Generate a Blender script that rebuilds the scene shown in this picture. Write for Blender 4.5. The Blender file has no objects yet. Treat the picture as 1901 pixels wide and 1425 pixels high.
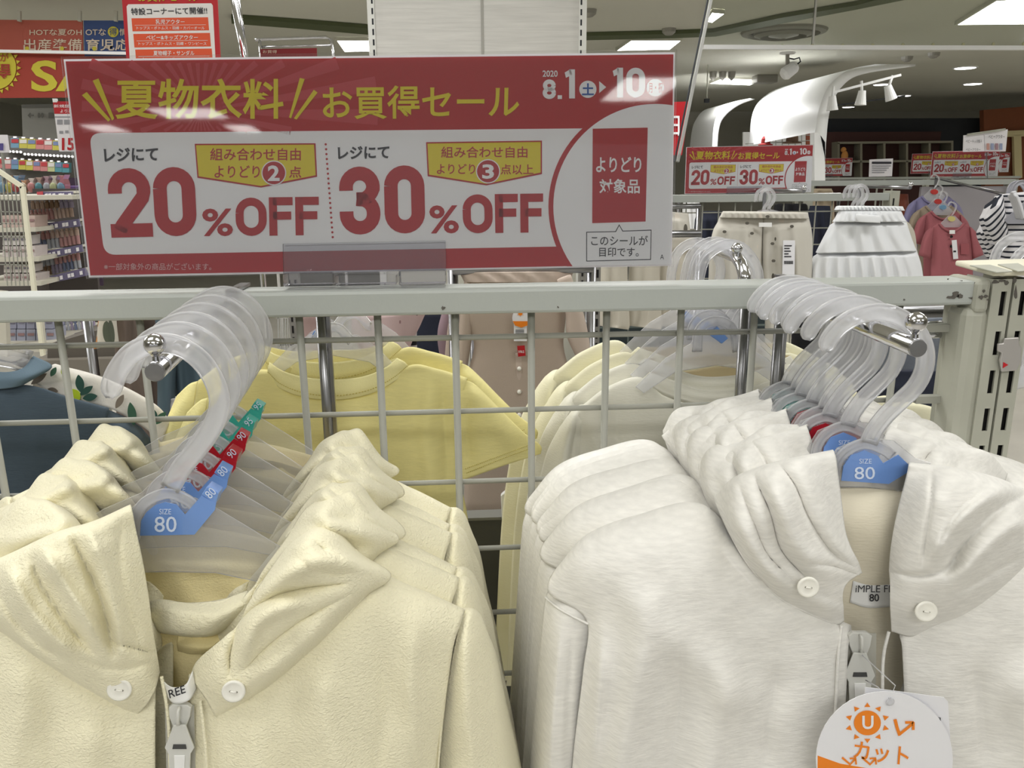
import bpy, math, random
import numpy as np
from mathutils import Vector, Matrix
scene = bpy.context.scene
COL = scene.collection
R = math.radians
# ---------------------------------------------------------------- camera
F_PX, W_PX, H_PX = 1500.0, 1901.0, 1425.0
YAW, PITCH, ROLL = R(3.8), R(14.3), R(0.46)
CAM = Vector((0.0, 0.0, 1.50))
fwd = Vector((math.sin(YAW)*math.cos(PITCH), math.cos(YAW)*math.cos(PITCH), -math.sin(PITCH)))
r0 = fwd.cross(Vector((0, 0, 1))).normalized()
u0 = r0.cross(fwd).normalized()
rgt = (r0*math.cos(ROLL) - u0*math.sin(ROLL)).normalized()
upv = (u0*math.cos(ROLL) + r0*math.sin(ROLL)).normalized()
cd = bpy.data.cameras.new('camera')
cam = bpy.data.objects.new('camera', cd)
COL.objects.link(cam)
cam.matrix_world = Matrix((
    (rgt.x, upv.x, -fwd.x, CAM.x), (rgt.y, upv.y, -fwd.y, CAM.y),
    (rgt.z, upv.z, -fwd.z, CAM.z), (0, 0, 0, 1)))
cd.sensor_width = 36.0
cd.lens = 36.0*F_PX/W_PX
cd.clip_start = 0.05
cd.clip_end = 100
scene.camera = cam
# ---------------------------------------------------------------- world and exposure
scene.view_settings.view_transform = 'Standard'
scene.view_settings.look = 'None'
scene.view_settings.exposure = 0.09
scene.view_settings.gamma = 1.0
scene.view_settings.use_curve_mapping = False
wd = bpy.data.worlds.new('world')
scene.world = wd
wd.use_nodes = True
wd.node_tree.nodes['Background'].inputs[0].default_value = (1.0, 1.0, 0.99, 1)
wd.node_tree.nodes['Background'].inputs[1].default_value = 0.45
CEIL = 2.70
def area(x, y, z, sx, sy, power, rot=(0, 0, 0), col=(1, 0.995, 0.985)):
    l = bpy.data.lights.new('area_lamp', 'AREA')
    l.shape = 'RECTANGLE'; l.size = sx; l.size_y = sy; l.energy = power; l.color = col
    o = bpy.data.objects.new('area_lamp', l); COL.objects.link(o)
    o.location = (x, y, z); o.rotation_euler = rot
    return o
# area lamps added out of frame: over near racks, along aisles, behind the viewer
for x, y, p in ((-0.9, 0.15, 12), (0.9, 0.25, 9), (0.0, -1.7, 32), (-2.2, -1.4, 17), (2.4, -1.4, 17), (-0.3, 1.9, 22), (2.4, 2.2, 26), (-2.8, 2.2, 26),
                (-4.6, 3.6, 40), (5.6, 3.4, 40), (-5.6, 6.4, 40), (8.6, 5.6, 55), (10.3, 9.0, 30), (0.5, 4.1, 30), (-2.4, 4.6, 26)):
    area(x, y, CEIL-0.06, 1.2, 0.6, p)
# ---------------------------------------------------------------- pixel <-> world
def ray(px, py):
    return (fwd + rgt*((px-W_PX/2)/F_PX) - upv*((py-H_PX/2)/F_PX))
def at(px, py, Y):
    d = ray(px, py)
    return CAM + d*((Y-CAM.y)/d.y)
def atz(px, py, Z):
    d = ray(px, py)
    return CAM + d*((Z-CAM.z)/d.z)
RX, RU, RF = np.array(rgt), np.array(upv), np.array(fwd)
def at_np(a):
    """a: (...,3) of px,py,Y -> world"""
    d = RF + ((a[..., 0:1]-W_PX/2)/F_PX)*RX - ((a[..., 1:2]-H_PX/2)/F_PX)*RU
    return np.array(CAM) + d*((a[..., 2:3]-CAM.y)/d[..., 1:2])
class Plane:
    """a flat board standing in the scene; tilt leans its top away, turn swings it about the vertical"""
    def __init__(s, px, py, Y, tilt=0.0, turn=0.0):
        s.o = at(px, py, Y)
        n = Vector((0, -1, 0))
        n = Matrix.Rotation(R(turn), 3, 'Z') @ (Matrix.Rotation(R(-tilt), 3, 'X') @ n)
        s.n = n
    def pt(s, px, py, lift=0.0):
        d = ray(px, py)
        t = (s.o - CAM).dot(s.n)/d.dot(s.n)
        return CAM + d*t + s.n*lift
# ---------------------------------------------------------------- materials
def lin(c):
    r = []
    for v in c[:3]:
        v = v/255.0
        r.append(v/12.92 if v <= 0.04045 else ((v+0.055)/1.055)**2.4)
    return (r[0], r[1], r[2], 1.0)
MATS = {}
def mat(name, col, rough=0.6, metal=0.0, bump=None, var=0.0, vscale=8.0, coat=0.0, alpha=None, emit=None, sheen=0.0, spec=0.5, ior=1.45, streak=None):
    """col in sRGB 0-255. bump=(kind, scale, distance). alpha = share that lets light straight through."""
    if name in MATS: return MATS[name]
    m = bpy.data.materials.new(name); m.use_nodes = True
    nt = m.node_tree; N = nt.nodes; L = nt.links
    b = N['Principled BSDF']; out = N['Material Output']
    b.inputs['Base Color'].default_value = lin(col)
    b.inputs['Roughness'].default_value = rough
    b.inputs['Metallic'].default_value = metal
    b.inputs['Coat Weight'].default_value = coat
    b.inputs['Coat Roughness'].default_value = 0.05
    b.inputs['Sheen Weight'].default_value = sheen
    b.inputs['Specular IOR Level'].default_value = spec
    b.inputs['IOR'].default_value = ior
    tc = N.new('ShaderNodeTexCoord')
    if var > 0:
        n = N.new('ShaderNodeTexNoise'); n.inputs['Scale'].default_value = vscale; n.inputs['Detail'].default_value = 5
        mp = N.new('ShaderNodeMapping')
        if streak: mp.inputs['Scale'].default_value = streak
        L.new(tc.outputs['Object'], mp.inputs[0]); L.new(mp.outputs[0], n.inputs['Vector'])
        rp = N.new('ShaderNodeValToRGB')
        c = lin(col)
        rp.color_ramp.elements[0].position = 0.3; rp.color_ramp.elements[1].position = 0.7
        rp.color_ramp.elements[0].color = tuple(v*(1-var) for v in c[:3])+(1,)
        rp.color_ramp.elements[1].color = tuple(min(1, v*(1+var*0.5)) for v in c[:3])+(1,)
        L.new(n.outputs['Fac'], rp.inputs[0]); L.new(rp.outputs[0], b.inputs['Base Color'])
    if bump:
        kind, sc, dist = bump
        bp = N.new('ShaderNodeBump'); bp.inputs['Distance'].default_value = dist; bp.inputs['Strength'].default_value = 1.0
        if kind == 'noise' or kind == 'crepe':
            t = N.new('ShaderNodeTexNoise'); t.inputs['Scale'].default_value = sc; t.inputs['Detail'].default_value = 3 if kind == 'noise' else 2
            mp = N.new('ShaderNodeMapping')
            if kind == 'crepe': mp.inputs['Scale'].default_value = (0.8, 0.8, 1.25); t.inputs['Distortion'].default_value = 0.6
            L.new(tc.outputs['Object'], mp.inputs[0]); L.new(mp.outputs[0], t.inputs['Vector']); h = t.outputs['Fac']
        elif kind == 'jersey':
            t = N.new('ShaderNodeTexNoise'); t.inputs['Scale'].default_value = sc; t.inputs['Detail'].default_value = 4
            mp = N.new('ShaderNodeMapping'); mp.inputs['Scale'].default_value = (0.35, 0.35, 1.6)
            L.new(tc.outputs['Object'], mp.inputs[0]); L.new(mp.outputs[0], t.inputs['Vector']); h = t.outputs['Fac']
        elif kind == 'rib':
            t = N.new('ShaderNodeTexWave'); t.inputs['Scale'].default_value = sc; t.bands_direction = 'X'
            L.new(tc.outputs['Object'], t.inputs['Vector']); h = t.outputs['Fac']
        elif kind == 'grain':
            t = N.new('ShaderNodeTexNoise'); t.inputs['Scale'].default_value = sc
            mp = N.new('ShaderNodeMapping'); mp.inputs['Scale'].default_value = (0.05, 0.05, 1.0)
            L.new(tc.outputs['Object'], mp.inputs[0]); L.new(mp.outputs[0], t.inputs['Vector']); h = t.outputs['Fac']
        L.new(h, bp.inputs['Height']); L.new(bp.outputs[0], b.inputs['Normal'])
    if emit:
        b.inputs['Emission Color'].default_value = (1, 0.99, 0.95, 1); b.inputs['Emission Strength'].default_value = emit
    if alpha is not None:
        tr = N.new('ShaderNodeBsdfTransparent'); tr.inputs[0].default_value = (0.97, 0.97, 0.98, 1)
        mx = N.new('ShaderNodeMixShader'); mx.inputs[0].default_value = 1-alpha
        lw = N.new('ShaderNodeLayerWeight'); lw.inputs['Blend'].default_value = 0.35
        ma = N.new('ShaderNodeMath'); ma.operation = 'MULTIPLY_ADD'; ma.use_clamp = True
        ma.inputs[1].default_value = min(0.9, alpha); ma.inputs[2].default_value = 1-alpha
        L.new(lw.outputs['Facing'], ma.inputs[0]); L.new(ma.outputs[0], mx.inputs[0])
        L.new(tr.outputs[0], mx.inputs[1]); L.new(b.outputs[0], mx.inputs[2]); L.new(mx.outputs[0], out.inputs['Surface'])
    MATS[name] = m
    return m
def clear_mat(name, tint=(250, 250, 252), refl=1.0, rough=0.04, haze=0.0):
    """clear sheet: lets light through, mirrors by angle, a trace of haze"""
    m = bpy.data.materials.new(name); m.use_nodes = True; nt = m.node_tree; N = nt.nodes; L = nt.links
    N.remove(N['Principled BSDF']); out = N['Material Output']
    tr = N.new('ShaderNodeBsdfTransparent'); tr.inputs[0].default_value = lin(tint)
    gl = N.new('ShaderNodeBsdfGlossy'); gl.inputs['Roughness'].default_value = rough; gl.inputs[0].default_value = (refl, refl, refl, 1)
    fr = N.new('ShaderNodeFresnel'); fr.inputs[0].default_value = 1.5
    mx = N.new('ShaderNodeMixShader'); L.new(fr.outputs[0], mx.inputs[0]); L.new(tr.outputs[0], mx.inputs[1]); L.new(gl.outputs[0], mx.inputs[2])
    last = mx
    if haze:
        df = N.new('ShaderNodeBsdfDiffuse'); df.inputs[0].default_value = (0.9, 0.9, 0.93, 1)
        m2 = N.new('ShaderNodeMixShader'); m2.inputs[0].default_value = haze
        L.new(last.outputs[0], m2.inputs[1]); L.new(df.outputs[0], m2.inputs[2]); last = m2
    L.new(last.outputs[0], out.inputs['Surface']); MATS[name] = m
    return m
def frost_mat(name, col=(240, 241, 246), clear=0.35, rough=0.22):
    """milky polypropylene: part clear, part diffusing both ways, glossy skin"""
    m = bpy.data.materials.new(name); m.use_nodes = True; nt = m.node_tree; N = nt.nodes; L = nt.links
    N.remove(N['Principled BSDF']); out = N['Material Output']
    tr = N.new('ShaderNodeBsdfTransparent'); tr.inputs[0].default_value = (0.95, 0.955, 0.97, 1)
    df = N.new('ShaderNodeBsdfDiffuse'); df.inputs[0].default_value = lin(col)
    tl = N.new('ShaderNodeBsdfTranslucent'); tl.inputs[0].default_value = lin(col)
    m0 = N.new('ShaderNodeMixShader'); m0.inputs[0].default_value = 0.5; L.new(df.outputs[0], m0.inputs[1]); L.new(tl.outputs[0], m0.inputs[2])
    lw = N.new('ShaderNodeLayerWeight'); lw.inputs['Blend'].default_value = 0.4
    ma = N.new('ShaderNodeMath'); ma.operation = 'MULTIPLY_ADD'; ma.use_clamp = True; ma.inputs[1].default_value = clear; ma.inputs[2].default_value = 1-clear
    L.new(lw.outputs['Facing'], ma.inputs[0])
    m1 = N.new('ShaderNodeMixShader'); L.new(ma.outputs[0], m1.inputs[0]); L.new(tr.outputs[0], m1.inputs[1]); L.new(m0.outputs[0], m1.inputs[2])
    gl = N.new('ShaderNodeBsdfGlossy'); gl.inputs['Roughness'].default_value = rough
    fr = N.new('ShaderNodeFresnel'); fr.inputs[0].default_value = 1.38
    m2 = N.new('ShaderNodeMixShader'); L.new(fr.outputs[0], m2.inputs[0]); L.new(m1.outputs[0], m2.inputs[1]); L.new(gl.outputs[0], m2.inputs[2])
    L.new(m2.outputs[0], out.inputs['Surface']); MATS[name] = m
    return m
def pattern_mat(name, base, inks, scale=60, cover=0.5, rough=0.8):
    """printed cloth: scattered motifs of the given ink colours on a base"""
    if name in MATS: return MATS[name]
    m = mat(name, base, rough); nt = m.node_tree; N = nt.nodes; L = nt.links; b = N['Principled BSDF']
    tc = N.new('ShaderNodeTexCoord'); mp = N.new('ShaderNodeMapping'); mp.inputs['Scale'].default_value = (1, 1, 0.55); mp.inputs['Rotation'].default_value = (0, 0.7, 0)
    v = N.new('ShaderNodeTexVoronoi'); v.inputs['Scale'].default_value = scale; v.inputs['Randomness'].default_value = 1
    L.new(tc.outputs['Object'], mp.inputs[0]); L.new(mp.outputs[0], v.inputs['Vector'])
    lt = N.new('ShaderNodeMath'); lt.operation = 'LESS_THAN'; lt.inputs[1].default_value = cover
    L.new(v.outputs['Distance'], lt.inputs[0])
    rp = N.new('ShaderNodeValToRGB'); rp.color_ramp.interpolation = 'CONSTANT'
    sep = N.new('ShaderNodeSeparateColor'); L.new(v.outputs['Color'], sep.inputs[0]); L.new(sep.outputs[0], rp.inputs[0])
    els = rp.color_ramp.elements
    cols = [base] + list(inks); k = len(cols)
    els[0].position = 0; els[0].color = lin(cols[0]); els[1].position = 0.3; els[1].color = lin(cols[1])
    for i in range(2, k):
        e = els.new(0.3+0.7*(i-1)/(k-1)); e.color = lin(cols[i])
    mx = N.new('ShaderNodeMix'); mx.data_type = 'RGBA'; mx.inputs[6].default_value = lin(base)
    L.new(lt.outputs[0], mx.inputs[0]); L.new(rp.outputs[0], mx.inputs[7]); L.new(mx.outputs[2], b.inputs['Base Color'])
    return m
def stripe_mat(name, a, c, period, duty, axis=(0, 0, 1)):
    if name in MATS: return MATS[name]
    m = mat(name, a, 0.85); nt = m.node_tree; N = nt.nodes; L = nt.links; b = N['Principled BSDF']
    tc = N.new('ShaderNodeTexCoord'); d = N.new('ShaderNodeVectorMath'); d.operation = 'DOT_PRODUCT'; d.inputs[1].default_value = axis
    L.new(tc.outputs['Object'], d.inputs[0])
    s = N.new('ShaderNodeMath'); s.operation = 'DIVIDE'; s.inputs[1].default_value = period; L.new(d.outputs['Value'], s.inputs[0])
    f = N.new('ShaderNodeMath'); f.operation = 'FRACT'; L.new(s.outputs[0], f.inputs[0])
    g = N.new('ShaderNodeMath'); g.operation = 'LESS_THAN'; g.inputs[1].default_value = duty; L.new(f.outputs[0], g.inputs[0])
    mx = N.new('ShaderNodeMix'); mx.data_type = 'RGBA'; mx.inputs[6].default_value = lin(a); mx.inputs[7].default_value = lin(c)
    L.new(g.outputs[0], mx.inputs[0]); L.new(mx.outputs[2], b.inputs['Base Color'])
    return m
# ---------------------------------------------------------------- mesh building
ROOT = {}
class MB:
    def __init__(s): s.v = []; s.f = []; s.sm = []
    def add(s, vs, fs, smooth=False):
        n = len(s.v); s.v.extend([tuple(p) for p in vs])
        for f in fs: s.f.append(tuple(i+n for i in f)); s.sm.append(smooth)
        return s
    def box(s, a, b):
        (x0, y0, z0), (x1, y1, z1) = [tuple(map(min, zip(a, b))), tuple(map(max, zip(a, b)))]
        vs = [(x0,y0,z0),(x1,y0,z0),(x1,y1,z0),(x0,y1,z0),(x0,y0,z1),(x1,y0,z1),(x1,y1,z1),(x0,y1,z1)]
        return s.add(vs, [(0,3,2,1),(4,5,6,7),(0,1,5,4),(1,2,6,5),(2,3,7,6),(3,0,4,7)])
    def hexa(s, p):
        """p: four front corners then four back corners (same order)"""
        return s.add(p, [(0,1,2,3),(7,6,5,4),(0,4,5,1),(1,5,6,2),(2,6,7,3),(3,7,4,0)])
    def prism(s, front, dvec):
        """polygon of world points pushed back by dvec"""
        n = len(front); dvec = Vector(dvec)
        vs = [Vector(p) for p in front] + [Vector(p)+dvec for p in front]
        fs = [tuple(range(n)), tuple(range(2*n-1, n-1, -1))] + [(i, (i+n), ((i+1) % n)+n, (i+1) % n) for i in range(n)]
        return s.add(vs, fs)
    def tube(s, pts, r, seg=10, caps=True, smooth=True):
        pts = [Vector(p) for p in pts]; n = len(pts)
        rr = r if isinstance(r, (list, tuple)) else [r]*n
        vs = []; prev = None
        for i, p in enumerate(pts):
            t = (pts[min(i+1, n-1)] - pts[max(i-1, 0)]).normalized()
            if prev is None:
                a = Vector((0, 0, 1)) if abs(t.z) < 0.9 else Vector((1, 0, 0))
                u = t.cross(a).normalized()
            else:
                u = (prev - t*prev.dot(t)).normalized()
            prev = u; w = t.cross(u)
            for k in range(seg):
                an = 2*math.pi*k/seg
                vs.append(p + (u*math.cos(an) + w*math.sin(an))*rr[i])
        fs = []
        for i in range(n-1):
            for k in range(seg):
                k2 = (k+1) % seg
                fs.append((i*seg+k, i*seg+k2, (i+1)*seg+k2, (i+1)*seg+k))
        s.add(vs, fs, smooth)
        if caps:
            b = len(s.v) - n*seg
            s.f.append(tuple(b+k for k in reversed(range(seg)))); s.sm.append(False)
            s.f.append(tuple(b+(n-1)*seg+k for k in range(seg))); s.sm.append(False)
        return s
    def ball(s, c, r, seg=20, rings=12):
        c = Vector(c); rx, ry, rz = (r if isinstance(r, (tuple, list)) else (r, r, r))
        vs = []; fs = []
        for i in range(rings+1):
            th = math.pi*i/rings
            for k in range(seg):
                a = 2*math.pi*k/seg
                vs.append(c + Vector((rx*math.sin(th)*math.cos(a), ry*math.sin(th)*math.sin(a), rz*math.cos(th))))
        for i in range(rings):
            for k in range(seg):
                k2 = (k+1) % seg
                fs.append((i*seg+k, (i+1)*seg+k, (i+1)*seg+k2, i*seg+k2))
        return s.add(vs, fs, True)
    def lathe(s, c, ax, prof, seg=20):
        """prof: list of (r, h) along axis ax from c"""
        c = Vector(c); ax = Vector(ax).normalized()
        a = Vector((0, 0, 1)) if abs(ax.z) < 0.9 else Vector((1, 0, 0))
        u = ax.cross(a).normalized(); w = ax.cross(u)
        vs = []; n = len(prof)
        for r, h in prof:
            for k in range(seg):
                an = 2*math.pi*k/seg
                vs.append(c + ax*h + (u*math.cos(an)+w*math.sin(an))*r)
        fs = [(i*seg+k, i*seg+(k+1) % seg, (i+1)*seg+(k+1) % seg, (i+1)*seg+k) for i in range(n-1) for k in range(seg)]
        s.add(vs, fs, False)
        b = len(s.v)-n*seg
        s.f.append(tuple(b+k for k in reversed(range(seg)))); s.sm.append(False)
        s.f.append(tuple(b+(n-1)*seg+k for k in range(seg))); s.sm.append(False)
        return s
    def ribbon(s, pts, half, prof, nvec=(0, 1, 0), taper=None):
        """sweep a profile [(across, depth)] along a planar path; across is in-plane"""
        pts = [Vector(p) for p in pts]; n = len(pts); nv = Vector(nvec); m = len(prof); vs = []
        for i, p in enumerate(pts):
            t = (pts[min(i+1, n-1)] - pts[max(i-1, 0)]).normalized()
            a = nv.cross(t).normalized()
            h = half*(taper[i] if taper else 1.0)
            for (x, d) in prof: vs.append(p + a*x*h + nv*d*half)
        fs = [(i*m+k, i*m+(k+1) % m, (i+1)*m+(k+1) % m, (i+1)*m+k) for i in range(n-1) for k in range(m)]
        s.add(vs, fs, True)
        b = len(s.v)-n*m
        s.f.append(tuple(b+k for k in reversed(range(m)))); s.sm.append(False)
        s.f.append(tuple(b+(n-1)*m+k for k in range(m))); s.sm.append(False)
        return s
    def build(s, name, m, parent=None, bevel=0, solid=0, label=None, fix=True):
        me = bpy.data.meshes.new(name)
        o0 = ROOT.get(parent.name, Vector()) if parent is not None else Vector()
        me.from_pydata([(p[0]-o0.x, p[1]-o0.y, p[2]-o0.z) for p in s.v], [], s.f)
        me.update()
        me.polygons.foreach_set('use_smooth', s.sm)
        if m is not None: me.materials.append(m)
        if fix:
            import bmesh
            b = bmesh.new(); b.from_mesh(me); bmesh.ops.recalc_face_normals(b, faces=b.faces); b.to_mesh(me); b.free()
        o = bpy.data.objects.new(name, me); COL.objects.link(o)
        if parent is not None: o.parent = parent; ROOT[o.name] = o0
        if bevel:
            md = o.modifiers.new('bevel', 'BEVEL'); md.width = bevel; md.segments = 2; md.limit_method = 'ANGLE'
        if solid:
            md = o.modifiers.new('solid', 'SOLIDIFY'); md.thickness = solid; md.offset = -1
        if label: o['label'] = label
        return o
def tag(o, label=None, cat=None, group=None, kind=None):
    if label: o['label'] = label
    if cat: o['category'] = cat
    if group: o['group'] = group
    if kind: o['kind'] = kind
    return o
def thing(name, label, cat, loc=(0, 0, 0), group=None):
    o = bpy.data.objects.new(name, None); COL.objects.link(o)
    o.empty_display_size = 0.02
    o.location = loc; ROOT[o.name] = Vector(loc)
    return tag(o, label, cat, group)
def kids(o): return [c for c in bpy.data.objects if c.parent == o]
def dup(root, loc=None, label=None, group=None, rot=None, scale=None):
    KM = {}
    for c in bpy.data.objects:
        if c.parent is not None: KM.setdefault(c.parent.name, []).append(c)
    def rec(o, par):
        c = o.copy(); COL.objects.link(c)
        if par is not None: c.parent = par
        for ch in KM.get(o.name, []): rec(ch, c)
        return c
    r = rec(root, None)
    if loc is not None: r.location = loc
    if rot is not None: r.rotation_euler = rot
    if scale is not None: r.scale = scale
    if label: r['label'] = label
    if group: r['group'] = group
    return r
def solo(mb, name, m, label, cat, group=None, **k):
    o = mb.build(name, m, **k); return tag(o, label, cat, group)
def pp(P, px, py, lift=0.0):
    if isinstance(P, Plane): return P.pt(px, py, lift)
    p = at(px, py, P); p.y -= lift
    return p
def back(P, t):
    return (-P.n*t) if isinstance(P, Plane) else Vector((0, t, 0))
def board(P, poly, t=0.002, lift=0.0, mb=None):
    mb = mb or MB()
    return mb.prism([pp(P, x, y, lift) for x, y in poly], back(P, t))
def rect(x0, y0, x1, y1): return [(x0, y0), (x1, y0), (x1, y1), (x0, y1)]
def bar(p, q, w, d, mb=None):
    """square bar from p to q, w wide, d deep along y"""
    mb = mb or MB(); p = Vector(p); q = Vector(q); t = (q-p).normalized()
    a = Vector((0, 1, 0)).cross(t)
    if a.length < 1e-4: a = Vector((1, 0, 0))
    a.normalize(); b = t.cross(a).normalized()
    c = [a*sx*w/2 + b*sy*d/2 for sx, sy in ((-1,-1),(1,-1),(1,1),(-1,1))]
    return mb.hexa([p+v for v in c]+[q+v for v in c])
# ---------------------------------------------------------------- text as flat print
_tc = {}
def text_geo(s, bold):
    k = (s, bold)
    if k in _tc: return _tc[k]
    cu = bpy.data.curves.new('txt', 'FONT'); cu.body = s; cu.size = 1; cu.offset = bold; cu.resolution_u = 3
    o = bpy.data.objects.new('txt', cu); COL.objects.link(o)
    dg = bpy.context.evaluated_depsgraph_get(); dg.update()
    me = bpy.data.meshes.new_from_object(o.evaluated_get(dg))
    vs = [(v.co.x, v.co.y) for v in me.vertices]; fs = [tuple(p.vertices) for p in me.polygons]
    bpy.data.objects.remove(o); bpy.data.curves.remove(cu); bpy.data.meshes.remove(me)
    _tc[k] = (vs, fs); return _tc[k]
def text(P, s, box, m, parent, lift=0.0006, bold=0.0, quad=None, name='lettering', label=None):
    vs, fs = text_geo(s, bold)
    if not vs: return None
    x0 = min(v[0] for v in vs); x1 = max(v[0] for v in vs); y0 = min(v[1] for v in vs); y1 = max(v[1] for v in vs)
    if quad is None: quad = rect(*box)
    q = [pp(P, x, y, lift) for x, y in quad]
    mb = MB(); pts = []
    for x, y in vs:
        u = (x-x0)/(x1-x0+1e-9); v = (y1-y)/(y1-y0+1e-9)
        pts.append(q[0]*(1-u)*(1-v) + q[1]*u*(1-v) + q[2]*u*v + q[3]*(1-u)*v)
    mb.add(pts, fs)
    return mb.build(name, m, parent, fix=False, label=label)
# ---------------------------------------------------------------- cloth
def catmull(P, n):
    """P (k,d) -> (n,d) through the points"""
    k = P.shape[0]
    if k == 2:
        t = np.linspace(0, 1, n)[:, None]; return P[0]*(1-t) + P[1]*t
    t = np.linspace(0, k-1, n); i = np.minimum(t.astype(int), k-2); f = (t-i)[:, None]
    e = np.vstack([2*P[0]-P[1], P, 2*P[-1]-P[-2]])
    a, b, c, d = e[i], e[i+1], e[i+2], e[i+3]
    return 0.5*((2*b) + (c-a)*f + (2*a-5*b+4*c-d)*f**2 + (3*b-a-3*c+d)*f**3)
def smooth_noise(x, y, seed, scale):
    rs = np.random.RandomState(seed); r = np.zeros_like(x)
    for i in range(7):
        a = rs.uniform(0, 2*math.pi); k = scale*rs.uniform(0.5, 2.2); ph = rs.uniform(0, 6.28)
        r += np.sin((x*math.cos(a)+y*math.sin(a))*k + ph + 0.8*np.sin((x*math.sin(a)-y*math.cos(a))*k*0.6+ph*2))/(1+i*0.35)
    return r/2.6
def fold_field(X, Y, folds):
    D = np.zeros_like(X)
    for pts, w, h in folds:
        pts = np.array(pts, float)
        if len(pts) > 2: pts = catmull(pts, len(pts)*5)
        best = np.full(X.shape, 1e9); tt = np.zeros_like(X); n = len(pts)-1
        for i in range(n):
            a = pts[i]; b = pts[i+1]; ab = b-a; L2 = (ab**2).sum()+1e-9
            t = np.clip(((X-a[0])*ab[0]+(Y-a[1])*ab[1])/L2, 0, 1)
            d = np.hypot(X-a[0]-t*ab[0], Y-a[1]-t*ab[1])
            mk = d < best; best = np.where(mk, d, best); tt = np.where(mk, (i+t)/n, tt)
        tap = np.clip(np.sin(np.pi*np.clip(tt*0.9+0.05, 0, 1))*1.6, 0, 1)
        g = np.exp(-(best/w)**2) if h > 0 else np.exp(-np.abs(best/w)**1.2)
        D += h*g*tap
    return D
def cloth(name, rows, m, parent=None, nu=60, nv=60, folds=(), wr=0.0, seed=0, wscale=0.02, thick=0.0016, label=None, edge=0.0, ref=(0, 0)):
    """rows of (px, py, Y) control points, interpolated; folds displace towards the viewer"""
    A = np.array(rows, float)
    B = np.stack([catmull(A[:, j], nv) for j in range(A.shape[1])], 1)      # nv x cols
    C = np.stack([catmull(B[i], nu) for i in range(nv)], 0)                  # nv x nu x 3
    X, Y = C[..., 0], C[..., 1]
    D = fold_field(X, Y, folds) if folds else np.zeros_like(X)
    if wr: D = D + wr*smooth_noise(X, Y, seed, wscale) + wr*0.4*smooth_noise(X, Y, seed+50, wscale*2.7)
    C[..., 2] -= D
    Wp = at_np(C)
    mb = MB(); vs = Wp.reshape(-1, 3)
    fs = [(i*nu+j, (i+1)*nu+j, (i+1)*nu+j+1, i*nu+j+1) for i in range(nv-1) for j in range(nu-1)]
    mb.add(vs, fs, True)
    return mb.build(name, m, parent, solid=thick, label=label, fix=False)
def slab(name, left, right, Y, m, parent=None, bulge=0.02, nu=24, nv=30, pleat=0.0, npl=6, wr=0.002, seed=1, folds=(), label=None, thick=0.003, tilt=0.0, closed=True):
    """cloth piece between a left and a right edge polyline (px), top to bottom, bulging towards the viewer, with a back"""
    l = catmull(np.array(left, float), nv); r = catmull(np.array(right, float), nv)
    u = np.linspace(0, 1, nu)[None, :, None]
    C2 = l[:, None, :]*(1-u) + r[:, None, :]*u
    X, Yp = C2[..., 0], C2[..., 1]
    uu = np.repeat(u[..., 0], nv, 0); vv = np.linspace(0, 1, nv)[:, None]*np.ones_like(uu)
    prof = np.sqrt(np.clip(1-(2*uu-1)**2, 0, 1))*np.clip(vv*6, 0.35, 1)
    D = bulge*prof + pleat*np.sin(uu*npl*2*math.pi + 1.3*np.sin(vv*3+seed))*prof*np.clip(vv*2, 0.2, 1)
    D = D + wr*smooth_noise(X, Yp, seed, 0.03*800/max(Y, 0.5)/1500*1.5)*prof
    if folds: D = D + fold_field(X, Yp, folds)
    C = np.stack([X, Yp, Y + tilt*vv - D], -1)
    Wf = at_np(C)
    mb = MB(); vs = Wf.reshape(-1, 3)
    fs = [(i*nu+j, (i+1)*nu+j, (i+1)*nu+j+1, i*nu+j+1) for i in range(nv-1) for j in range(nu-1)]
    mb.add(vs, fs, True)
    if closed:
        Bk = Wf.copy(); Bk[..., 1] = Wf[..., 1] + 2*bulge*prof + 0.002
        n = nu*nv; mb.add(Bk.reshape(-1, 3), [tuple(reversed(f)) for f in fs], True)
        per = [j for j in range(nu)] + [i*nu+nu-1 for i in range(1, nv)] + [(nv-1)*nu+j for j in range(nu-2, -1, -1)] + [i*nu for i in range(nv-2, 0, -1)]
        for a, b in zip(per, per[1:]+per[:1]): mb.f.append((a, b, b+n, a+n)); mb.sm.append(True)
    return mb.build(name, m, parent, label=label, solid=0 if closed else thick, fix=closed)
# ---------------------------------------------------------------- the room
def struct(o): o['kind'] = 'structure'; return o
M_floor = mat('floor_vinyl', (206, 202, 192), 0.35, var=0.08, vscale=3)
M_ceil = mat('ceiling_paint', (204, 203, 190), 0.8, var=0.05, vscale=0.6)
M_wall = mat('wall_grey', (176, 174, 162), 0.8, var=0.05, vscale=1)
M_wallred = mat('wall_redbrown', (62, 34, 30), 0.8)
M_walldark = mat('wall_dark', (34, 36, 40), 0.8)
M_archw = mat('arch_white', (244, 245, 246), 0.5)
M_lamp = mat('lamp_panel', (255, 255, 250), 0.5, emit=11.0)
M_spot = mat('spot_glow', (255, 255, 240), 0.5, emit=7.0)
M_olive = mat('trim_olive', (84, 92, 62), 0.6)
XL_, XR_, YB_, YF_ = -7.0, 11.5, 16.0, -10.0
struct(MB().box((XL_, YF_, -0.05), (XR_, YB_, 0)).build('floor', M_floor))
struct(MB().box((XL_, YF_, CEIL), (XR_, YB_, CEIL+0.05)).build('ceiling', M_ceil))
struct(MB().box((XL_-0.1, YF_, 0), (XL_, YB_, CEIL)).build('wall_left', M_wall))
struct(MB().box((XR_, YF_, 0), (XR_+0.1, YB_, CEIL)).build('wall_right', M_wall))
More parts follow.
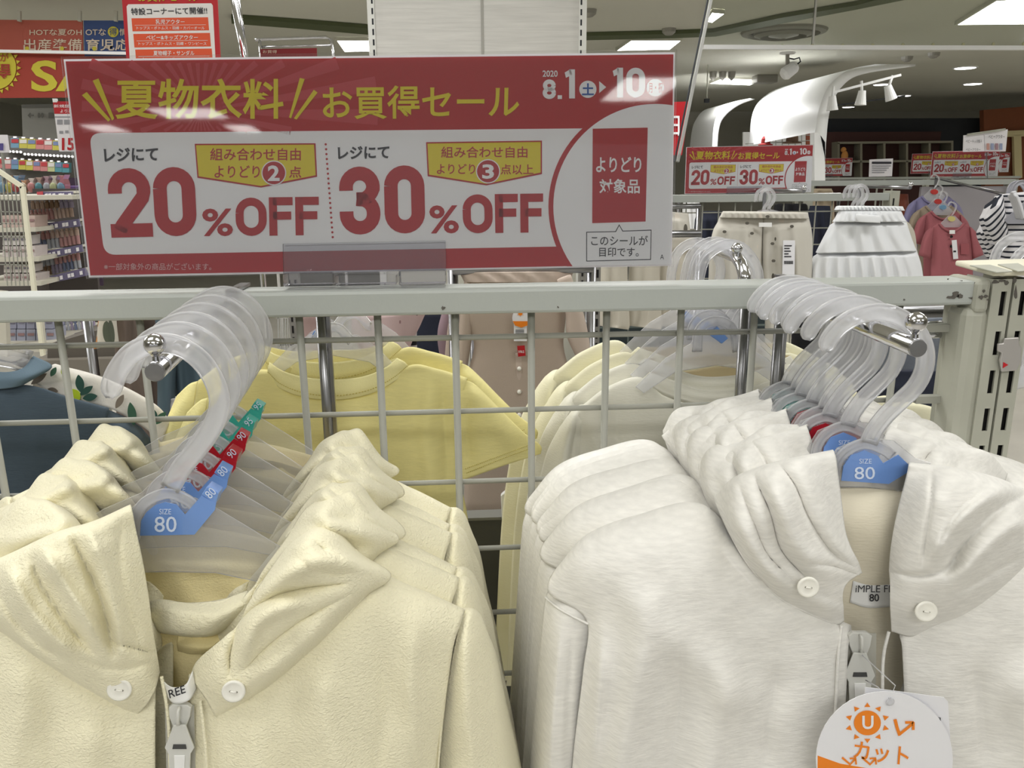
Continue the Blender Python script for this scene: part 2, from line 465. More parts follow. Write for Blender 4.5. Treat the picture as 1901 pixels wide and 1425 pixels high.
struct(MB().box((XL_, YB_, 0), (XR_, YB_+0.1, CEIL)).build('wall_back', M_wall))
Zc = CEIL-0.002
def cpoly(name, poly, z, t, m, **k): return MB().prism([atz(x, y, z) for x, y in poly], (0, 0, t)).build(name, m, **k)
# olive trim running across the ceiling
struct(cpoly('trim_1', [(1080, 67), (1250, 63), (1324, 60), (1450, 33), (1590, 10), (1640, -4), (1700, -4), (1590, 18), (1457, 43), (1328, 68), (1250, 71), (1080, 75)], Zc-0.03, 0.03, M_olive))
struct(cpoly('trim_2', [(430, 34), (560, 43), (700, 54), (700, 66), (560, 54), (430, 44)], Zc-0.03, 0.03, M_olive))
# ceiling light panels
def lamp(label, poly, z=CEIL-0.03):
    c = atz(sum(p[0] for p in poly)/4, sum(p[1] for p in poly)/4, z)
    return lampw(label, c, [atz(x, y, z) for x, y in poly])
def lampw(label, c, W):
    t = thing('ceiling_light', label, 'ceiling light', (c[0], c[1], CEIL-0.03), 'ceiling light panels')
    MB().prism(W, (0, 0, 0.02)).build('diffuser', M_lamp, t)
    cc = Vector((0, 0, 0))
    for w in W: cc += Vector(w)/4
    for i in range(4):
        a, b = Vector(W[i]), Vector(W[(i+1) % 4]); a2 = a+(a-cc)*0.06; b2 = b+(b-cc)*0.06
        MB().prism([a, b, b2, a2], (0, 0, 0.028)).build('frame', M_ceil, t)
lamp('largest bright ceiling panel, in the top right corner of the photo', [(1778, 46), (1990, 44), (1966, -4), (1850, 2)])
lamp('bright ceiling panel right above the end of the big sale board', [(1146, 94), (1243, 92), (1263, 76), (1172, 76)])
lamp('bright ceiling panel left of the white column panel', [(640, 96), (750, 94), (740, 76), (626, 76)])
lamp('bright ceiling panel in front of the curved white arches', [(1319, 155), (1392, 158), (1413, 149), (1342, 146)])
lamp('small bright ceiling panel seen through the hanging glass', [(1312, 40), (1322, 42), (1344, 26), (1322, 24)])
# panels behind the viewer, mirrored in the sale board
def mirror_lamp(px, py, sx, sy, label):
    n = Matrix.Rotation(R(-2.0), 3, 'X') @ Vector((0, -1, 0))
    p = Plane(690, 500, 0.828, tilt=2.0).pt(px, py); d = (p-CAM).normalized(); r = d - n*2*d.dot(n)
    s = (CEIL-0.04-p.z)/r.z; q = p + r*s; z = CEIL-0.03
    lampw(label, q, [(q.x-sx, q.y-sy, z), (q.x+sx, q.y-sy, z), (q.x+sx, q.y+sy, z), (q.x-sx, q.y+sy, z)])
mirror_lamp(352, 213, 0.30, 0.32, 'ceiling panel behind the viewer mirrored in the yellow lettering')
mirror_lamp(1190, 170, 0.25, 0.55, 'ceiling panel behind the viewer mirrored over the date on the sale board')
mirror_lamp(197, 241, 0.16, 0.3, 'ceiling panel behind the viewer mirrored at the left end of the white print')
mirror_lamp(452, 241, 0.14, 0.3, 'ceiling panel behind the viewer mirrored under the yellow lettering')
# round air outlet
c = atz(1455, 58, CEIL)
av = thing('air_outlet', 'round grey ringed air outlet in the ceiling, behind the hanging glass', 'air vent', c)
for k, (ra, rb, h) in enumerate(((0.36, 0.30, 0.03), (0.25, 0.19, 0.05), (0.13, 0.02, 0.06))):
    MB().lathe(c, (0, 0, -1), [(ra, 0), (ra*0.97, h*0.6), (rb, h), (rb*0.95, 0)], 36).build('vent_ring', mat('vent_grey', (128, 126, 116), 0.5), av)
# hanging glass smoke curtain
Yg = 5.2
g = thing('glass_curtain', 'clear glass curtain hanging from the ceiling on a white bottom rail, at the right', 'glass panel', at(1600, 90, Yg))
zg = at(1600, 88, Yg).z; xg0 = at(1306, 93, Yg).x; xg1 = at(1508, 93, Yg).x; xg2 = at(2000, 90, Yg).x
Mg = clear_mat('curtain_glass', (246, 248, 244), 0.4, 0.1, 0.02)
MB().box((xg0, Yg, zg+0.012), (xg1-0.006, Yg+0.006, CEIL)).build('glass_pane', Mg, g)
MB().box((xg1+0.006, Yg, zg+0.012), (xg2, Yg+0.006, CEIL)).build('glass_pane', Mg, g)
MB().box((xg1-0.006, Yg-0.004, zg), (xg1+0.006, Yg+0.01, CEIL)).build('joint_strip', mat('steel_pale', (190, 190, 184), 0.4), g)
MB().box((xg0, Yg-0.01, zg-0.012), (xg2, Yg+0.02, zg+0.012)).build('bottom_rail', M_archw, g)
for px in range(1340, 1901, 56):
    c = at(px, 86-(px-1340)*0.008, Yg-0.004); MB().lathe(c, (0, -1, 0), [(0.011, 0), (0.009, 0.005)], 12).build('clamp_pad', mat('pad_pale', (176, 176, 140), 0.5), g)
# slanting pole edge
t = thing('slanting_pole', 'thin grey slanting pole from the ceiling down behind the second sale board', 'pole', at(1290, 150, 4.3))
bar(at(1324, -20, 4.3), at(1258, 300, 4.0), 0.014, 0.012).build('pole_bar', mat('steel_dull', (150, 150, 146), 0.4), t)
bar(at(1318, -20, 4.31), at(1252, 300, 4.01), 0.006, 0.012).build('pole_edge', M_walldark, t)
# curved white arches
def arch(label, far, near, outer, gp='curved white arches'):
    t = thing('curved_arch', label, 'arch', at(near[-1][0], near[-1][1], near[-1][2]), gp)
    A = catmull(np.array(far, float), 30); B = catmull(np.array(near, float), 30)
    C = np.stack([A*(1-u)+B*u for u in np.linspace(0, 1, 12)], 1)
    W = at_np(C); nv, nu = W.shape[:2]
    MB().add(W.reshape(-1, 3), [(i*nu+j, (i+1)*nu+j, (i+1)*nu+j+1, i*nu+j+1) for i in range(nv-1) for j in range(nu-1)], True).build('curved_face', M_archw, t, fix=False)
    O = catmull(np.array(outer, float), 30); W2 = at_np(np.stack([B, O], 1)); nu = 2
    MB().add(W2.reshape(-1, 3), [(i*nu+j, (i+1)*nu+j, (i+1)*nu+j+1, i*nu+j+1) for i in range(nv-1) for j in range(nu-1)], True).build('edge_band', M_archw, t, fix=False, solid=0.02)
arch('larger curved white arch sweeping down from the ceiling, right of centre',
     [(1520, 148, 9.6), (1450, 162, 9.4), (1412, 185, 9.3), (1396, 215, 9.2), (1391, 262, 9.2), (1390, 270, 9.2)],
     [(1625, 119, 8.3), (1575, 130, 8.0), (1540, 158, 7.9), (1521, 200, 7.8), (1515, 235, 7.8), (1512, 246, 7.8)],
     [(1700, 119, 8.2), (1605, 134, 8.0), (1562, 162, 7.9), (1541, 205, 7.8), (1534, 260, 7.8), (1532, 300, 7.8)])
arch('smaller curved white arch farther back, left of the larger one',
     [(1340, 196, 12.0), (1308, 204, 12.0), (1292, 222, 12.0), (1284, 245, 12.0), (1278, 300, 12.0)],
     [(1392, 182, 10.6), (1360, 190, 10.6), (1336, 208, 10.6), (1325, 235, 10.6), (1321, 300, 10.6)],
     [(1402, 184, 10.6), (1374, 194, 10.6), (1349, 212, 10.6), (1335, 238, 10.6), (1331, 300, 10.6)])
# front leg of the larger arch and the opening under it
board(7.8, [(1512, 246), (1532, 246), (1532, 345), (1512, 345)], 0.1).build('trim_3', M_archw)['kind'] = 'structure'
# dark far shop on the right
struct(MB().box(tuple(at(1530, 220, 12.6)), tuple(at(1980, 420, 12.7))).build('wall_far', M_walldark))
struct(MB().box(tuple(at(1530, 245, 12.4)), tuple(at(1720, 420, 12.5))).build('wall_redbrown', M_wallred))
struct(board(12.3, [(1826, 204), (1990, 190), (1990, 400), (1830, 400)], 0.1).build('wall_orange', mat('wall_orange', (120, 68, 40), 0.8)))
ty = thing('timber_frame', 'pale cream timber frame around a dark panel, at the far right', 'frame', at(1880, 320, 12.2))
for q in ([(1838, 244), (1990, 238), (1990, 250), (1842, 255)], [(1882, 250), (1896, 250), (1898, 330), (1884, 330)]):
    board(12.2, q, 0.05).build('frame_bar', mat('cream_wood', (196, 184, 140), 0.6), ty)
cs = thing('cube_shelf', 'long pale cube shelf against the dark red-brown far wall', 'shelf', at(1660, 300, 12.2))
Mcs = mat('shelf_grey_cream', (120, 116, 100), 0.6)
board(12.2, [(1555, 263), (1770, 261), (1770, 265), (1555, 267)], 0.35).build('top_board', Mcs, cs)
board(12.2, [(1555, 298), (1770, 296), (1770, 300), (1555, 302)], 0.35).build('shelf_board', Mcs, cs)
for x in (1555, 1597, 1640, 1682, 1724, 1766): board(12.2, rect(x, 265, x+4, 338), 0.35).build('divider', Mcs, cs)
tb = thing('toy_figure', 'small orange-yellow soft figure on the far cube shelf', 'toy', at(1566, 300, 12.1))
MB().ball(at(1568, 290, 12.1), (0.05, 0.05, 0.08)).build('body', mat('toy_orange', (176, 120, 60), 0.8), tb); MB().ball(at(1566, 278, 12.1), 0.04).build('head', mat('toy_orange', (176, 120, 60), 0.8), tb)
# white shop front under the arch
wf = thing('shop_shelf', 'bright white display shelf with wire front, under the larger arch', 'shelf', at(1450, 290, 9.0))
board(9.3, rect(1380, 245, 1515, 340), 0.03).build('back_panel', M_archw, wf)
for y in (262, 276): 
    for y_ in (y,): board(9.1, [(1385, y_+4), (1512, y_-2), (1512, y_), (1385, y_+6)], 0.02).build('shelf_edge', mat('pale_metal', (170, 170, 165), 0.4), wf)
for x in range(1440, 1512, 12): board(9.0, rect(x, 246, x+1, 330), 0.01).build('wire', mat('pale_metal', (170, 170, 165), 0.4), wf)
def hat(label, cx, cy, w, h, Y, c):
    t = thing('hat', label, 'hat', at(cx, cy, Y), 'hats under the arch')
    p = at(cx, cy, Y); s = Y/F_PX
    MB().lathe(p, (0, 0, 1), [(w*s/2, 0), (w*s/2, 0.01), (w*s*0.32, 0.02), (w*s*0.30, h*s*0.7), (w*s*0.2, h*s), (0.001, h*s)], 16).build('crown', mat(label[:14], c, 0.8), t)
hat('red and yellow hat on the white shelf under the larger arch', 1421, 270, 26, 16, 8.9, (150, 40, 40))
hat('brown straw hat on the white shelf under the larger arch', 1470, 266, 34, 17, 8.9, (112, 88, 70))
lt = thing('lattice_panel', 'orange-brown lattice panel beside the leg of the larger arch', 'panel', at(1500, 290, 8.6))
board(8.6, rect(1497, 245, 1511, 340), 0.02).build('panel', mat('brick_orange', (150, 84, 62), 0.8), lt)
for y in range(250, 340, 10): board(8.59, rect(1497, y, 1511, y+1.4), 0.02).build('slat', mat('pale_metal', (170, 170, 165), 0.4), lt)
# round downlights
for px, py, rx, lab in ((1792, 125, 18, 'round downlight nearest the glass curtain, farthest right of the top pair'), (1806, 155, 15, 'round downlight below the first one at the far right'), (1636, 156, 14, 'round downlight between the two white spotlights'), (1678, 177, 12, 'round downlight right of the spotlights'), (1575, 198, 11, 'round downlight lowest and farthest left, near the arch edge')):
    c = atz(px, py, CEIL); d = (c-CAM).length; r = rx*d/F_PX
    t = thing('downlight', lab, 'downlight', c, 'round downlights')
    MB().lathe(c, (0, 0, -1), [(r, 0), (r, 0.006), (r*0.9, 0.01)], 24).build('ring', M_archw, t)
    MB().lathe(c-Vector((0, 0, 0.008)), (0, 0, -1), [(r*0.86, 0), (r*0.8, 0.004)], 24).build('lens', M_spot, t)
# track spots
tr = thing('light_track', 'thin ceiling track carrying the white spotlights beside the larger arch', 'light track', at(1600, 160, 7.2))
bar(at(1545, 172, 7.0), at(1672, 139, 7.0), 0.02, 0.02).build('track', M_archw, tr); bar(at(1550, 196, 7.6), at(1680, 178, 7.6), 0.012, 0.02).build('track', M_walldark, tr)
for px, py, dx, lab in ((1545, 205, 0, 'white track spotlight nearest the arch edge'), (1597, 195, 3, 'middle white track spotlight pointing down'), (1655, 185, -6, 'right white track spotlight tilted outward')):
    Y = 7.0; a = at(px+2, py-45, Y); b = at(px+dx, py-22, Y); c = at(px, py, Y)
    t = thing('track_spotlight', lab, 'spotlight', a, 'track spotlights')
    MB().tube([a, b], 0.012, 8).build('stem', M_archw, t)
    MB().lathe(b, (c-b), [(0.03, -0.02), (0.035, 0.02), (0.045, 0.08), (0.048, (c-b).length)], 16).build('head', M_archw, t)
for px, py, lab in ((1322, 175, 'small dark ceiling spot, left of three over the smaller arch'), (1340, 168, 'small dark ceiling spot, middle of three over the smaller arch'), (1357, 163, 'small dark ceiling spot, right of three over the smaller arch')):
    c = at(px, py, 10.0); t = thing('ceiling_spot', lab, 'spotlight', (c.x, c.y, CEIL))
    MB().lathe((c.x, c.y, CEIL), (0, 0, -1), [(0.045, 0), (0.04, 0.06), (0.01, 0.10)], 12).build('shade', mat('grey_fix', (150, 148, 140), 0.5), t)
# surveillance camera hanging from the ceiling
t = thing('ceiling_camera', 'white ceiling camera on a short arm with a dark cable, behind the glass curtain rail', 'camera', at(1462, 100, 5.6))
Y = 5.6
MB().lathe(at(1462, 97, Y), (0, 0, -1), [(0.05, 0), (0.05, 0.01), (0.02, 0.014)], 16).build('base', M_archw, t)
MB().tube([at(1462, 97, Y), at(1462, 120, Y)], 0.014, 8).build('stem', mat('grey_fix', (150, 148, 140), 0.5), t)
MB().lathe(at(1478, 121, Y), (at(1455, 139, Y)-at(1478, 121, Y)), [(0.030, 0), (0.042, 0.02), (0.044, 0.09), (0.03, 0.11)], 16).build('housing', M_archw, t)
MB().tube([at(1464, 108, Y), at(1474, 110, Y), at(1484, 107, Y), at(1486, 114, Y), at(1477, 122, Y)], 0.005, 6).build('cable', M_walldark, t)
for px, py, lab in ((1684, 105, 'small dark square sensor on the ceiling behind the glass curtain'), (1734, 98, 'round smoke detector on the ceiling at the right'), (1242, 53, 'small smoke detector right of the white column panel'), (1093, 18, 'small grey ceiling fitting beside the top of the column panel')):
    c = atz(px, py, CEIL); t = thing('ceiling_sensor', lab, 'sensor', c)
    MB().lathe(c, (0, 0, -1), [(0.06, 0), (0.055, 0.03), (0.03, 0.05), (0.005, 0.055)], 16).build('cover', mat('grey_fix', (150, 148, 140), 0.5), t)
c = atz(1420, 140, CEIL); t = thing('ceiling_speaker', 'flat grey box fitting on the ceiling beside the arch panel lamp', 'ceiling fitting', c)
MB().box((c.x-0.13, c.y-0.1, CEIL-0.09), (c.x+0.13, c.y+0.1, CEIL)).build('box', mat('grey_fix', (150, 148, 140), 0.5), t, bevel=0.01)
t = thing('hanging_sensor', 'small dark box hanging from a thin rod before the smaller arch', 'sensor', at(1312, 187, 9.0))
MB().tube([at(1314, 120, 9.0), at(1312, 184, 9.0)], 0.006, 6).build('rod', M_wall, t); p = at(1312, 187, 9.0); MB().box((p.x-.025, p.y-.02, p.z-.02), (p.x+.025, p.y+.02, p.z+.02)).build('box', M_walldark, t)
# tall white wood-grain column panel with slotted posts
Yc = 3.1
col = thing('panel_gondola', 'tall white wood-grain panel between slotted posts, rising behind the big sale board', 'display panel', at(890, 60, Yc))
Mwood = mat('white_woodgrain', (196, 194, 188), 0.6, var=0.12, vscale=30, streak=(0.15, 0.15, 3.0), bump=('grain', 220, 0.0006))
zt_ = CEIL-0.02; zb_ = at(890, 470, Yc).z
for a, b in ((697, 893), (898, 1074)):
    MB().box((at(a, 60, Yc).x, Yc, zb_), (at(b, 60, Yc).x, Yc+0.02, zt_)).build('wood_panel', Mwood, col)
MB().box((at(893, 60, Yc).x, Yc-0.003, zb_), (at(898, 60, Yc).x, Yc+0.02, zt_)).build('joint_strip', mat('grey_fix', (150, 148, 140), 0.5), col)
for a, b, s in ((684, 697, 0), (1074, 1088, 1)):
    x0, x1 = at(a, 60, Yc).x, at(b, 60, Yc).x
    MB().box((x0, Yc-0.01, 0.01), (x1, Yc+0.03, zt_)).build('slotted_post', mat('post_white', (206, 206, 200), 0.5), col)
    xm = x0+(x1-x0)*(0.72 if s == 0 else 0.28)
    mb = MB(); z = zb_
    for k in range(36):
        z = zb_+0.02+k*0.034
        if z > zt_-0.03: break
        MB().box((xm-0.003, Yc-0.0106, z), (xm+0.003, Yc-0.0098, z+0.02)).build('slot', M_walldark, col)
MB().box((at(684, 60, Yc).x, Yc, 0.01), (at(1088, 60, Yc).x, Yc+0.03, zb_)).build('lower_panel', M_wall, col)

# two spot lamps added near the ceiling spots to brighten the arches
for (px, py, Y), tgt, pw in (((1322, 180, 10.0), (1300, 240, 10.8), 60), ((1357, 168, 9.4), (1450, 205, 8.9), 75)):
    a = at(px, py, Y); b = at(*tgt); sp = bpy.data.lights.new('spot_lamp', 'SPOT'); sp.energy = pw; sp.spot_size = R(110); sp.spot_blend = 0.8; sp.shadow_soft_size = 0.05
    o = bpy.data.objects.new('spot_lamp', sp); COL.objects.link(o); a.z = min(a.z, CEIL-0.14); a.y -= 0.3; o.location = a
    o.rotation_euler = (b-a).to_track_quat('-Z', 'Y').to_euler()
# ---------------------------------------------------------------- palette
M_rail = mat('painted_rail', (168, 172, 167), 0.42, bump=('noise', 300, 0.0001))
M_wire = mat('wire_paint', (150, 150, 140), 0.45)
M_post = mat('post_paint', (170, 170, 157), 0.45, var=0.10, vscale=14)
M_cap = mat('cap_cream', (226, 222, 200), 0.4)
M_dark = mat('dark_inside', (22, 20, 20), 0.9)
M_chip = mat('bare_metal_chip', (88, 84, 78), 0.6, bump=('noise', 900, 0.0003))
M_chrome = mat('chrome', (205, 205, 208), 0.12, metal=1.0)
M_chromed = mat('chrome_dull', (150, 150, 152), 0.3, metal=1.0)
M_red = mat('print_red', (184, 22, 34), 0.5)
M_rayred = mat('print_red_ray', (198, 62, 72), 0.5)
M_white = mat('print_white', (250, 250, 252), 0.5)
M_yellow = mat('print_yellow', (232, 214, 30), 0.5)
M_black = mat('print_black', (38, 38, 46), 0.5)
M_blue = mat('print_blue', (40, 90, 170), 0.5)
M_board = mat('card_white', (235, 232, 236), 0.5)
M_acr = clear_mat('clear_acrylic', (246, 246, 248), 0.7, 0.05, 0.03)
M_sleeve = clear_mat('clear_sleeve', (254, 254, 254), 0.6, 0.03, 0.012)
M_frost = frost_mat('frosted_plastic', (253, 253, 255), 0.66)
M_frost_sheet = frost_mat('frosted_sheet', (254, 253, 252), 0.86)
# ---------------------------------------------------------------- the near rack
YR, DR = 0.800, 0.050
def vx(px, py): return at(px, py, YR)
rack = thing('display_rack', 'white painted garment rack with square rail and wire grid under the big sale sign', 'rack', at(950, 560, YR))
zt = at(950, 536, YR).z; zb = at(950, 582, YR).z
xl = at(-420, 560, YR).x; xr = at(1812, 540, YR).x
MB().box((xl, YR, zb), (xr, YR+DR, zt)).build('top_rail', M_rail, rack, bevel=0.003)
# grid wires
gx0 = at(698, 600, YR).x; gp = (at(1132, 600, YR).x - gx0)/3.0
zw0 = at(950, 633, YR).z; zw1 = at(950, 773, YR).z; gz = zw0-zw1
yw = YR+0.022
i = -9
xpost = at(1778, 600, YR).x
for i in range(-9, 9):
    x = gx0 + i*gp
    if x > xpost-0.01 or x < xl: continue
    MB().tube([(x, yw-0.004, zb+0.004), (x, yw-0.004, -0.0)], 0.0038, 8).build('upright_wire', M_wire, rack)
for k in range(0, 14):
    z = zw0 - k*gz
    MB().tube([(xl, yw+0.003, z), (xpost, yw+0.003, z)], 0.0030, 8).build('cross_wire', M_wire, rack)
# end frame: flat bar behind a rounded tube, corner block
pA = [at(1762, 570, YR+0.03), at(1790, 570, YR+0.03)]
zlow = 0.02
MB().box((pA[0].x, YR+0.018, zlow), (pA[1].x, YR+0.04, zb)).build('flat_bar', M_post, rack, bevel=0.001)
q0, q1 = at(1791, 565, YR).x, at(1838, 565, YR).x
MB().box((q0, YR-0.004, zlow), (q1, YR+0.035, zb-0.002)).build('end_tube', M_post, rack, bevel=0.009)
c0, c1 = at(1814, 545, YR-0.004), at(1838, 545, YR-0.004)
MB().box((c0.x-0.002, YR-0.006, zb-0.008), (c1.x, YR+0.05, zt+0.002)).build('corner_block', M_post, rack, bevel=0.005)
for k in range(10):      # small stubs where the grid is welded to the bar
    MB().box((pA[0].x-0.03, yw-0.002, zw0-k*gz-0.004), (pA[0].x+0.006, yw+0.008, zw0-k*gz+0.004)).build('weld_tab', M_wire, rack)
# bare patches where the paint has chipped off
rs = random.Random(4)
def chip(cx, cy, rx, ry, n=13, Y=YR-0.0006):
    pts = []
    for k in range(n):
        a = 2*math.pi*k/n; q = rs.uniform(0.55, 1.15)
        pts.append((cx+math.cos(a)*rx*q, cy+math.sin(a)*ry*q))
    return board(Y, pts, 0.0005).build('paint_chip', M_chip, rack)
for c in [(1768, 552, 10, 4), (1775, 546, 9, 5), (1782, 550, 6, 5), (1806, 553, 8, 2.5), (1811, 531, 3, 8), (1760, 518, 2, 1.5), (1679, 556, 1.8, 1.6), (1785, 521, 3, 1), (823, 572, 5, 4), (1036, 570, 2, 2)]:
    chip(*c)
for c in [(1822, 552, 5, 4), (1831, 550, 4, 3), (1827, 540, 2.5, 3), (1834, 556, 2, 2)]: chip(*c, Y=YR-0.0072)
# ---------------------------------------------------------------- slotted end uprights
def upright(name_label, x0, x1, y0, ztop, slots_z, slot_w, slot_h, sx):
    t = thing('slotted_upright', name_label, 'shelf post', ((x0+x1)/2, y0, zlow))
    xs0 = x0 + sx; xs1 = xs0 + slot_w
    MB().box((x0, y0, zlow), (xs0, y0+0.002, ztop)).build('face_strip', M_post, t)
    MB().box((xs1, y0, zlow), (x1, y0+0.002, ztop)).build('face_strip', M_post, t)
    zc = ztop
    for z in slots_z:
        MB().box((xs0, y0, z+slot_h), (xs1, y0+0.002, zc)).build('slot_web', M_post, t)
        zc = z
        if zc < 0.3: break
    MB().box((x0, y0+0.002, zlow), (x0+0.002, y0+0.045, ztop)).build('side_wall', M_post, t)
    MB().box((x1-0.002, y0+0.002, zlow), (x1, y0+0.045, ztop)).build('side_wall', M_post, t)
    MB().box((x0+0.002, y0+0.006, zlow), (x1-0.002, y0+0.010, ztop)).build('slot_shade', M_dark, t)  # dark sheet close behind the slots stands in for the shade inside
    return t
yU = YR-0.004
ux0 = at(1839, 560, yU).x; ux1 = at(1874, 560, yU).x
zs0 = at(1860, 586, yU).z; pit = at(1855, 586, yU).z - at(1846, 659, yU).z; sh = at(1860, 541, yU).z - zs0
sl = [zs0-k*pit for k in range(30)]
U1 = upright('cream slotted steel upright with chipped top, at the right end of the near rack', ux0, ux1, yU, at(1860, 518, yU).z, sl, 0.0062, sh, (ux1-ux0)*0.50)
vx0 = at(1879, 560, yU).x; vx1 = at(1906, 560, yU).x
U2 = upright('second cream slotted upright beside the first, cut by the right edge of the photo', vx0, vx1+0.004, yU, at(1890, 518, yU).z, sl, 0.0062, sh, (vx1-vx0)*0.5)
for c in [(1848, 523, 7, 4), (1860, 521, 6, 3), (1868, 524, 5, 5)]:
    o = board(yU-0.0004, [(c[0]+math.cos(a*0.6)*c[2]*rs.uniform(.6, 1.2), c[1]+math.sin(a*0.6)*c[3]*rs.uniform(.6, 1.2)) for a in range(10)], 0.0004).build('paint_chip', M_chip, U1)
for c in [(1884, 520, 4, 5), (1886, 545, 3, 14)]:
    board(yU-0.0004, [(c[0]+math.cos(a*0.6)*c[2]*rs.uniform(.6, 1.2), c[1]+math.sin(a*0.6)*c[3]*rs.uniform(.6, 1.2)) for a in range(10)], 0.0004).build('paint_chip', M_chip, U2)
# cap over the two uprights
cp = thing('end_cap', 'cream plastic cap plate lying over the tops of the two slotted uprights', 'cap', at(1840, 505, YR))
zc = at(1860, 512, yU).z
def capplate(x0, x1, y0, y1, z, h):
    mb = MB(); mb.box((x0, y0, z), (x1, y1, z+h)); return mb
xc0, xc1 = at(1838, 512, yU).x, at(1990, 512, yU).x
P4 = [atz(1842, 513, zc), atz(1995, 510, zc), atz(1990, 487, zc), atz(1772, 493, zc)]
MB().prism(P4, (0, 0, 0.006)).build('cap_plate', M_cap, cp, bevel=0.002)
for a, b_, c_, d_ in [((1800, 494), (1838, 493), (1880, 505), (1850, 507)), ((1852, 492), (1890, 490), (1915, 503), (1890, 505))]:
    MB().prism([atz(x, y, zc+0.006) for x, y in (a, b_, c_, d_)], (0, 0, 0.0012)).build('cap_panel', M_post, cp, bevel=0.0004)
# spring clip joining the uprights
cl = thing('joint_clip', 'clear plastic clip with a small red corner bridging the two slotted uprights', 'clip', at(1875, 660, yU-0.004))
board(yU-0.006, [(1866, 628), (1892, 626), (1893, 640), (1897, 645), (1895, 672), (1888, 688), (1860, 690), (1857, 670), (1860, 655), (1853, 652), (1854, 638), (1863, 637)], 0.003).build('clip_body', mat('clip_steel', (186, 182, 178), 0.3, metal=0.5), cl, bevel=0.0008)
board(yU-0.0066, [(1863, 672), (1872, 677), (1862, 683)], 0.0004).build('red_corner', M_red, cl)
# ---------------------------------------------------------------- hanging arms
def arm(label, bx, by, bY, fx, fy, fY, r=0.0064, br=0.0071):
    a = at(bx, by, bY); b = at(fx, fy, fY)
    t = thing('display_hook', label, 'rack arm', a, 'chrome arms')
    MB().tube([a, b], r, 20).build('rod', M_chrome, t)
    d = (b-a).normalized()
    MB().lathe(b-d*0.0004, d, [(r*1.0, 0), (r*1.02, 0.001), (r*0.92, 0.002), (0.0005, 0.0021)], 24).build('end_disc', M_chromed, t)
    up = Vector((0, 0, 1)); c = b - d*0.006
    MB().lathe(c+up*r*0.8, up, [(0.003, 0), (0.0025, 0.004), (0.004, 0.006)], 14).build('neck', M_chrome, t)
    MB().ball(c+up*(r+0.004+br*0.95), br, 28, 16).build('ball', M_chrome, t)
    # saddle bracket that hooks over the rail and runs down the grid
    m = MB(); x = a.x
    m.box((x-0.005, YR-0.004, zb-0.012), (x+0.005, YR-0.001, zt+0.003)); m.box((x-0.005, YR-0.004, zt+0.001), (x+0.005, YR+DR+0.004, zt+0.004))
    m.build('saddle', M_chromed, t)
    return t, a, b
armL, LA, LB = arm('chrome arm with a ball end carrying the cream hoodies on the left', 432, 560, 0.80, 288, 690, 0.530)
armR, RA, RB = arm('chrome arm with a ball end carrying the white hoodies on the right', 1482, 556, 0.80, 1703, 646, 0.555, r=0.0068, br=0.0077)
def post_bar(x0, y0, x1, y1, w, label):
    Yb = YR+0.052
    a = at(x0, y0, Yb); b = at(x1, y1, Yb)
    t = thing('rack_strut', label, 'strut', a)
    MB().tube([a, (a.x, Yb, b.z)], 0.0055, 14).build('round_bar', M_chromed, t)
    MB().box((a.x+0.004, Yb-0.001, b.z), (a.x+0.009, Yb+0.005, a.z)).build('side_bar', M_chromed, t)
post_bar(594, 560, 608, 990, 20, 'dark chrome double bar standing behind the grid in front of the yellow T-shirt')
post_bar(1384, 560, 1376, 950, 22, 'chrome double bar behind the grid in front of the white round-neck shirts')
post_bar(1450, 560, 1436, 950, 22, 'chrome bar behind the grid just under the right hook cluster')
# spare bracket seen beside the right ball
t = thing('bracket_pin', 'chrome bracket pin poking out beside the right ball end, behind the grid', 'bracket', at(1740, 600, 0.84))
MB().tube([at(1715, 604, .84), at(1762, 600, .84)], 0.004, 12).build('pin', M_chrome, t)
MB().tube([at(1712, 622, .84), at(1764, 620, .84)], 0.004, 12).build('pin', M_chrome, t)

# heavy condensed figures drawn as flat strokes
def _arc(cx, cy, rx, ry, a0, a1, n=12): return [(cx+rx*math.cos(R(a0+(a1-a0)*k/n)), cy+ry*math.sin(R(a0+(a1-a0)*k/n))) for k in range(n+1)]
def glyph(ch, w, h, t):
    """centre lines (x right, y down) in a w x h box for stroke t"""
    a = w-t; r = a/2; x0 = t/2; x1 = w-t/2; y0 = t/2; y1 = h-t/2
    if ch in '0O':
        return [_arc(w/2, y0+r, r, r, 180, 360)+_arc(w/2, y1-r, r, r, 0, 180)+[(x0, y0+r), (x0, y0+r-0.01)]]
    if ch == '2':
        return [[(x0, y0+r*1.25)]+_arc(w/2, y0+r, r, r, 180, 370)+[(x1-t*0.1, h*0.42), (x0+t*0.35, y1-t*0.35), (x0+t*0.15, y1)], [(0, y1), (w, y1)]]
    if ch == '3':
        return [[(x0, y0+r*1.25)]+_arc(w/2, y0+r, r, r, 180, 360)+[(x1, h*0.33)]+_arc(w/2, h*0.48-r, r, r, 20, 75, 6)+[(w*0.42, h*0.475)],
                [(w*0.42, h*0.475)]+_arc(w/2, h*0.48+r, r, r, -75, 0, 6)+[(x1, y1-r)]+_arc(w/2, y1-r, r, r, 0, 180)+[(x0, y1-r*1.25)]]
    if ch == 'F': return [[(x0, 0), (x0, h)], [(x0, y0), (w, y0)], [(x0, h*0.48), (w*0.93, h*0.48)]]
    if ch == '1': return [[(w-t/2, 0), (w-t/2, h)], [(0, h*0.2), (w-t*0.6, t*0.45)]]
    if ch == '8':
        return [_arc(w/2, y0+r*0.93, r*0.93, (h*0.5-y0)/2, 0, 360, 24), _arc(w/2, (h*0.5+y1)/2, r, (y1-h*0.5)/2, 0, 360, 24)]
    return []
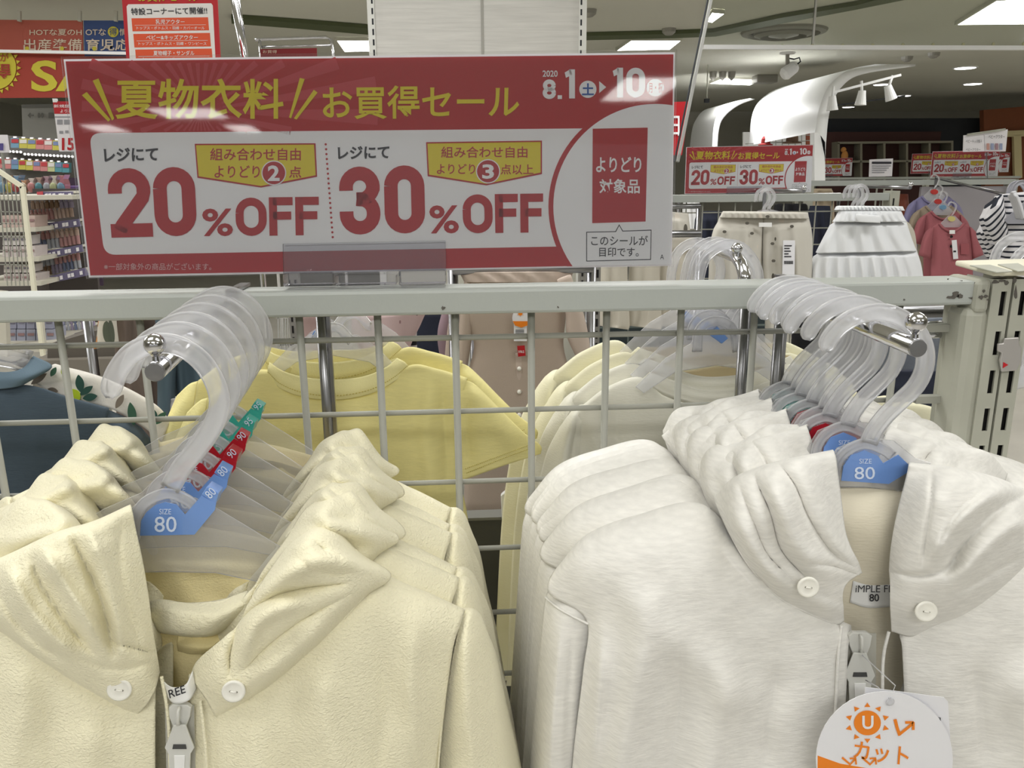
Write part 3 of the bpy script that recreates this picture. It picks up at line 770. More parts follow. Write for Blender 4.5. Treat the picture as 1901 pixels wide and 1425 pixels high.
def ink(P, s, quad, t, m, parent, lift=0.0012, ws=None, gap=0.05):
    """quad px corners TL TR BR BL; t stroke as share of the height; ws relative widths"""
    q = [pp(P, x, y, lift) for x, y in quad]
    Hh = math.dist(quad[0], quad[3]); Wd = math.dist(quad[0], quad[1])
    ws = ws or [1]*len(s); g = gap*Wd; tot = (Wd-g*(len(s)-1))/sum(ws); mb = MB(); x = 0
    def M(px_, py_):
        u = px_/Wd; v = py_/Hh
        return q[0]*(1-u)*(1-v)+q[1]*u*(1-v)+q[2]*u*v+q[3]*(1-u)*v
    for ch, w_ in zip(s, ws):
        w = tot*w_
        for path in glyph(ch, w, Hh, t*Hh):
            n = len(path); L_ = []; R_ = []
            for i in range(n):
                a = path[max(i-1, 0)]; b = path[min(i+1, n-1)]; dx, dy = b[0]-a[0], b[1]-a[1]; l = math.hypot(dx, dy)+1e-9
                nx, ny = -dy/l*t*Hh/2, dx/l*t*Hh/2
                L_.append((x+path[i][0]+nx, path[i][1]+ny)); R_.append((x+path[i][0]-nx, path[i][1]-ny))
            cl = lambda z: M(min(max(z[0], x), x+w), min(max(z[1], 0), Hh))
            mb.add([cl(z) for z in L_]+[cl(z) for z in R_], [(i, i+1, n+i+1, n+i) for i in range(n-1)])
        x += w+g
    return mb.build('lettering', m, parent, fix=False)
# ---------------------------------------------------------------- the sale sign
def sale_sign():
    P = Plane(690, 500, YR+0.028, tilt=2.0)
    base = pp(P, 690, 516)
    t = thing('sale_sign', 'large red and white sale board in a clear holder on the near rail', 'sign', base, 'sale boards')
    board(P, [(118, 110), (1253, 97), (1247, 493), (165, 515)], 0.002).build('board', M_board, t)
    board(P, [(122, 114), (1250, 101), (1244, 490), (168, 511)], 0.0002, 0.0003).build('red_print', M_red, t)
    mb = MB(); cx, cy = 372, 205
    for k in range(34):
        a = 2*math.pi*(k+0.2)/34; w = 0.045
        ca, sa = math.cos(a), math.sin(a)
        lim = 330
        if sa < 0: lim = min(lim, (cy-117)/(-sa+1e-6))
        if sa > 0: lim = min(lim, (243-cy)/(sa+1e-6))
        if ca < 0: lim = min(lim, (cx-152)/(-ca+1e-6))
        lim = min(lim, 330)
        if lim < 50: r1 = lim*0.5
        else: r1 = 42
        mb.add([pp(P, cx+math.cos(a+d)*r, cy+math.sin(a+d)*r, 0.0005) for d, r in ((-w, r1), (w, r1), (w, lim), (-w, lim))], [(0, 1, 2, 3)])
    mb.build('sun_rays', M_rayred, t)
    def rr(quad, r, n=6):
        out = []
        for i in range(4):
            p = Vector(quad[i]); a = (Vector(quad[i-1])-p).normalized(); b = (Vector(quad[(i+1) % 4])-p).normalized()
            s0 = p+a*r; s1 = p+b*r
            for k in range(n+1):
                u = k/n; out.append(tuple(s0*(1-u)**2 + p*2*u*(1-u) + s1*u*u))
        return out
    board(P, rr([(166, 247), (1120, 238), (1112, 456), (194, 473)], 22), 0.0001, 0.0005).build('white_print', M_white, t)
    def circ(x, y, r, n=40, ry=None): return [(x+r*math.cos(2*math.pi*k/n), y+(ry or r)*math.sin(2*math.pi*k/n)) for k in range(n)]
    def clipr(poly):
        out = []
        def clip(pts, f):
            r_ = []
            for i in range(len(pts)):
                a, b = pts[i-1], pts[i]; fa, fb = f(a), f(b)
                if (fa >= 0) != (fb >= 0):
                    u = fa/(fa-fb); r_.append((a[0]+(b[0]-a[0])*u, a[1]+(b[1]-a[1])*u))
                if fb >= 0: r_.append(b)
            return r_
        poly = clip(poly, lambda q: 1249.5-(q[1]-101)*0.012-q[0])
        return clip(poly, lambda q: 490.5-(q[0]-1244)*0.0185*1.0-q[1])
    board(P, clipr(circ(1216, 383, 198, 96)), 0.0001, 0.0007).build('ring_print', M_red, t)
    board(P, clipr(circ(1217, 383, 190, 96)), 0.0001, 0.0009).build('disc_print', M_white, t)
    def K(s, q, w, m, ws=None, gap=0.05): ink(P, s, q, w, m, t, 0.0012, ws, gap)
    def T(s, b, m, bold=0.02, lift=0.0012, quad=None): text(P, s, b, m, t, lift, bold, quad)
    T('夏物衣料', (215, 146, 527, 221), M_yellow, 0.018)
    T('お買得セール', None, M_yellow, 0.016, quad=[(598, 160), (965, 157), (963, 219), (600, 222)])
    for q in ([(173, 150), (184, 146), (213, 220), (209, 224)], [(153, 177), (162, 171), (206, 222), (202, 226)], [(557, 145), (566, 147), (541, 220), (537, 218)], [(583, 167), (590, 172), (551, 222), (546, 220)]):
        MB().add([pp(P, x, y, 0.0012) for x, y in q], [(0, 1, 2, 3)]).build('slash_print', M_yellow, t)
    T('2020', (1007, 131, 1035, 143), M_white, 0.02)
    K('8', rect(1007, 147, 1032, 184), 0.22, M_white); board(P, rect(1035, 177, 1043, 184), 0.0001, 0.0012).build('point_print', M_white, t); K('1', rect(1048, 129, 1067, 183), 0.2, M_white); K('10', rect(1137, 126, 1197, 181), 0.2, M_white, ws=[0.55, 1.0], gap=0.1)
    for x, y in ((1091, 166), (1216, 163)): board(P, circ(x, y, 16, 24), 0.0001, 0.0012).build('dot_print', M_white, t)
    board(P, [(1112, 151), (1125, 162), (1112, 173)], 0.0001, 0.0012).build('arrow_print', M_white, t)
    T('土', (1080, 155, 1102, 177), M_blue, 0.03, 0.0016); T('月・祝', (1203, 153, 1230, 173), M_red, 0.02, 0.0016)
    T('レジにて', None, M_black, 0.03, quad=[(193, 275), (294, 273), (294, 298), (195, 301)])
    T('レジにて', None, M_black, 0.03, quad=[(627, 272), (723, 270), (723, 294), (628, 296)])
    K('20', [(198, 313), (361, 309), (367, 437), (208, 441)], 0.2, M_red, gap=0.03)
    T('%', (376, 387, 433, 438), M_red, 0.02); K('OFF', [(437, 367), (592, 365), (593, 436), (439, 438)], 0.21, M_red, ws=[1.3, 1, 1], gap=0.03)
    K('30', [(629, 310), (787, 306), (790, 432), (632, 436)], 0.2, M_red, gap=0.05)
    T('%', (797, 381, 852, 433), M_red, 0.02); K('OFF', [(858, 361), (1008, 359), (1008, 431), (860, 433)], 0.21, M_red, ws=[1.3, 1, 1], gap=0.03)
    for (fl, inn) in (([(362, 267), (586, 266), (589, 328), (485, 348), (367, 330)], (485, 305)), ([(791, 264), (1006, 261), (1006, 323), (903, 344), (794, 327)], (900, 300))):
        board(P, fl, 0.0001, 0.0010).build('flag_border', M_red, t)
        sm = [(x+(2.6 if x < inn[0]-50 else -2.6 if x > inn[0]+50 else 0), y+(2.6 if y < inn[1]-20 else -2.8)) for x, y in fl]
        board(P, sm, 0.0001, 0.0013).build('flag_print', M_yellow, t)
    T('組み合わせ自由', (391, 275, 559, 298), M_red, 0.012, 0.0016); T('よりどり', (399, 307, 483, 330), M_red, 0.012, 0.0016); T('点', (537, 309, 560, 330), M_red, 0.014, 0.0016)
    T('組み合わせ自由', (819, 272, 979, 293), M_red, 0.012, 0.0016); T('よりどり', (811, 304, 882, 323), M_red, 0.012, 0.0016); T('点以上', (929, 305, 990, 324), M_red, 0.012, 0.0016)
    for x, y, r, s, b in ((509, 321, 21, '2', (498, 307, 520, 336)), (906, 318, 20.5, '3', (895, 305, 917, 332))):
        board(P, circ(x, y, r+2, 30), 0.0001, 0.0016).build('dot_border', M_white, t)
        board(P, circ(x, y, r, 30), 0.0001, 0.0018).build('dot_print', M_red, t)
        T(s, b, M_white, 0.03, 0.0021)
    mb = MB()
    for k in range(20):
        x = 605+13*k/19.0; y = 268+172*k/19.0
        mb.add([pp(P, *c, 0.0012) for c in circ(x, y, 2.2, 8)], [tuple(range(8))])
    o = mb.build('dotted_rule', M_red, t); o['kind'] = 'stuff'
    board(P, [(1100, 239), (1202, 237), (1198, 411), (1099, 414)], 0.0001, 0.0012).build('sticker_print', M_red, t)
    T('よりどり', (1106, 291, 1190, 320), M_white, 0.02, 0.0016); T('対象品', (1112, 332, 1187, 359), M_white, 0.018, 0.0016)
    board(P, [(1088, 430), (1142, 429), (1149, 416), (1156, 428), (1209, 426), (1208, 482), (1088, 485)], 0.0001, 0.0012).build('note_border', M_black, t)
    board(P, [(1089.5, 431.5), (1143, 430.5), (1149, 419), (1155, 429.5), (1207.5, 427.8), (1206.5, 480.5), (1089.5, 483.5)], 0.0001, 0.0014).build('note_print', M_white, t)
    T('このシールが', (1097, 437, 1202, 455), M_black, 0.008, 0.0017); T('目印です。', (1112, 459, 1185, 476), M_black, 0.008, 0.0017)
    T('A', (1225, 472, 1232, 481), M_black, 0.0, 0.0012)
    T('※一部対象外の商品がございます。', (194, 488, 393, 501), mat('print_pale', (232, 190, 190), 0.5), 0.0, 0.0012)
    board(P, [(116, 106), (1255, 93), (1249, 495), (163, 517)], 0.0006, 0.0032).build('clear_sleeve', M_sleeve, t)
    # clear acrylic foot holding the board
    f = MB()
    board(P, [(527, 452), (827, 446), (829, 526), (529, 531)], 0.0025, 0.0062, f)
    f.build('holder_plate', M_acr, t, bevel=0.0005)
    for q in ([(529, 506), (620, 504), (621, 528), (530, 530)], [(625, 509), (736, 507), (737, 527), (626, 529)], [(741, 502), (827, 500), (828, 526), (742, 528)]):
        board(P, q, 0.03, 0.012).build('holder_clip', M_acr, t, bevel=0.0015)
    return t, base, P
SIGN, SIGN0, SP = sale_sign()
SIGN_W = (pp(SP, 1253, 97)-pp(SP, 118, 110)).length
def place_sign(xl_, xr_, yb, Y, label, turn=0):
    xc = (xl_+xr_)/2; b = at(xc, yb, Y); w = (at(xr_, yb, Y)-at(xl_, yb, Y)).length
    return dup(SIGN, b, label, None, rot=(0, 0, turn), scale=(w/SIGN_W,)*3)
place_sign(1266, 1499, 361, 3.95, 'red and white sale board standing on the second rack, left of the curved white arch', R(0.4))
place_sign(1490, 1578, 328, 9.6, 'small far red sale board half hidden behind the second rack board')
place_sign(1688, 1786, 323, 9.6, 'far red sale board mostly hidden behind the one over the pink shirts')
place_sign(1724, 1848, 329, 6.6, 'red sale board standing on the rail above the pink and purple shirts')
place_sign(1776, 1869, 321, 8.8, 'far red sale board showing only its right end beside the white leaflet')

fr_ = thing('display_rack', 'far low white rack carrying the small far sale boards', 'rack', at(1680, 330, 9.7))
MB().box((at(1470, 330, 9.6).x, 9.55, at(1600, 333, 9.6).z), (at(1890, 330, 9.6).x, 9.65, at(1600, 328, 9.6).z-.005)).build('top_rail', M_rail, fr_)
for px in (1480, 1600, 1720, 1885): MB().box((at(px, 330, 9.6).x-.02, 9.56, .02), (at(px, 330, 9.6).x+.02, 9.64, at(px, 332, 9.6).z)).build('leg_post', M_post, fr_)

# dark panel low behind the grid
MB().box((xl, 1.13, 0.01), (at(1740, 970, 1.13).x, 1.15, at(900, 963, 1.13).z)).build('lower_panel', mat('panel_dark_grey', (66, 66, 62), 0.6), rack)
MB().box((xl, 1.125, at(900, 963, 1.13).z), (at(1740, 970, 1.13).x, 1.155, at(900, 958, 1.13).z)).build('panel_edge', mat('panel_edge_grey', (110, 110, 104), 0.5), rack)
for px in (-300, 1738): MB().box((at(px, 960, 1.13).x, YR+.03, 0.0), (at(px, 960, 1.13).x+.02, 1.15, 0.03)).build('foot_bar', M_post, rack)
pk = thing('plastic_packet', 'small white packet with yellow stars behind the grid, low between the two hoodie stacks', 'packet', at(950, 940, 1.115))
board(1.115, [(930, 920), (945, 908), (985, 902), (1000, 925), (998, 966), (932, 966)], .01).build('packet', mat('packet_white', (226, 226, 228), .3, coat=.4), pk, bevel=.002)
for x, y, r in ((962, 942, 7), (975, 956, 5), (948, 957, 5)):
    board(1.1145, [(x+(r if k % 2 == 0 else r*.45)*math.sin(k*math.pi/5), y-(r if k % 2 == 0 else r*.45)*math.cos(k*math.pi/5)) for k in range(10)], .0003).build('star_print', M_yellow, pk)
# ---------------------------------------------------------------- hangers
GROOVE = [(-1, 0.0), (-0.93, 0.34), (-0.70, 0.36), (-0.56, 0.2), (0.56, 0.2), (0.70, 0.36), (0.93, 0.34), (1, 0.0), (0.93, -0.34), (0.70, -0.36), (0.56, -0.2), (-0.56, -0.2), (-0.70, -0.36), (-0.93, -0.34)]
GROOVE = GROOVE[::-1]
SIZECOL = {'80': (112, 150, 214), '90': (176, 28, 42), '95': (64, 172, 158)}
def badge_mat(sz): return mat('size_badge_%s' % sz, SIZECOL[sz], 0.25, coat=0.6, var=0.0)
def smooth_path(pts, n):
    c = catmull(np.array(pts, float), n); return [tuple(p) for p in c]
def make_hanger(name, label, group, Y, contact, hook, half, body, arch, badge, sz, size_box, num_box, tab, tie=None):
    """all outlines in px at the plane Y (the front hanger is modelled where it hangs, others are copies)"""
    t = thing(name, label, 'clothes hanger', contact, group)
    path = [at(x, y, Y) for x, y in smooth_path(hook, 46)]
    tp = [1.0]*46
    tp[0] = 0.35; tp[1] = 0.8; tp[2] = 0.96
    MB().ribbon(path, half*Y/F_PX, GROOVE, (0, 1, 0), tp).build('hook', M_frost, t)
    c = at(hook[0][0], hook[0][1], Y)
    rr_ = half*0.72*Y/F_PX
    # rounded tip
    mb = MB(); board(Y+0.001, body, 0.0022, 0, mb); mb.build('shoulder_bar', M_frost_sheet, t, bevel=0.0006)
    ap = [at(x, y, Y-0.0005) for x, y in smooth_path(arch, 26)]
    MB().ribbon(ap, 11*Y/F_PX, GROOVE, (0, 1, 0)).build('arch', M_frost, t)
    # raised rim along the upper edge of the bar
    b = board(Y-0.0022, badge, 0.0008).build('size_badge', badge_mat(sz), t)
    if tab: board(Y-0.002, tab, 0.012).build('size_tab', badge_mat(sz), t, bevel=0.0006)
    Mw = mat('badge_ink', (214, 226, 246), 0.4)
    text(Y-0.0024, 'SIZE', size_box, Mw, b, 0.0003, 0.0)
    text(Y-0.0024, sz, num_box, Mw, b, 0.0003, 0.004)
    return t
def contact_on(a, b, f): return a + (b-a)*f
# ---- left arm: modelled at the front, px at Y = 0.545
YL = 0.545
fL = 0.945
cL = contact_on(LA, LB, fL)
hookL = [(205, 738), (209, 712), (221, 684), (243, 657), (276, 640), (312, 637), (346, 648), (376, 672), (398, 706), (408, 742), (402, 775), (386, 806), (362, 838), (337, 868), (316, 905)]
bodyL = [(232, 955), (262, 925), (312, 915), (362, 925), (405, 946), (470, 985), (530, 1022), (640, 1105), (650, 1140), (600, 1145), (500, 1085), (400, 1064), (312, 1062), (224, 1064), (130, 1085), (30, 1145), (-20, 1140), (-10, 1105), (95, 1022), (160, 985)]
archL = [(250, 1000), (252, 962), (270, 932), (310, 915), (345, 926), (366, 944)]
badgeL = [(260, 994), (262, 966), (272, 950), (287, 938), (306, 932), (328, 937), (343, 955), (374, 920), (401, 934), (399, 946), (361, 992)]
HL = make_hanger('clothes_hanger', 'foremost frosted hanger on the left arm with a blue size 80 badge', 'hangers on the left arm', YL, cL, hookL, 19.5, bodyL, archL, badgeL, '80', (296, 944, 318, 954), (287, 958, 328, 987), [(374, 918), (384, 903), (406, 915), (400, 936)])
# ---- right arm, px at Y = 0.585
YRt = 0.585
fR = 0.62
cR = contact_on(RA, RB, fR)
hookR = [(1531, 652), (1540, 628), (1562, 603), (1594, 585), (1632, 579), (1668, 588), (1698, 610), (1716, 645), (1716, 682), (1700, 716), (1672, 744), (1645, 770), (1622, 800), (1612, 822)]
bodyR = [(1530, 870), (1555, 832), (1605, 812), (1660, 818), (1700, 850), (1760, 870), (1830, 915), (1900, 985), (1895, 1015), (1830, 985), (1740, 925), (1680, 912), (1605, 905), (1540, 905), (1480, 925), (1400, 975), (1330, 1035), (1310, 1010), (1400, 925), (1480, 870)]
archR = [(1548, 895), (1552, 862), (1572, 836), (1606, 823), (1640, 834), (1656, 846)]
badgeR = [(1562, 890), (1566, 865), (1580, 845), (1606, 836), (1630, 846), (1640, 860), (1668, 844), (1691, 866), (1686, 876), (1650, 898), (1562, 892)]
HR = make_hanger('clothes_hanger', 'foremost frosted hanger on the right arm with a blue size 80 badge', 'hangers on the right arm', YRt, cR, hookR, 18, bodyR, archR, badgeR, '80', (1595, 851, 1618, 860), (1586, 866, 1624, 889), None)
def recolor(root, sz):
    """give a copied hanger its own badge colour and number"""
    for c in kids(root):
        if c.name.startswith(('size_badge', 'size_tab')):
            c.data = c.data.copy(); c.data.materials[0] = badge_mat(sz)
        if c.name.startswith(('size_badge', 'size_tab')):
            for g in kids(c): bpy.data.objects.remove(g)
def yat(a, b, Y):
    f = (Y-a.y)/(b.y-a.y); return a + (b-a)*f
ORD = ['', 'second', 'third', 'fourth', 'fifth', 'sixth', 'seventh', 'eighth']
leftY = [YL, 0.585, 0.625, 0.665, 0.705, 0.752]
leftS = ['80', '80', '90', '90', '95', '95']
CN = {'80': 'blue', '90': 'red', '95': 'teal'}
c0 = yat(LA, LB, YL); HL_off = cL - c0
HLs = [HL]
def relabel(h, src, Y, sz, sb, nb, tabq):
    bd = [c for c in kids(h) if c.name.startswith('size_badge')][0]; Mw = mat('badge_ink', (214, 226, 246), 0.4)
    for s, b in (('SIZE', sb), (sz, nb)):
        o = text(Y-0.0024, s, b, Mw, src, 0.0003, 0.0)
        o.parent = bd
    if tabq:
        tb = [c for c in kids(h) if c.name.startswith('size_tab')][0]
        o = text(Y-0.0022, sz, None, Mw, src, 0.0003, 0.0, quad=tabq); o.parent = tb
TABQ = [(379, 915), (391, 903), (403, 914), (391, 926)]
relabel_q = (296, 944, 318, 954), (287, 958, 328, 987)
_o = text(YL-0.0022, '80', None, mat('badge_ink', (214, 226, 246), 0.4), HL, 0.0003, 0.0, quad=TABQ); _o.parent = [c for c in kids(HL) if c.name.startswith('size_tab')][0]
for k in range(1, 6):
    loc = yat(LA, LB, leftY[k]) + HL_off
    h = dup(HL, loc, '%s hanger from the front on the left arm, with a %s size badge' % (ORD[k], CN[leftS[k]]), None, rot=(0, 0, R([0, 3, -2, 2, -3, 1][k])))
    recolor(h, leftS[k]); relabel(h, HL, YL, leftS[k], relabel_q[0], relabel_q[1], TABQ); HLs.append(h)
rightY = [YRt, 0.632, 0.658, 0.681, 0.704, 0.727, 0.75, 0.772]
rightS = ['80', '80', '90', '90', '90', '95', '95', '95']
c0 = yat(RA, RB, YRt); HR_off = cR - c0
HRs = [HR]
for k in range(1, 8):
    loc = yat(RA, RB, rightY[k]) + HR_off
    h = dup(HR, loc, '%s hanger from the front on the right arm, with a %s size badge' % (ORD[k], CN[rightS[k]]), None, rot=(0, 0, R([0, 2, -2, 2, 0, -2, 1, 0][k])))
    recolor(h, rightS[k]); relabel(h, HR, YRt, rightS[k], (1595, 851, 1618, 860), (1586, 866, 1624, 889), None); HRs.append(h)
# ---------------------------------------------------------------- cream hoodies on the left arm
M_cream = mat('cream_crepe', (240, 234, 204), 0.85, bump=('crepe', 480, 0.0012), sheen=0.15)
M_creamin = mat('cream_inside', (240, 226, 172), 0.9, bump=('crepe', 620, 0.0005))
M_ivory = mat('white_jersey', (232, 230, 224), 0.85, bump=('jersey', 420, 0.0004), var=0.09, vscale=200, streak=(0.4, 0.4, 2.0), sheen=0.15)
M_ivoryin = mat('white_inside', (232, 224, 202), 0.9, bump=('jersey', 420, 0.0004))
M_button = mat('shell_button', (240, 238, 228), 0.22, coat=0.5, var=0.04, vscale=150)
M_thread = mat('white_thread', (236, 234, 226), 0.8)
M_zip = mat('zip_plastic', (208, 208, 202), 0.3)
M_tape = mat('zip_tape', (214, 212, 200), 0.85, bump=('rib', 900, 0.0002))
M_label = mat('label_satin', (238, 238, 236), 0.4)
def mirror(rows, cx, flip=True):
    return [[(2*cx-x, y, Y) for x, y, Y in (reversed(r) if flip else r)] for r in rows]
def button(t, px, py, Y, r, m=M_button):
    b = thing_part = None
    c = at(px, py, Y); rw = r*Y/F_PX
    n = (CAM-c).normalized(); n = Vector((n.x*0.3, -1, n.z*0.2)).normalized()
    o = MB().lathe(c, n, [(rw*0.9, -0.001), (rw, 0), (rw, 0.0010), (rw*0.86, 0.0017), (rw*0.74, 0.0012), (rw*0.4, 0.0010), (0.0002, 0.0010)], 32).build('button', m, t)
    for p in o.data.polygons: p.use_smooth = True
    c2 = c+n*0.0013
    MB().tube([c2+Vector((-rw*0.27, 0, rw*0.05)), c2+n*0.0006, c2+Vector((rw*0.27, 0, -rw*0.05))], 0.0005, 6).build('stitch', M_thread, o)
    for s in (-1, 1): MB().lathe(c2+Vector((s*rw*0.27, 0, -s*rw*0.05)), n, [(0.0007, 0), (0.0006, 0.0001)], 8).build('hole', mat('hole_shadow', (120, 116, 100), 0.9), o)
    return o
def zipper(t, xt, yt, xb, yb, Y, w, pull=True, pw=1.0):
    """tape, two rows of teeth and a slider with its pull, running down from (xt,yt)"""
    tp = thing_tape = board(Y+0.001, [(xt-w, yt), (xt+w, yt), (xb+w, yb), (xb-w, yb)], 0.0012).build('zip_tape', M_tape, t)
    n = 44; mb = MB()
    for i in range(n):
        u = i/(n-1); x = xt+(xb-xt)*u; y = yt+(yb-yt)*u; s = 1 if i % 2 else -1
        p = at(x+s*1.6, y, Y-0.0005); d = 0.0011
        mb.box((p.x-d, p.y-0.0007, p.z-0.0008), (p.x+d, p.y+0.001, p.z+0.0008))
    o = mb.build('zip_teeth', M_zip, t); o['kind'] = 'stuff'
    if pull:
        Yp = Y-0.003
        sl = board(Yp, [(xt-14*pw, yt+4), (xt-9*pw, yt-2), (xt+9*pw, yt-2), (xt+15*pw, yt+4), (xt+13*pw, yt+22), (xt+8*pw, yt+40), (xt-8*pw, yt+40), (xt-13*pw, yt+22)], 0.004).build('zip_slider', M_zip, t, bevel=0.0006)
        a = at(xt, yt+2, Yp-0.001); b = at(xt, yt+32, Yp-0.001)
        MB().tube([a, a+Vector((0, -0.003, -0.001)), b+Vector((0, -0.003, 0.001)), b], 0.0012, 8).build('bridge', M_zip, sl)
        pl = [(xt-8, yt+36), (xt+8, yt+36), (xt+13, yt+56), (xt+19, yt+78), (xt+14, yt+90), (xt+13, yt+130), (xt-13, yt+130), (xt-14, yt+90), (xt-19, yt+78), (xt-13, yt+56)]
        pl = [(xt+(x-xt)*pw, y) for x, y in pl]
        pu = board(Yp-0.003, pl, 0.0016).build('zip_pull', M_zip, t, bevel=0.0005)
        board(Yp-0.0036, [(xt-8*pw, yt+72), (xt+8*pw, yt+72), (xt+9*pw, yt+80), (xt-9*pw, yt+80)], 0.0005).build('pull_slot', mat('slot_dark', (70, 70, 70), 0.6), pu)
        board(Yp-0.0036, [(xt-7*pw, yt+92), (xt+7*pw, yt+92), (xt+6*pw, yt+126), (xt-6*pw, yt+126)], 0.0006).build('pull_grip', M_label, pu, bevel=0.0002)
def piping(t, pts, m, r=0.0008, name='seam'):
    P = [at(x, y, Y) for x, y, Y in catmull(np.array(pts, float), 40)]
    return MB().tube(P, r, 6).build(name, m, t)
# front garment body
bodyR_rows = [
    [(352, 1262, .53), (400, 1274, .535), (490, 1212, .54), (580, 1138, .555), (672, 1072, .585), (770, 1104, .60), (862, 1142, .61)],
    [(352, 1250, .520), (400, 1262, .520), (490, 1205, .522), (580, 1130, .528), (672, 1062, .548), (770, 1090, .553), (864, 1131, .562)],
    [(352, 1262, .508), (402, 1280, .508), (492, 1230, .507), (585, 1165, .508), (676, 1105, .520), (766, 1125, .528), (856, 1155, .545)],
    [(352, 1330, .503), (404, 1335, .500), (490, 1300, .498), (590, 1250, .498), (680, 1205, .504), (760, 1200, .516), (838, 1222, .536)],
    [(352, 1425, .499), (410, 1425, .494), (500, 1425, .492), (590, 1425, .492), (680, 1425, .498), (752, 1425, .512), (815, 1425, .536)],
    [(350, 1650, .50), (410, 1650, .494), (500, 1650, .492), (590, 1650, .49), (680, 1650, .495), (745, 1650, .51), (800, 1650, .536)],
    [(345, 1900, .51), (410, 1900, .50), (500, 1900, .498), (590, 1900, .498), (680, 1900, .50), (740, 1900, .515), (790, 1900, .54)]]
sleeveR_rows = [
    [(848, 1150, .60), (866, 1142, .61), (885, 1150, .615), (894, 1170, .62)],
    [(860, 1130, .560), (878, 1131, .562), (893, 1142, .578), (900, 1166, .61)],
    [(842, 1205, .542), (868, 1190, .540), (905, 1196, .562), (922, 1215, .61)],
    [(826, 1300, .542), (862, 1295, .532), (915, 1300, .552), (942, 1310, .60)],
    [(813, 1425, .545), (865, 1425, .532), (925, 1425, .550), (968, 1425, .60)],
    [(800, 1700, .55), (870, 1700, .535), (955, 1700, .555), (1010, 1700, .60)],
    [(790, 1900, .55), (870, 1900, .54), (960, 1900, .56), (1020, 1900, .60)]]
bodyfolds = [(p_, w_, h_*1.4) for p_, w_, h_ in [([(610, 1230), (600, 1320), (625, 1425), (640, 1600)], 30, .004), ([(700, 1180), (720, 1300), (700, 1425), (710, 1650)], 22, -.004),
             ([(770, 1160), (765, 1280), (775, 1425)], 18, .004), ([(460, 1330), (480, 1425), (470, 1600)], 30, .003), ([(540, 1290), (545, 1400), (550, 1600)], 22, -.003)]]
slfolds = [([(872, 1190), (868, 1300), (880, 1425), (890, 1650)], 14, .004), ([(905, 1210), (912, 1300), (925, 1425)], 9, -.004)]
def hoodie_left(label, front=True, group='cream hoodies on the left arm', seed=3):
    t = thing('hooded_jacket', label, 'jacket', cL, group)
    cloth('body_front', bodyR_rows, M_cream, t, 70, 80, bodyfolds, .0022, seed, .016)
    cloth('body_front', mirror(bodyR_rows, 320), M_cream, t, 60, 70, [([(640-x, y) for x, y in p], w, h) for p, w, h in bodyfolds], .0022, seed+1, .016)
    cloth('sleeve', sleeveR_rows, M_cream, t, 30, 70, slfolds, .0016, seed+2, .02)
    cloth('sleeve', mirror(sleeveR_rows, 320), M_cream, t, 30, 60, [([(640-x, y) for x, y in p], w, h) for p, w, h in slfolds], .0016, seed+3, .02)
    # back of the neck and inside
    bk = [[(150, 985, .60), (240, 965, .60), (320, 975, .598), (420, 985, .598), (560, 1020, .60), (660, 1060, .60)],
          [(160, 1060, .592), (240, 1070, .59), (320, 1080, .588), (420, 1085, .588), (540, 1100, .59), (640, 1130, .595)],
          [(180, 1160, .585), (250, 1170, .58), (320, 1180, .578), (400, 1180, .578), (500, 1180, .58), (600, 1190, .585)],
          [(200, 1300, .57), (270, 1300, .565), (320, 1300, .562), (380, 1300, .562), (460, 1300, .565), (540, 1300, .57)],
          [(200, 1600, .59), (270, 1600, .59), (320, 1600, .59), (380, 1600, .59), (460, 1600, .59), (540, 1600, .59)]]
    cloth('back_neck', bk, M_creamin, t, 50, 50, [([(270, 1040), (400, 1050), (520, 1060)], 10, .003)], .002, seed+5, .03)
    return t
flapR_rows = [
    [(357, 1251, .512), (372, 1275, .503), (388, 1300, .499), (398, 1322, .500), (404, 1334, .508)],
    [(373, 1222, .508), (395, 1245, .493), (432, 1270, .488), (475, 1275, .492), (505, 1266, .508)],
    [(429, 1174, .505), (448, 1182, .487), (500, 1195, .484), (560, 1198, .489), (606, 1180, .510)],
    [(466, 1118, .507), (500, 1112, .484), (560, 1115, .483), (625, 1128, .490), (676, 1104, .520)],
    [(500, 1066, .512), (545, 1052, .484), (600, 1052, .486), (665, 1068, .498), (722, 1072, .535)],
    [(532, 1022, .520), (566, 1008, .490), (606, 1008, .494), (650, 1032, .510), (700, 1050, .545)],
    [(568, 990, .535), (585, 982, .525), (606, 980, .525), (630, 990, .530), (664, 1034, .560)],
    [(566, 992, .590), (584, 986, .590), (604, 984, .590), (630, 996, .590), (655, 1034, .600)]]
flapfoldsR = [([(380, 1212), (432, 1168), (480, 1105), (540, 1060), (610, 1040), (705, 1052)], 15, .010),     # rolled edge band
              ([(428, 1250), (430, 1205), (452, 1150), (500, 1110), (560, 1092), (640, 1082)], 8, -.013),       # deep crease under the band
              ([(455, 1215), (470, 1165), (505, 1135), (560, 1118)], 12, .008),
              ([(450, 1245), (500, 1195), (560, 1150), (650, 1100)], 8, -.005),
              ([(470, 1265), (540, 1215), (600, 1160)], 16, .005),
              ([(575, 1000), (605, 1025), (640, 1045)], 10, -.005), ([(545, 1035), (600, 1060), (650, 1062)], 8, -.004)]
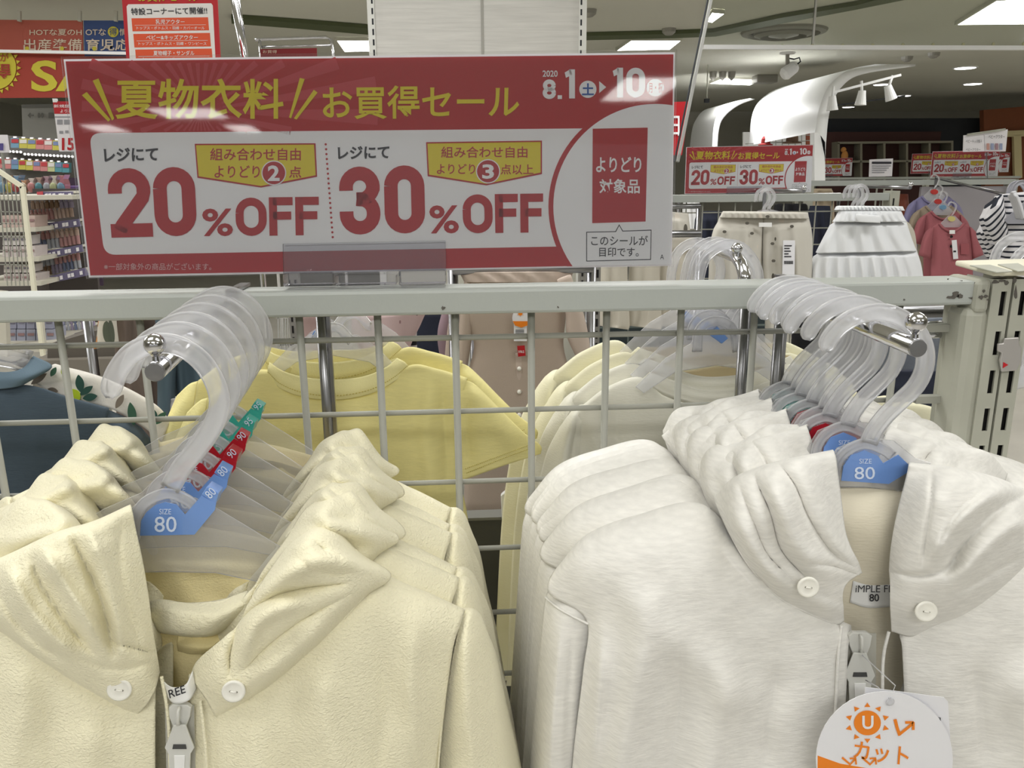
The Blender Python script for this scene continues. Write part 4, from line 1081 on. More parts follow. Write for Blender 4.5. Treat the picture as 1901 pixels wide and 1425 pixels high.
flapL_rows = [
    [(297, 1247, .512), (290, 1275, .503), (278, 1300, .498), (262, 1320, .50), (246, 1331, .508)],
    [(292, 1215, .507), (270, 1250, .492), (235, 1285, .486), (205, 1300, .49), (180, 1290, .508)],
    [(283, 1160, .505), (245, 1195, .484), (190, 1230, .478), (130, 1252, .485), (95, 1240, .508)],
    [(276, 1105, .504), (225, 1130, .478), (145, 1170, .470), (60, 1200, .48), (10, 1182, .512)],
    [(265, 1040, .505), (205, 1060, .475), (110, 1095, .468), (0, 1130, .48), (-70, 1130, .52)],
    [(253, 985, .508), (190, 1005, .476), (95, 1030, .470), (-20, 1070, .49), (-105, 1090, .53)],
    [(243, 938, .515), (175, 968, .495), (100, 990, .490), (-10, 1040, .51), (-110, 1060, .54)],
    [(236, 945, .575), (170, 975, .58), (90, 1000, .58), (-20, 1045, .58), (-110, 1075, .59)]]
flapfoldsL = [([(130, 992), (160, 1050), (190, 1120), (212, 1215)], 9, -.012), ([(165, 985), (190, 1050), (212, 1120), (228, 1210)], 14, .008),
              ([(75, 1015), (110, 1070), (150, 1130), (190, 1205)], 12, .009), ([(55, 1035), (80, 1090), (120, 1150), (175, 1215)], 8, -.010),
              ([(10, 1045), (40, 1110), (90, 1175), (150, 1225)], 14, .008), ([(-20, 1070), (20, 1140), (70, 1195), (120, 1225)], 9, -.006),
              ([(200, 1190), (240, 1200), (290, 1215)], 6, -.005), ([(130, 1215), (190, 1238), (240, 1240), (290, 1228)], 7, -.003),
              ([(228, 960), (222, 1040), (240, 1130), (262, 1200)], 10, -.004)]
J1 = hoodie_left('foremost cream zip hoodie on the left arm, collar open over a blue size 80 badge')
cloth('hood_flap', flapR_rows, M_cream, J1, 80, 120, flapfoldsR, .0012, 11, .035)
cloth('hood_flap', flapL_rows, M_cream, J1, 90, 120, flapfoldsL, .0014, 12, .035)
# the folded-back hood inside the collar
cloth('hood_lining', [[(262, 1120, .555), (300, 1112, .545), (350, 1118, .54), (410, 1112, .54), (460, 1095, .548)],
                      [(268, 1140, .545), (310, 1135, .53), (360, 1142, .525), (410, 1140, .525), (455, 1120, .535)],
                      [(275, 1165, .545), (315, 1170, .53), (360, 1175, .525), (400, 1172, .527), (440, 1150, .538)],
                      [(280, 1172, .56), (318, 1178, .55), (360, 1183, .548), (395, 1180, .548), (430, 1165, .555)]], M_cream, J1, 50, 30, [], .001, 5, .05)
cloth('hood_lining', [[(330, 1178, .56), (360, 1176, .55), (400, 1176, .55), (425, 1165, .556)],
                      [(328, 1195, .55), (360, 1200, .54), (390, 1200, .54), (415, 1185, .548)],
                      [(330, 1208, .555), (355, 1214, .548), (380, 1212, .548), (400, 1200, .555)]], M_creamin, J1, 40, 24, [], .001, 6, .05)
button(J1, 222, 1279, .484, 24); button(J1, 434, 1282, .484, 24)
zipper(J1, 333, 1310, 345, 1800, .498, 27, True, 1.45)
# woven neck label curling out of the collar
lb = cloth('neck_label', [[(296, 1258, .508), (318, 1275, .498), (345, 1270, .497), (358, 1245, .506)], [(305, 1285, .506), (322, 1305, .496), (350, 1300, .495), (366, 1278, .504)]], M_label, J1, 20, 8, [], 0, 0, .02, thick=.0005)
text(.4945, 'REE', None, M_black, lb, 0.0, 0.01, quad=[(312, 1281), (342, 1271), (345, 1285), (315, 1296)])
piping(J1, [(300, 1255, .505), (312, 1330, .497), (316, 1425, .494), (318, 1600, .492)], M_cream, .0012)
piping(J1, [(372, 1300, .500), (378, 1350, .494), (384, 1425, .490), (386, 1600, .490)], M_cream, .0012)
piping(J1, [(860, 1131, .560), (842, 1190, .540), (828, 1270, .534), (815, 1400, .532), (806, 1600, .532)], M_cream, .0009)
piping(J1, [(404, 1334, .508), (450, 1308, .502), (520, 1258, .502), (606, 1182, .504), (676, 1106, .516)], M_cream, .0009)
piping(J1, [(246, 1331, .508), (190, 1298, .504), (100, 1246, .504), (10, 1188, .508)], M_cream, .0009)
# the cream hoodies behind: one more modelled, then copies along the arm
def plain_hoodie(label, group, mk_body, contact, flap_rows, folds, cx, m, seed):
    t = mk_body(label, group, seed)
    cloth('hood_flap', flap_rows, m, t, 60, 80, folds, .003, seed+7, .03)
    cloth('hood_flap', mirror(flap_rows, cx), m, t, 60, 80, [([(2*cx-x, y) for x, y in p], w, h) for p, w, h in folds], .003, seed+9, .03)
    return t
def bodyL_(label, group, seed): return hoodie_left(label, False, group, seed)
def jit(rows, seed, a=10, lift=0, sx=0, dY=0):
    rs_ = random.Random(seed); return [[(x+sx+rs_.uniform(-a, a), y-lift+rs_.uniform(-a, a), Y+dY+rs_.uniform(-.004, .004)) for x, y, Y in r] for r in rows]
protoA = plain_hoodie('second cream hoodie from the front on the left arm, hood flap bunched at the shoulder', 'cream hoodies on the left arm', bodyL_, cL, jit(flapR_rows, 2, 7, 16, 14), flapfoldsR[:4]+[([(560, 1010), (610, 1040), (680, 1060)], 12, .008)], 320, M_cream, 31)
protoB = plain_hoodie('third cream hoodie from the front on the left arm', 'cream hoodies on the left arm', bodyL_, cL, jit(flapR_rows, 9, 9, 6, 30), flapfoldsR[1:5]+[([(570, 990), (640, 1020), (720, 1060)], 14, .010), ([(600, 985), (660, 1030)], 7, -.008)], 320, M_cream, 57)
offL = cL - yat(LA, LB, YL)
protoA.location = yat(LA, LB, leftY[1]) + offL; protoA.rotation_euler = (0, 0, R(3))
protoB.location = yat(LA, LB, leftY[2]) + offL; protoB.rotation_euler = (0, 0, R(-4))
for k, src, rz in ((3, protoA, 4), (4, protoB, -3), (5, protoA, -2)):
    dup(src, yat(LA, LB, leftY[k]) + offL, '%s cream hoodie from the front on the left arm, under a %s size badge' % (ORD[k], CN[leftS[k]]), None, rot=(0, 0, R(rz)), scale=((1.02, 1.1, 1.03) if k == 5 else (1, 1, 1)))
# ---------------------------------------------------------------- white hoodies on the right arm
SX = 1625
bodyW_rows = [    # from the left shoulder edge to the zip, px at about Y .585
    [(1060, 1040, .63), (1110, 1000, .635), (1200, 962, .635), (1310, 945, .63), (1390, 1040, .585), (1470, 1120, .575), (1575, 1170, .575)],
    [(1034, 1052, .60), (1090, 992, .60), (1180, 958, .600), (1300, 938, .600), (1390, 1030, .570), (1470, 1110, .560), (1580, 1160, .565)],
    [(1018, 1100, .585), (1085, 1040, .570), (1180, 1010, .562), (1290, 1000, .562), (1390, 1060, .552), (1480, 1130, .552), (1580, 1180, .556)],
    [(1088, 1150, .565), (1120, 1130, .555), (1200, 1110, .545), (1300, 1100, .545), (1400, 1130, .545), (1490, 1170, .546), (1575, 1200, .552)],
    [(1082, 1250, .565), (1115, 1250, .552), (1200, 1250, .542), (1300, 1250, .540), (1400, 1250, .540), (1490, 1250, .542), (1572, 1260, .550)],
    [(1062, 1425, .57), (1100, 1425, .555), (1190, 1425, .543), (1290, 1425, .538), (1390, 1425, .538), (1480, 1425, .540), (1565, 1425, .550)],
    [(1050, 1650, .58), (1090, 1650, .562), (1190, 1650, .545), (1290, 1650, .54), (1390, 1650, .54), (1480, 1650, .543), (1562, 1650, .552)],
    [(1050, 1900, .60), (1090, 1900, .575), (1190, 1900, .56), (1290, 1900, .555), (1390, 1900, .555), (1480, 1900, .56), (1560, 1900, .565)]]
sleeveW_rows = [
    [(1022, 1085, .612), (1040, 1078, .600), (1066, 1070, .592), (1096, 1068, .588)],
    [(1012, 1112, .604), (1032, 1112, .586), (1062, 1112, .578), (1098, 1112, .576)],
    [(1007, 1150, .600), (1028, 1158, .578), (1058, 1162, .570), (1096, 1168, .572)],
    [(998, 1250, .61), (1022, 1255, .576), (1054, 1258, .566), (1090, 1262, .572)],
    [(984, 1425, .615), (1008, 1425, .578), (1038, 1425, .568), (1074, 1425, .576)],
    [(968, 1650, .62), (995, 1650, .585), (1028, 1650, .575), (1066, 1650, .583)],
    [(960, 1900, .63), (990, 1900, .595), (1025, 1900, .585), (1064, 1900, .60)]]
foldsW = [(p_, w_, h_*1.5) for p_, w_, h_ in [([(1150, 1080), (1230, 1170), (1330, 1250), (1400, 1330)], 40, .005), ([(1200, 1140), (1180, 1280), (1150, 1425), (1140, 1600)], 34, .007),
          ([(1270, 1200), (1260, 1320), (1245, 1425), (1240, 1600)], 26, -.006), ([(1120, 1180), (1110, 1300), (1100, 1425)], 16, .004),
          ([(1350, 1240), (1340, 1340), (1320, 1425), (1310, 1600)], 30, .005), ([(1440, 1230), (1430, 1330), (1415, 1425)], 22, -.004), ([(1330, 1010), (1400, 1090), (1500, 1160)], 14, -.003)]]
slfW = [([(1040, 1170), (1030, 1280), (1020, 1425)], 8, .003), ([(1062, 1170), (1055, 1300), (1050, 1425)], 6, -.003)]
RSH = 14   # the hanger hangs a little lower on its right side
def mirW(rows): return [[(2*SX-x, y+(x-SX)*-0.012, Y) for x, y, Y in reversed(r)] for r in rows]
def mfold(fs, cx): return [([(2*cx-x, y) for x, y in p], w, h) for p, w, h in fs]
def hoodie_right(label, group='white hoodies on the right arm', seed=70):
    t = thing('hooded_jacket', label, 'jacket', cR, group)
    cloth('body_front', bodyW_rows, M_ivory, t, 80, 90, foldsW, .0020, seed, .015)
    cloth('body_front', mirW(bodyW_rows), M_ivory, t, 60, 80, mfold(foldsW, SX), .0020, seed+1, .015)
    cloth('sleeve', sleeveW_rows, M_ivory, t, 24, 80, slfW, .0012, seed+2, .02)
    cloth('sleeve', mirW(sleeveW_rows), M_ivory, t, 24, 70, mfold(slfW, SX), .0012, seed+3, .02)
    bk = [[(1480, 915, .594), (1540, 905, .590), (1610, 902, .589), (1680, 902, .589), (1750, 915, .594)],
          [(1490, 985, .584), (1545, 975, .576), (1610, 972, .574), (1680, 975, .574), (1740, 985, .584)],
          [(1500, 1060, .586), (1550, 1062, .578), (1612, 1064, .576), (1680, 1062, .576), (1740, 1070, .586)],
          [(1510, 1180, .59), (1560, 1180, .580), (1612, 1180, .578), (1670, 1180, .580), (1740, 1190, .59)],
          [(1510, 1500, .61), (1560, 1500, .61), (1612, 1500, .61), (1670, 1500, .61), (1740, 1500, .61)]]
    cloth('back_neck', bk, M_ivoryin, t, 40, 40, [], .001, seed+5, .03)
    return t
flapWL = [
    [(1565, 1150, .560), (1562, 1100, .546), (1572, 1078, .548), (1590, 1066, .553), (1597, 1063, .560)],
    [(1545, 1154, .558), (1520, 1110, .538), (1538, 1068, .534), (1565, 1045, .540), (1590, 1042, .556)],
    [(1462, 1117, .556), (1450, 1078, .532), (1490, 1030, .526), (1540, 1012, .532), (1577, 1018, .555)],
    [(1420, 1082, .558), (1415, 1035, .530), (1460, 985, .524), (1515, 962, .530), (1566, 985, .558)],
    [(1384, 1038, .560), (1385, 985, .532), (1432, 938, .527), (1492, 915, .532), (1560, 938, .562)],
    [(1352, 980, .575), (1365, 935, .550), (1420, 895, .545), (1482, 872, .545), (1554, 890, .568)],
    [(1328, 926, .600), (1368, 888, .580), (1430, 864, .575), (1488, 850, .572), (1548, 840, .580)],
    [(1335, 930, .640), (1375, 894, .640), (1432, 870, .640), (1488, 856, .640), (1545, 848, .640)]]
ffWL = [([(1400, 885), (1430, 950), (1450, 1020), (1500, 1075)], 9, -.012), ([(1425, 880), (1455, 950), (1480, 1010), (1530, 1060)], 16, .008),
        ([(1445, 862), (1475, 900), (1500, 960), (1540, 1020), (1580, 1050)], 8, -.010), ([(1480, 860), (1520, 930), (1550, 1000), (1585, 1045)], 16, .006),
        ([(1350, 940), (1385, 1000), (1420, 1050), (1475, 1095)], 14, .007), ([(1372, 900), (1400, 970), (1425, 1030), (1480, 1085)], 7, -.006),
        ([(1500, 1045), (1545, 1050), (1592, 1066)], 5, -.004), ([(1480, 1095), (1530, 1120), (1570, 1135)], 10, .003)]
flapWR = [
    [(1655, 1172, .556), (1652, 1120, .548), (1652, 1085, .548), (1651, 1068, .552), (1650, 1058, .556)],
    [(1694, 1181, .553), (1690, 1130, .538), (1685, 1085, .534), (1672, 1050, .538), (1653, 1020, .556)],
    [(1750, 1164, .553), (1745, 1110, .530), (1728, 1050, .524), (1695, 1010, .530), (1660, 975, .557)],
    [(1800, 1142, .553), (1800, 1080, .528), (1770, 1010, .520), (1720, 960, .526), (1670, 930, .560)],
    [(1860, 1108, .556), (1850, 1040, .530), (1810, 970, .520), (1745, 920, .526), (1678, 900, .562)],
    [(1925, 1060, .570), (1905, 990, .542), (1855, 925, .534), (1770, 885, .536), (1684, 876, .566)],
    [(1970, 990, .60), (1925, 930, .58), (1860, 890, .57), (1775, 868, .565), (1688, 858, .575)],
    [(1965, 1000, .64), (1925, 940, .64), (1860, 900, .64), (1775, 878, .64), (1690, 868, .640)]]
ffWR = [([(1905, 915), (1850, 950), (1790, 1010), (1755, 1065)], 9, -.013), ([(1880, 900), (1820, 930), (1760, 985), (1730, 1040)], 16, .009),
        ([(1925, 960), (1870, 985), (1820, 1030), (1770, 1085)], 16, .008), ([(1730, 868), (1728, 930), (1720, 990), (1712, 1050)], 4, -.004),
        ([(1655, 1062), (1700, 1070), (1745, 1062), (1790, 1040)], 5, -.005), ([(1840, 905), (1780, 950), (1745, 1010)], 8, -.007), ([(1900, 1030), (1850, 1060), (1780, 1100)], 8, -.005)]
W1 = hoodie_right('foremost white zip hoodie on the right arm, two round buttons and a sun tag', seed=71)
cloth('hood_flap', flapWL, M_ivory, W1, 80, 120, ffWL, .0010, 15, .035)
cloth('hood_flap', flapWR, M_ivory, W1, 80, 120, ffWR, .0010, 16, .035)
button(W1, 1500, 1089, .522, 23); button(W1, 1719, 1134, .531, 23.5)
zipper(W1, 1597, 1176, 1590, 1800, .556, 30, True, 1.5)
lb = cloth('neck_label', [[(1584, 1078, .575), (1615, 1086, .573), (1655, 1085, .574)], [(1578, 1118, .573), (1612, 1128, .572), (1655, 1126, .573)]], M_label, W1, 16, 8, [], 0, 0, .02, thick=.0005)
text(.5705, 'iMPLE FI', None, M_black, lb, 0.0, 0.0, quad=[(1589, 1086), (1652, 1086), (1652, 1099), (1588, 1099)])
text(.5705, '80', (1614, 1102, 1632, 1116), M_black, lb, 0.0, 0.01)
piping(W1, [(1562, 1160, .556), (1556, 1220, .548), (1552, 1300, .546), (1545, 1425, .544), (1540, 1600, .544)], M_ivory, .0013)
piping(W1, [(1650, 1172, .556), (1640, 1220, .552), (1638, 1300, .548), (1636, 1600, .546)], M_ivory, .0013)
piping(W1, [(1545, 1156, .556), (1462, 1119, .552), (1420, 1084, .553), (1384, 1040, .556), (1352, 982, .572), (1328, 928, .598)], M_ivory, .0010)
piping(W1, [(1012, 1108, .596), (1036, 1128, .577), (1062, 1143, .570), (1092, 1158, .564)], M_ivory, .0010)
def bodyW_(label, group, seed): return hoodie_right(label, group, seed)
protoC = plain_hoodie('second white hoodie from the front on the right arm, shoulder showing behind the foremost', 'white hoodies on the right arm', bodyW_, cR, jit(flapWL, 5, 8, 10, 0, .014), ffWL[:5], SX, M_ivory, 90)
protoD = plain_hoodie('third white hoodie from the front on the right arm', 'white hoodies on the right arm', bodyW_, cR, jit(flapWL, 8, 10, 0, -8, .010), ffWL[1:6], SX, M_ivory, 120)
offR = cR - yat(RA, RB, YRt)
protoC.location = yat(RA, RB, rightY[1]) + offR; protoC.rotation_euler = (0, 0, R(-3))
protoD.location = yat(RA, RB, rightY[2]) + offR; protoD.rotation_euler = (0, 0, R(3))
for k, src, rz, sc in ((3, protoC, -4, 1.0), (4, protoD, 2, 1.02), (5, protoC, -2, 1.02), (6, protoD, 0, 1.03), (7, protoC, 0, 1.05)):
    dup(src, yat(RA, RB, rightY[k]) + offR, '%s white hoodie from the front on the right arm, its sleeve head peeking out' % ORD[k], None, rot=(0, 0, R(rz)), scale=(sc, 1, sc))
# ---------------------------------------------------------------- the sun tag
tg = thing('paper_tag', 'round paper tag with an orange sun print hanging from the right zip pull', 'tag', at(1660, 1285, .515))
Yt = .512
def circ2(x, y, rx, ry, n=48, a0=0): return [(x+rx*math.cos(2*math.pi*k/n+a0), y+ry*math.sin(2*math.pi*k/n+a0)) for k in range(n)]
M_tag = mat('tag_card', (232, 232, 236), 0.4, coat=0.3)
M_or = mat('print_orange', (238, 132, 24), 0.5)
board(Yt+0.004, [(1606, 1275), (1752, 1294), (1760, 1302), (1768, 1440), (1780, 1560), (1600, 1560)], 0.0005).build('price_card', M_tag, tg)
text(Yt+0.0035, '3', (1740, 1331, 1747, 1338), M_black, tg, 0, 0)
board(Yt, circ2(1642, 1409, 127, 126), 0.0006).build('tag_disc', M_tag, tg)
pl = MB(); pts = [(1642+127*math.cos(a), 1409+126*math.sin(a)) for a in [R(12+d*(156/20.0)) for d in range(21)]]
board(Yt-0.0001, [(1518, 1402), (1560, 1417), (1607, 1425), (1700, 1440)]+pts, 0.0001).build('orange_print', M_or, tg)
def sun(P, cx, cy, r, m, parent, n=9):
    board(P, circ2(cx, cy, r, r*0.92, 30), 0.0001, 0.0003).build('sun_print', m, parent)
    for k in range(n):
        a = 2*math.pi*k/n - 1.57
        p = [(cx+math.cos(a-0.17)*r*1.3, cy+math.sin(a-0.17)*r*1.2), (cx+math.cos(a+0.17)*r*1.3, cy+math.sin(a+0.17)*r*1.2), (cx+math.cos(a)*r*1.68, cy+math.sin(a)*r*1.5)]
        board(P, p, 0.0001, 0.0003).build('sun_ray', m, parent)
sun(Yt-0.0002, 1610, 1341, 25, M_or, tg, 10)
text(Yt-0.0002, 'U', (1600, 1327, 1621, 1352), M_tag, tg, 0.0006, 0.02)
def stroke(P, pts, w, m, parent, lift=0.0004, name='mark_print'):
    mb = MB(); n = len(pts)
    L_ = []; R_ = []
    for i in range(n):
        a = pts[max(i-1, 0)]; b = pts[min(i+1, n-1)]; dx, dy = b[0]-a[0], b[1]-a[1]; l = math.hypot(dx, dy)+1e-9
        L_.append(pp(P, pts[i][0]-dy/l*w/2, pts[i][1]+dx/l*w/2, lift)); R_.append(pp(P, pts[i][0]+dy/l*w/2, pts[i][1]-dx/l*w/2, lift))
    mb.add(L_+R_, [(i, i+1, n+i+1, n+i) for i in range(n-1)])
    return mb.build(name, m, parent, fix=False)
Q = Yt-0.0002
stroke(Q, [(1661, 1334), (1665, 1350), (1670, 1364)], 6, M_or, tg); stroke(Q, [(1668, 1363), (1682, 1352), (1693, 1343)], 5, M_or, tg); stroke(Q, [(1680, 1340), (1695, 1340), (1695, 1341)], 5, M_or, tg); stroke(Q, [(1695, 1339), (1695, 1354)], 5, M_or, tg)
text(Q, 'カット', None, M_or, tg, 0.0004, 0.012, quad=[(1586, 1374), (1688, 1386), (1685, 1422), (1583, 1407)])
for a in (1563, 1600):
    stroke(Q, [(a, 1405), (a+15, 1418), (a+24, 1408)], 4, M_or, tg)
    stroke(Q, [(a+14, 1407), (a+25, 1406), (a+26, 1418)], 3.5, M_or, tg)
stroke(Q, [(1560, 1448), (1600, 1446), (1640, 1448), (1700, 1452)], 3, M_tag, tg)
text(Q-0.0001, 'UV', (1570, 1460, 1600, 1485), M_tag, tg, 0.0004, 0.01)
MB().tube([at(1607, 1262, .538), at(1630, 1275, .522), at(1652, 1298, .5108), at(1662, 1272, .520), at(1600, 1215, .545)], 0.0005, 6).build('plastic_loop', M_frost, tg)
MB().lathe(at(1652, 1302, .5112), (0, -1, 0), [(0.0030, 0), (0.0034, 0.0006), (0.0018, 0.0010)], 16).build('eyelet', M_frost, tg)
# ---------------------------------------------------------------- shirts hanging just behind the grid
M_yel = mat('yellow_jersey', (240, 230, 160), 0.85, bump=('jersey', 380, 0.0004), var=0.04, vscale=150, streak=(.4, .4, 2))
M_yelrib = mat('yellow_rib', (242, 234, 172), 0.85, bump=('noise', 700, 0.0003))
M_offw = mat('offwhite_jersey', (232, 230, 216), 0.85, bump=('jersey', 380, 0.0004))
M_pcream = mat('pale_cream_jersey', (238, 234, 204), 0.85, bump=('jersey', 380, 0.0004))
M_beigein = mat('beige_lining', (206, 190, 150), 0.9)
M_hangw = frost_mat('white_hanger', (253, 253, 255), 0.75)
def simple_hanger(label, Y, cx, ytop, bw, ysh, sz='80', badge=None, group='hangers behind the grid', hook=None, arch_y=None, m=None):
    m = m or M_hangw
    t = thing('clothes_hanger', label, 'clothes hanger', at(cx, ytop, Y), group)
    ay = arch_y or (ytop+ysh)/2
    body = [(cx-bw, ysh+50), (cx-bw*0.62, ysh-4), (cx-bw*0.32, ysh-30), (cx-bw*0.2, ay+4), (cx, ay-14), (cx+bw*0.2, ay+4), (cx+bw*0.32, ysh-30), (cx+bw*0.62, ysh-4), (cx+bw, ysh+50), (cx+bw*0.9, ysh+62), (cx+bw*0.5, ysh+22), (cx, ysh+10), (cx-bw*0.5, ysh+22), (cx-bw*0.9, ysh+62)]
    board(Y, body, 0.002).build('shoulder_bar', m, t, bevel=0.0005)
    a = [(cx-bw*0.24, ysh-16), (cx-bw*0.22, ay+6), (cx-bw*0.1, ay-12), (cx+bw*0.08, ay-13), (cx+bw*0.22, ay+6), (cx+bw*0.26, ysh-16)]
    MB().ribbon([at(x, y, Y-0.001) for x, y in smooth_path(a, 20)], 0.006, GROOVE, (0, 1, 0)).build('arch', m, t)
    if hook: MB().ribbon([at(x, y, Y) for x, y in smooth_path(hook, 30)], 0.0062, GROOVE, (0, 1, 0)).build('hook', m, t)
    if badge: board(Y-0.0035, badge, 0.006).build('size_badge', badge_mat(sz), t, bevel=0.0006)
    return t
# yellow T-shirts
def yellow_tee(label, dx, dy, Y, group, s=1.0):
    t = thing('short_sleeve_shirt', label, 'T-shirt', at(640, 680, Y), group)
    M = lambda rows: [[(640+(x-640)*s+dx, 680+(y-680)*s+dy, Y+d) for x, y, d in r] for r in rows]
    cloth('body_front', M([
        [(392, 742, .05), (440, 712, .045), (500, 690, .035), (555, 725, .015), (628, 738, .008), (700, 722, .015), (762, 690, .035), (812, 696, .045), (868, 712, .055)],
        [(386, 740, .0), (438, 706, .0), (497, 694, .0), (555, 730, -.004), (628, 741, -.008), (700, 726, -.004), (760, 684, .0), (812, 690, .0), (866, 706, .006)],
        [(378, 800, -.002), (438, 790, -.008), (500, 785, -.012), (560, 790, -.014), (628, 795, -.015), (700, 790, -.013), (758, 785, -.010), (808, 785, -.006), (848, 790, .002)],
        [(372, 870, -.002), (438, 870, -.010), (500, 870, -.014), (560, 870, -.016), (628, 870, -.016), (700, 870, -.014), (758, 870, -.010), (808, 870, -.006), (850, 875, .002)],
        [(368, 1000, 0), (438, 1000, -.008), (500, 1000, -.012), (560, 1000, -.014), (628, 1000, -.014), (700, 1000, -.012), (758, 1000, -.008), (815, 1000, -.004), (872, 1000, .004)],
        [(368, 1350, 0), (438, 1350, -.008), (500, 1350, -.012), (560, 1350, -.014), (628, 1350, -.014), (700, 1350, -.012), (758, 1350, -.008), (815, 1350, -.004), (880, 1350, .004)]]),
        M_yel, t, 90, 70, [([(560+dx, 830+dy), (620+dx, 800+dy), (700+dx, 790+dy)], 10, .003), ([(800+dx, 710+dy), (790+dx, 800+dy), (800+dx, 900+dy), (805+dx, 1000+dy)], 16, .006), ([(820+dx, 715+dy), (826+dx, 800+dy), (830+dx, 900+dy)], 8, -.005), ([(720+dx, 760+dy), (690+dx, 850+dy), (640+dx, 940+dy)], 26, .004), ([(480+dx, 800+dy), (600+dx, 870+dy)], 20, .003)], .0014, 21, .02)
    cloth('sleeve', M([
        [(862, 704, .008), (880, 712, .02), (905, 735, .03)],
        [(850, 740, .0), (890, 738, .0), (935, 766, .03)],
        [(846, 800, -.002), (905, 790, -.002), (972, 802, .03)],
        [(848, 850, .0), (915, 838, .0), (1003, 826, .03)],
        [(858, 892, .0), (930, 866, .0), (1004, 842, .03)]]), M_yel, t, 34, 40, [([(870+dx, 740+dy), (866+dx, 800+dy), (872+dx, 870+dy)], 12, -.006), ([(890+dx, 740+dy), (930+dx, 800+dy), (960+dx, 830+dy)], 16, .004)], .001, 22, .02)
    cloth('sleeve', M([
        [(388, 738, .008), (372, 745, .02), (350, 765, .03)],
        [(380, 780, .0), (355, 790, .0), (325, 820, .03)],
        [(376, 850, .0), (340, 850, .0), (290, 870, .03)],
        [(376, 900, .0), (340, 895, .0), (285, 890, .03)]]), M_yel, t, 20, 24, [], .001, 23, .02)
    # ribbed collar: front outside and back inside
    cloth('collar', M([[(500, 672, .012), (530, 690, .0), (575, 701, -.006), (625, 704, -.008), (675, 698, -.006), (715, 682, .0), (737, 664, .012)],
                       [(497, 684, .004), (526, 708, -.006), (572, 722, -.012), (627, 726, -.014), (684, 716, -.012), (728, 694, -.004), (752, 672, .006)],
                       [(496, 697, .002), (522, 722, -.006), (568, 738, -.011), (628, 742, -.012), (690, 730, -.010), (735, 706, -.004), (761, 684, .004)]]), M_yelrib, t, 60, 12, [], 0, 0, .02)
    cloth('back_collar', M([[(500, 672, .03), (560, 684, .05), (622, 682, .055), (685, 680, .05), (737, 664, .03)],
                            [(505, 690, .03), (560, 704, .05), (622, 706, .055), (685, 700, .05), (730, 682, .03)],
                            [(505, 760, .03), (560, 760, .05), (622, 760, .055), (685, 760, .05), (730, 760, .03)]]), M_yelrib, t, 40, 14, [], 0, 0, .02)
    def st(pts, n=64):
        P = [at(640+(x-640)*s+dx, 680+(y-680)*s+dy, Y+d) for x, y, d in catmull(np.array(pts, float), n)]
        mb = MB()
        for i in range(0, n-1): a, b = P[i], P[i+1]; mb.tube([a, a.lerp(b, 0.6)], 0.0005, 4)
        o = mb.build('stitching', mat('yellow_thread', (206, 190, 100), 0.8), t); o['kind'] = 'stuff'
    st([(497, 690, -.005), (524, 714, -.010), (570, 730, -.016), (628, 734, -.0175), (687, 723, -.015), (731, 700, -.008), (757, 678, .0)])
    st([(866, 878, -.004), (930, 852, -.006), (985, 832, .012)], 40); st([(864, 870, -.004), (928, 846, -.006), (982, 826, .012)], 40)
    return t
yellow_tee('front yellow short-sleeved T-shirt with stitched round collar, behind the wire grid', 0, 0, .930, 'yellow shirts behind the grid')
yellow_tee('rear yellow T-shirt showing only its shoulder and sleeve edge above the front one', -14, -32, .985, 'yellow shirts behind the grid', 1.02)
simple_hanger('white translucent hanger holding the front yellow T-shirt', .955, 618, 560, 135, 650, '95', None, arch_y=622)
simple_hanger('white translucent hanger with a blue badge holding the rear yellow T-shirt', 1.01, 655, 540, 130, 622, '80', [(573, 632), (583, 614), (604, 632), (596, 640)], arch_y=598)
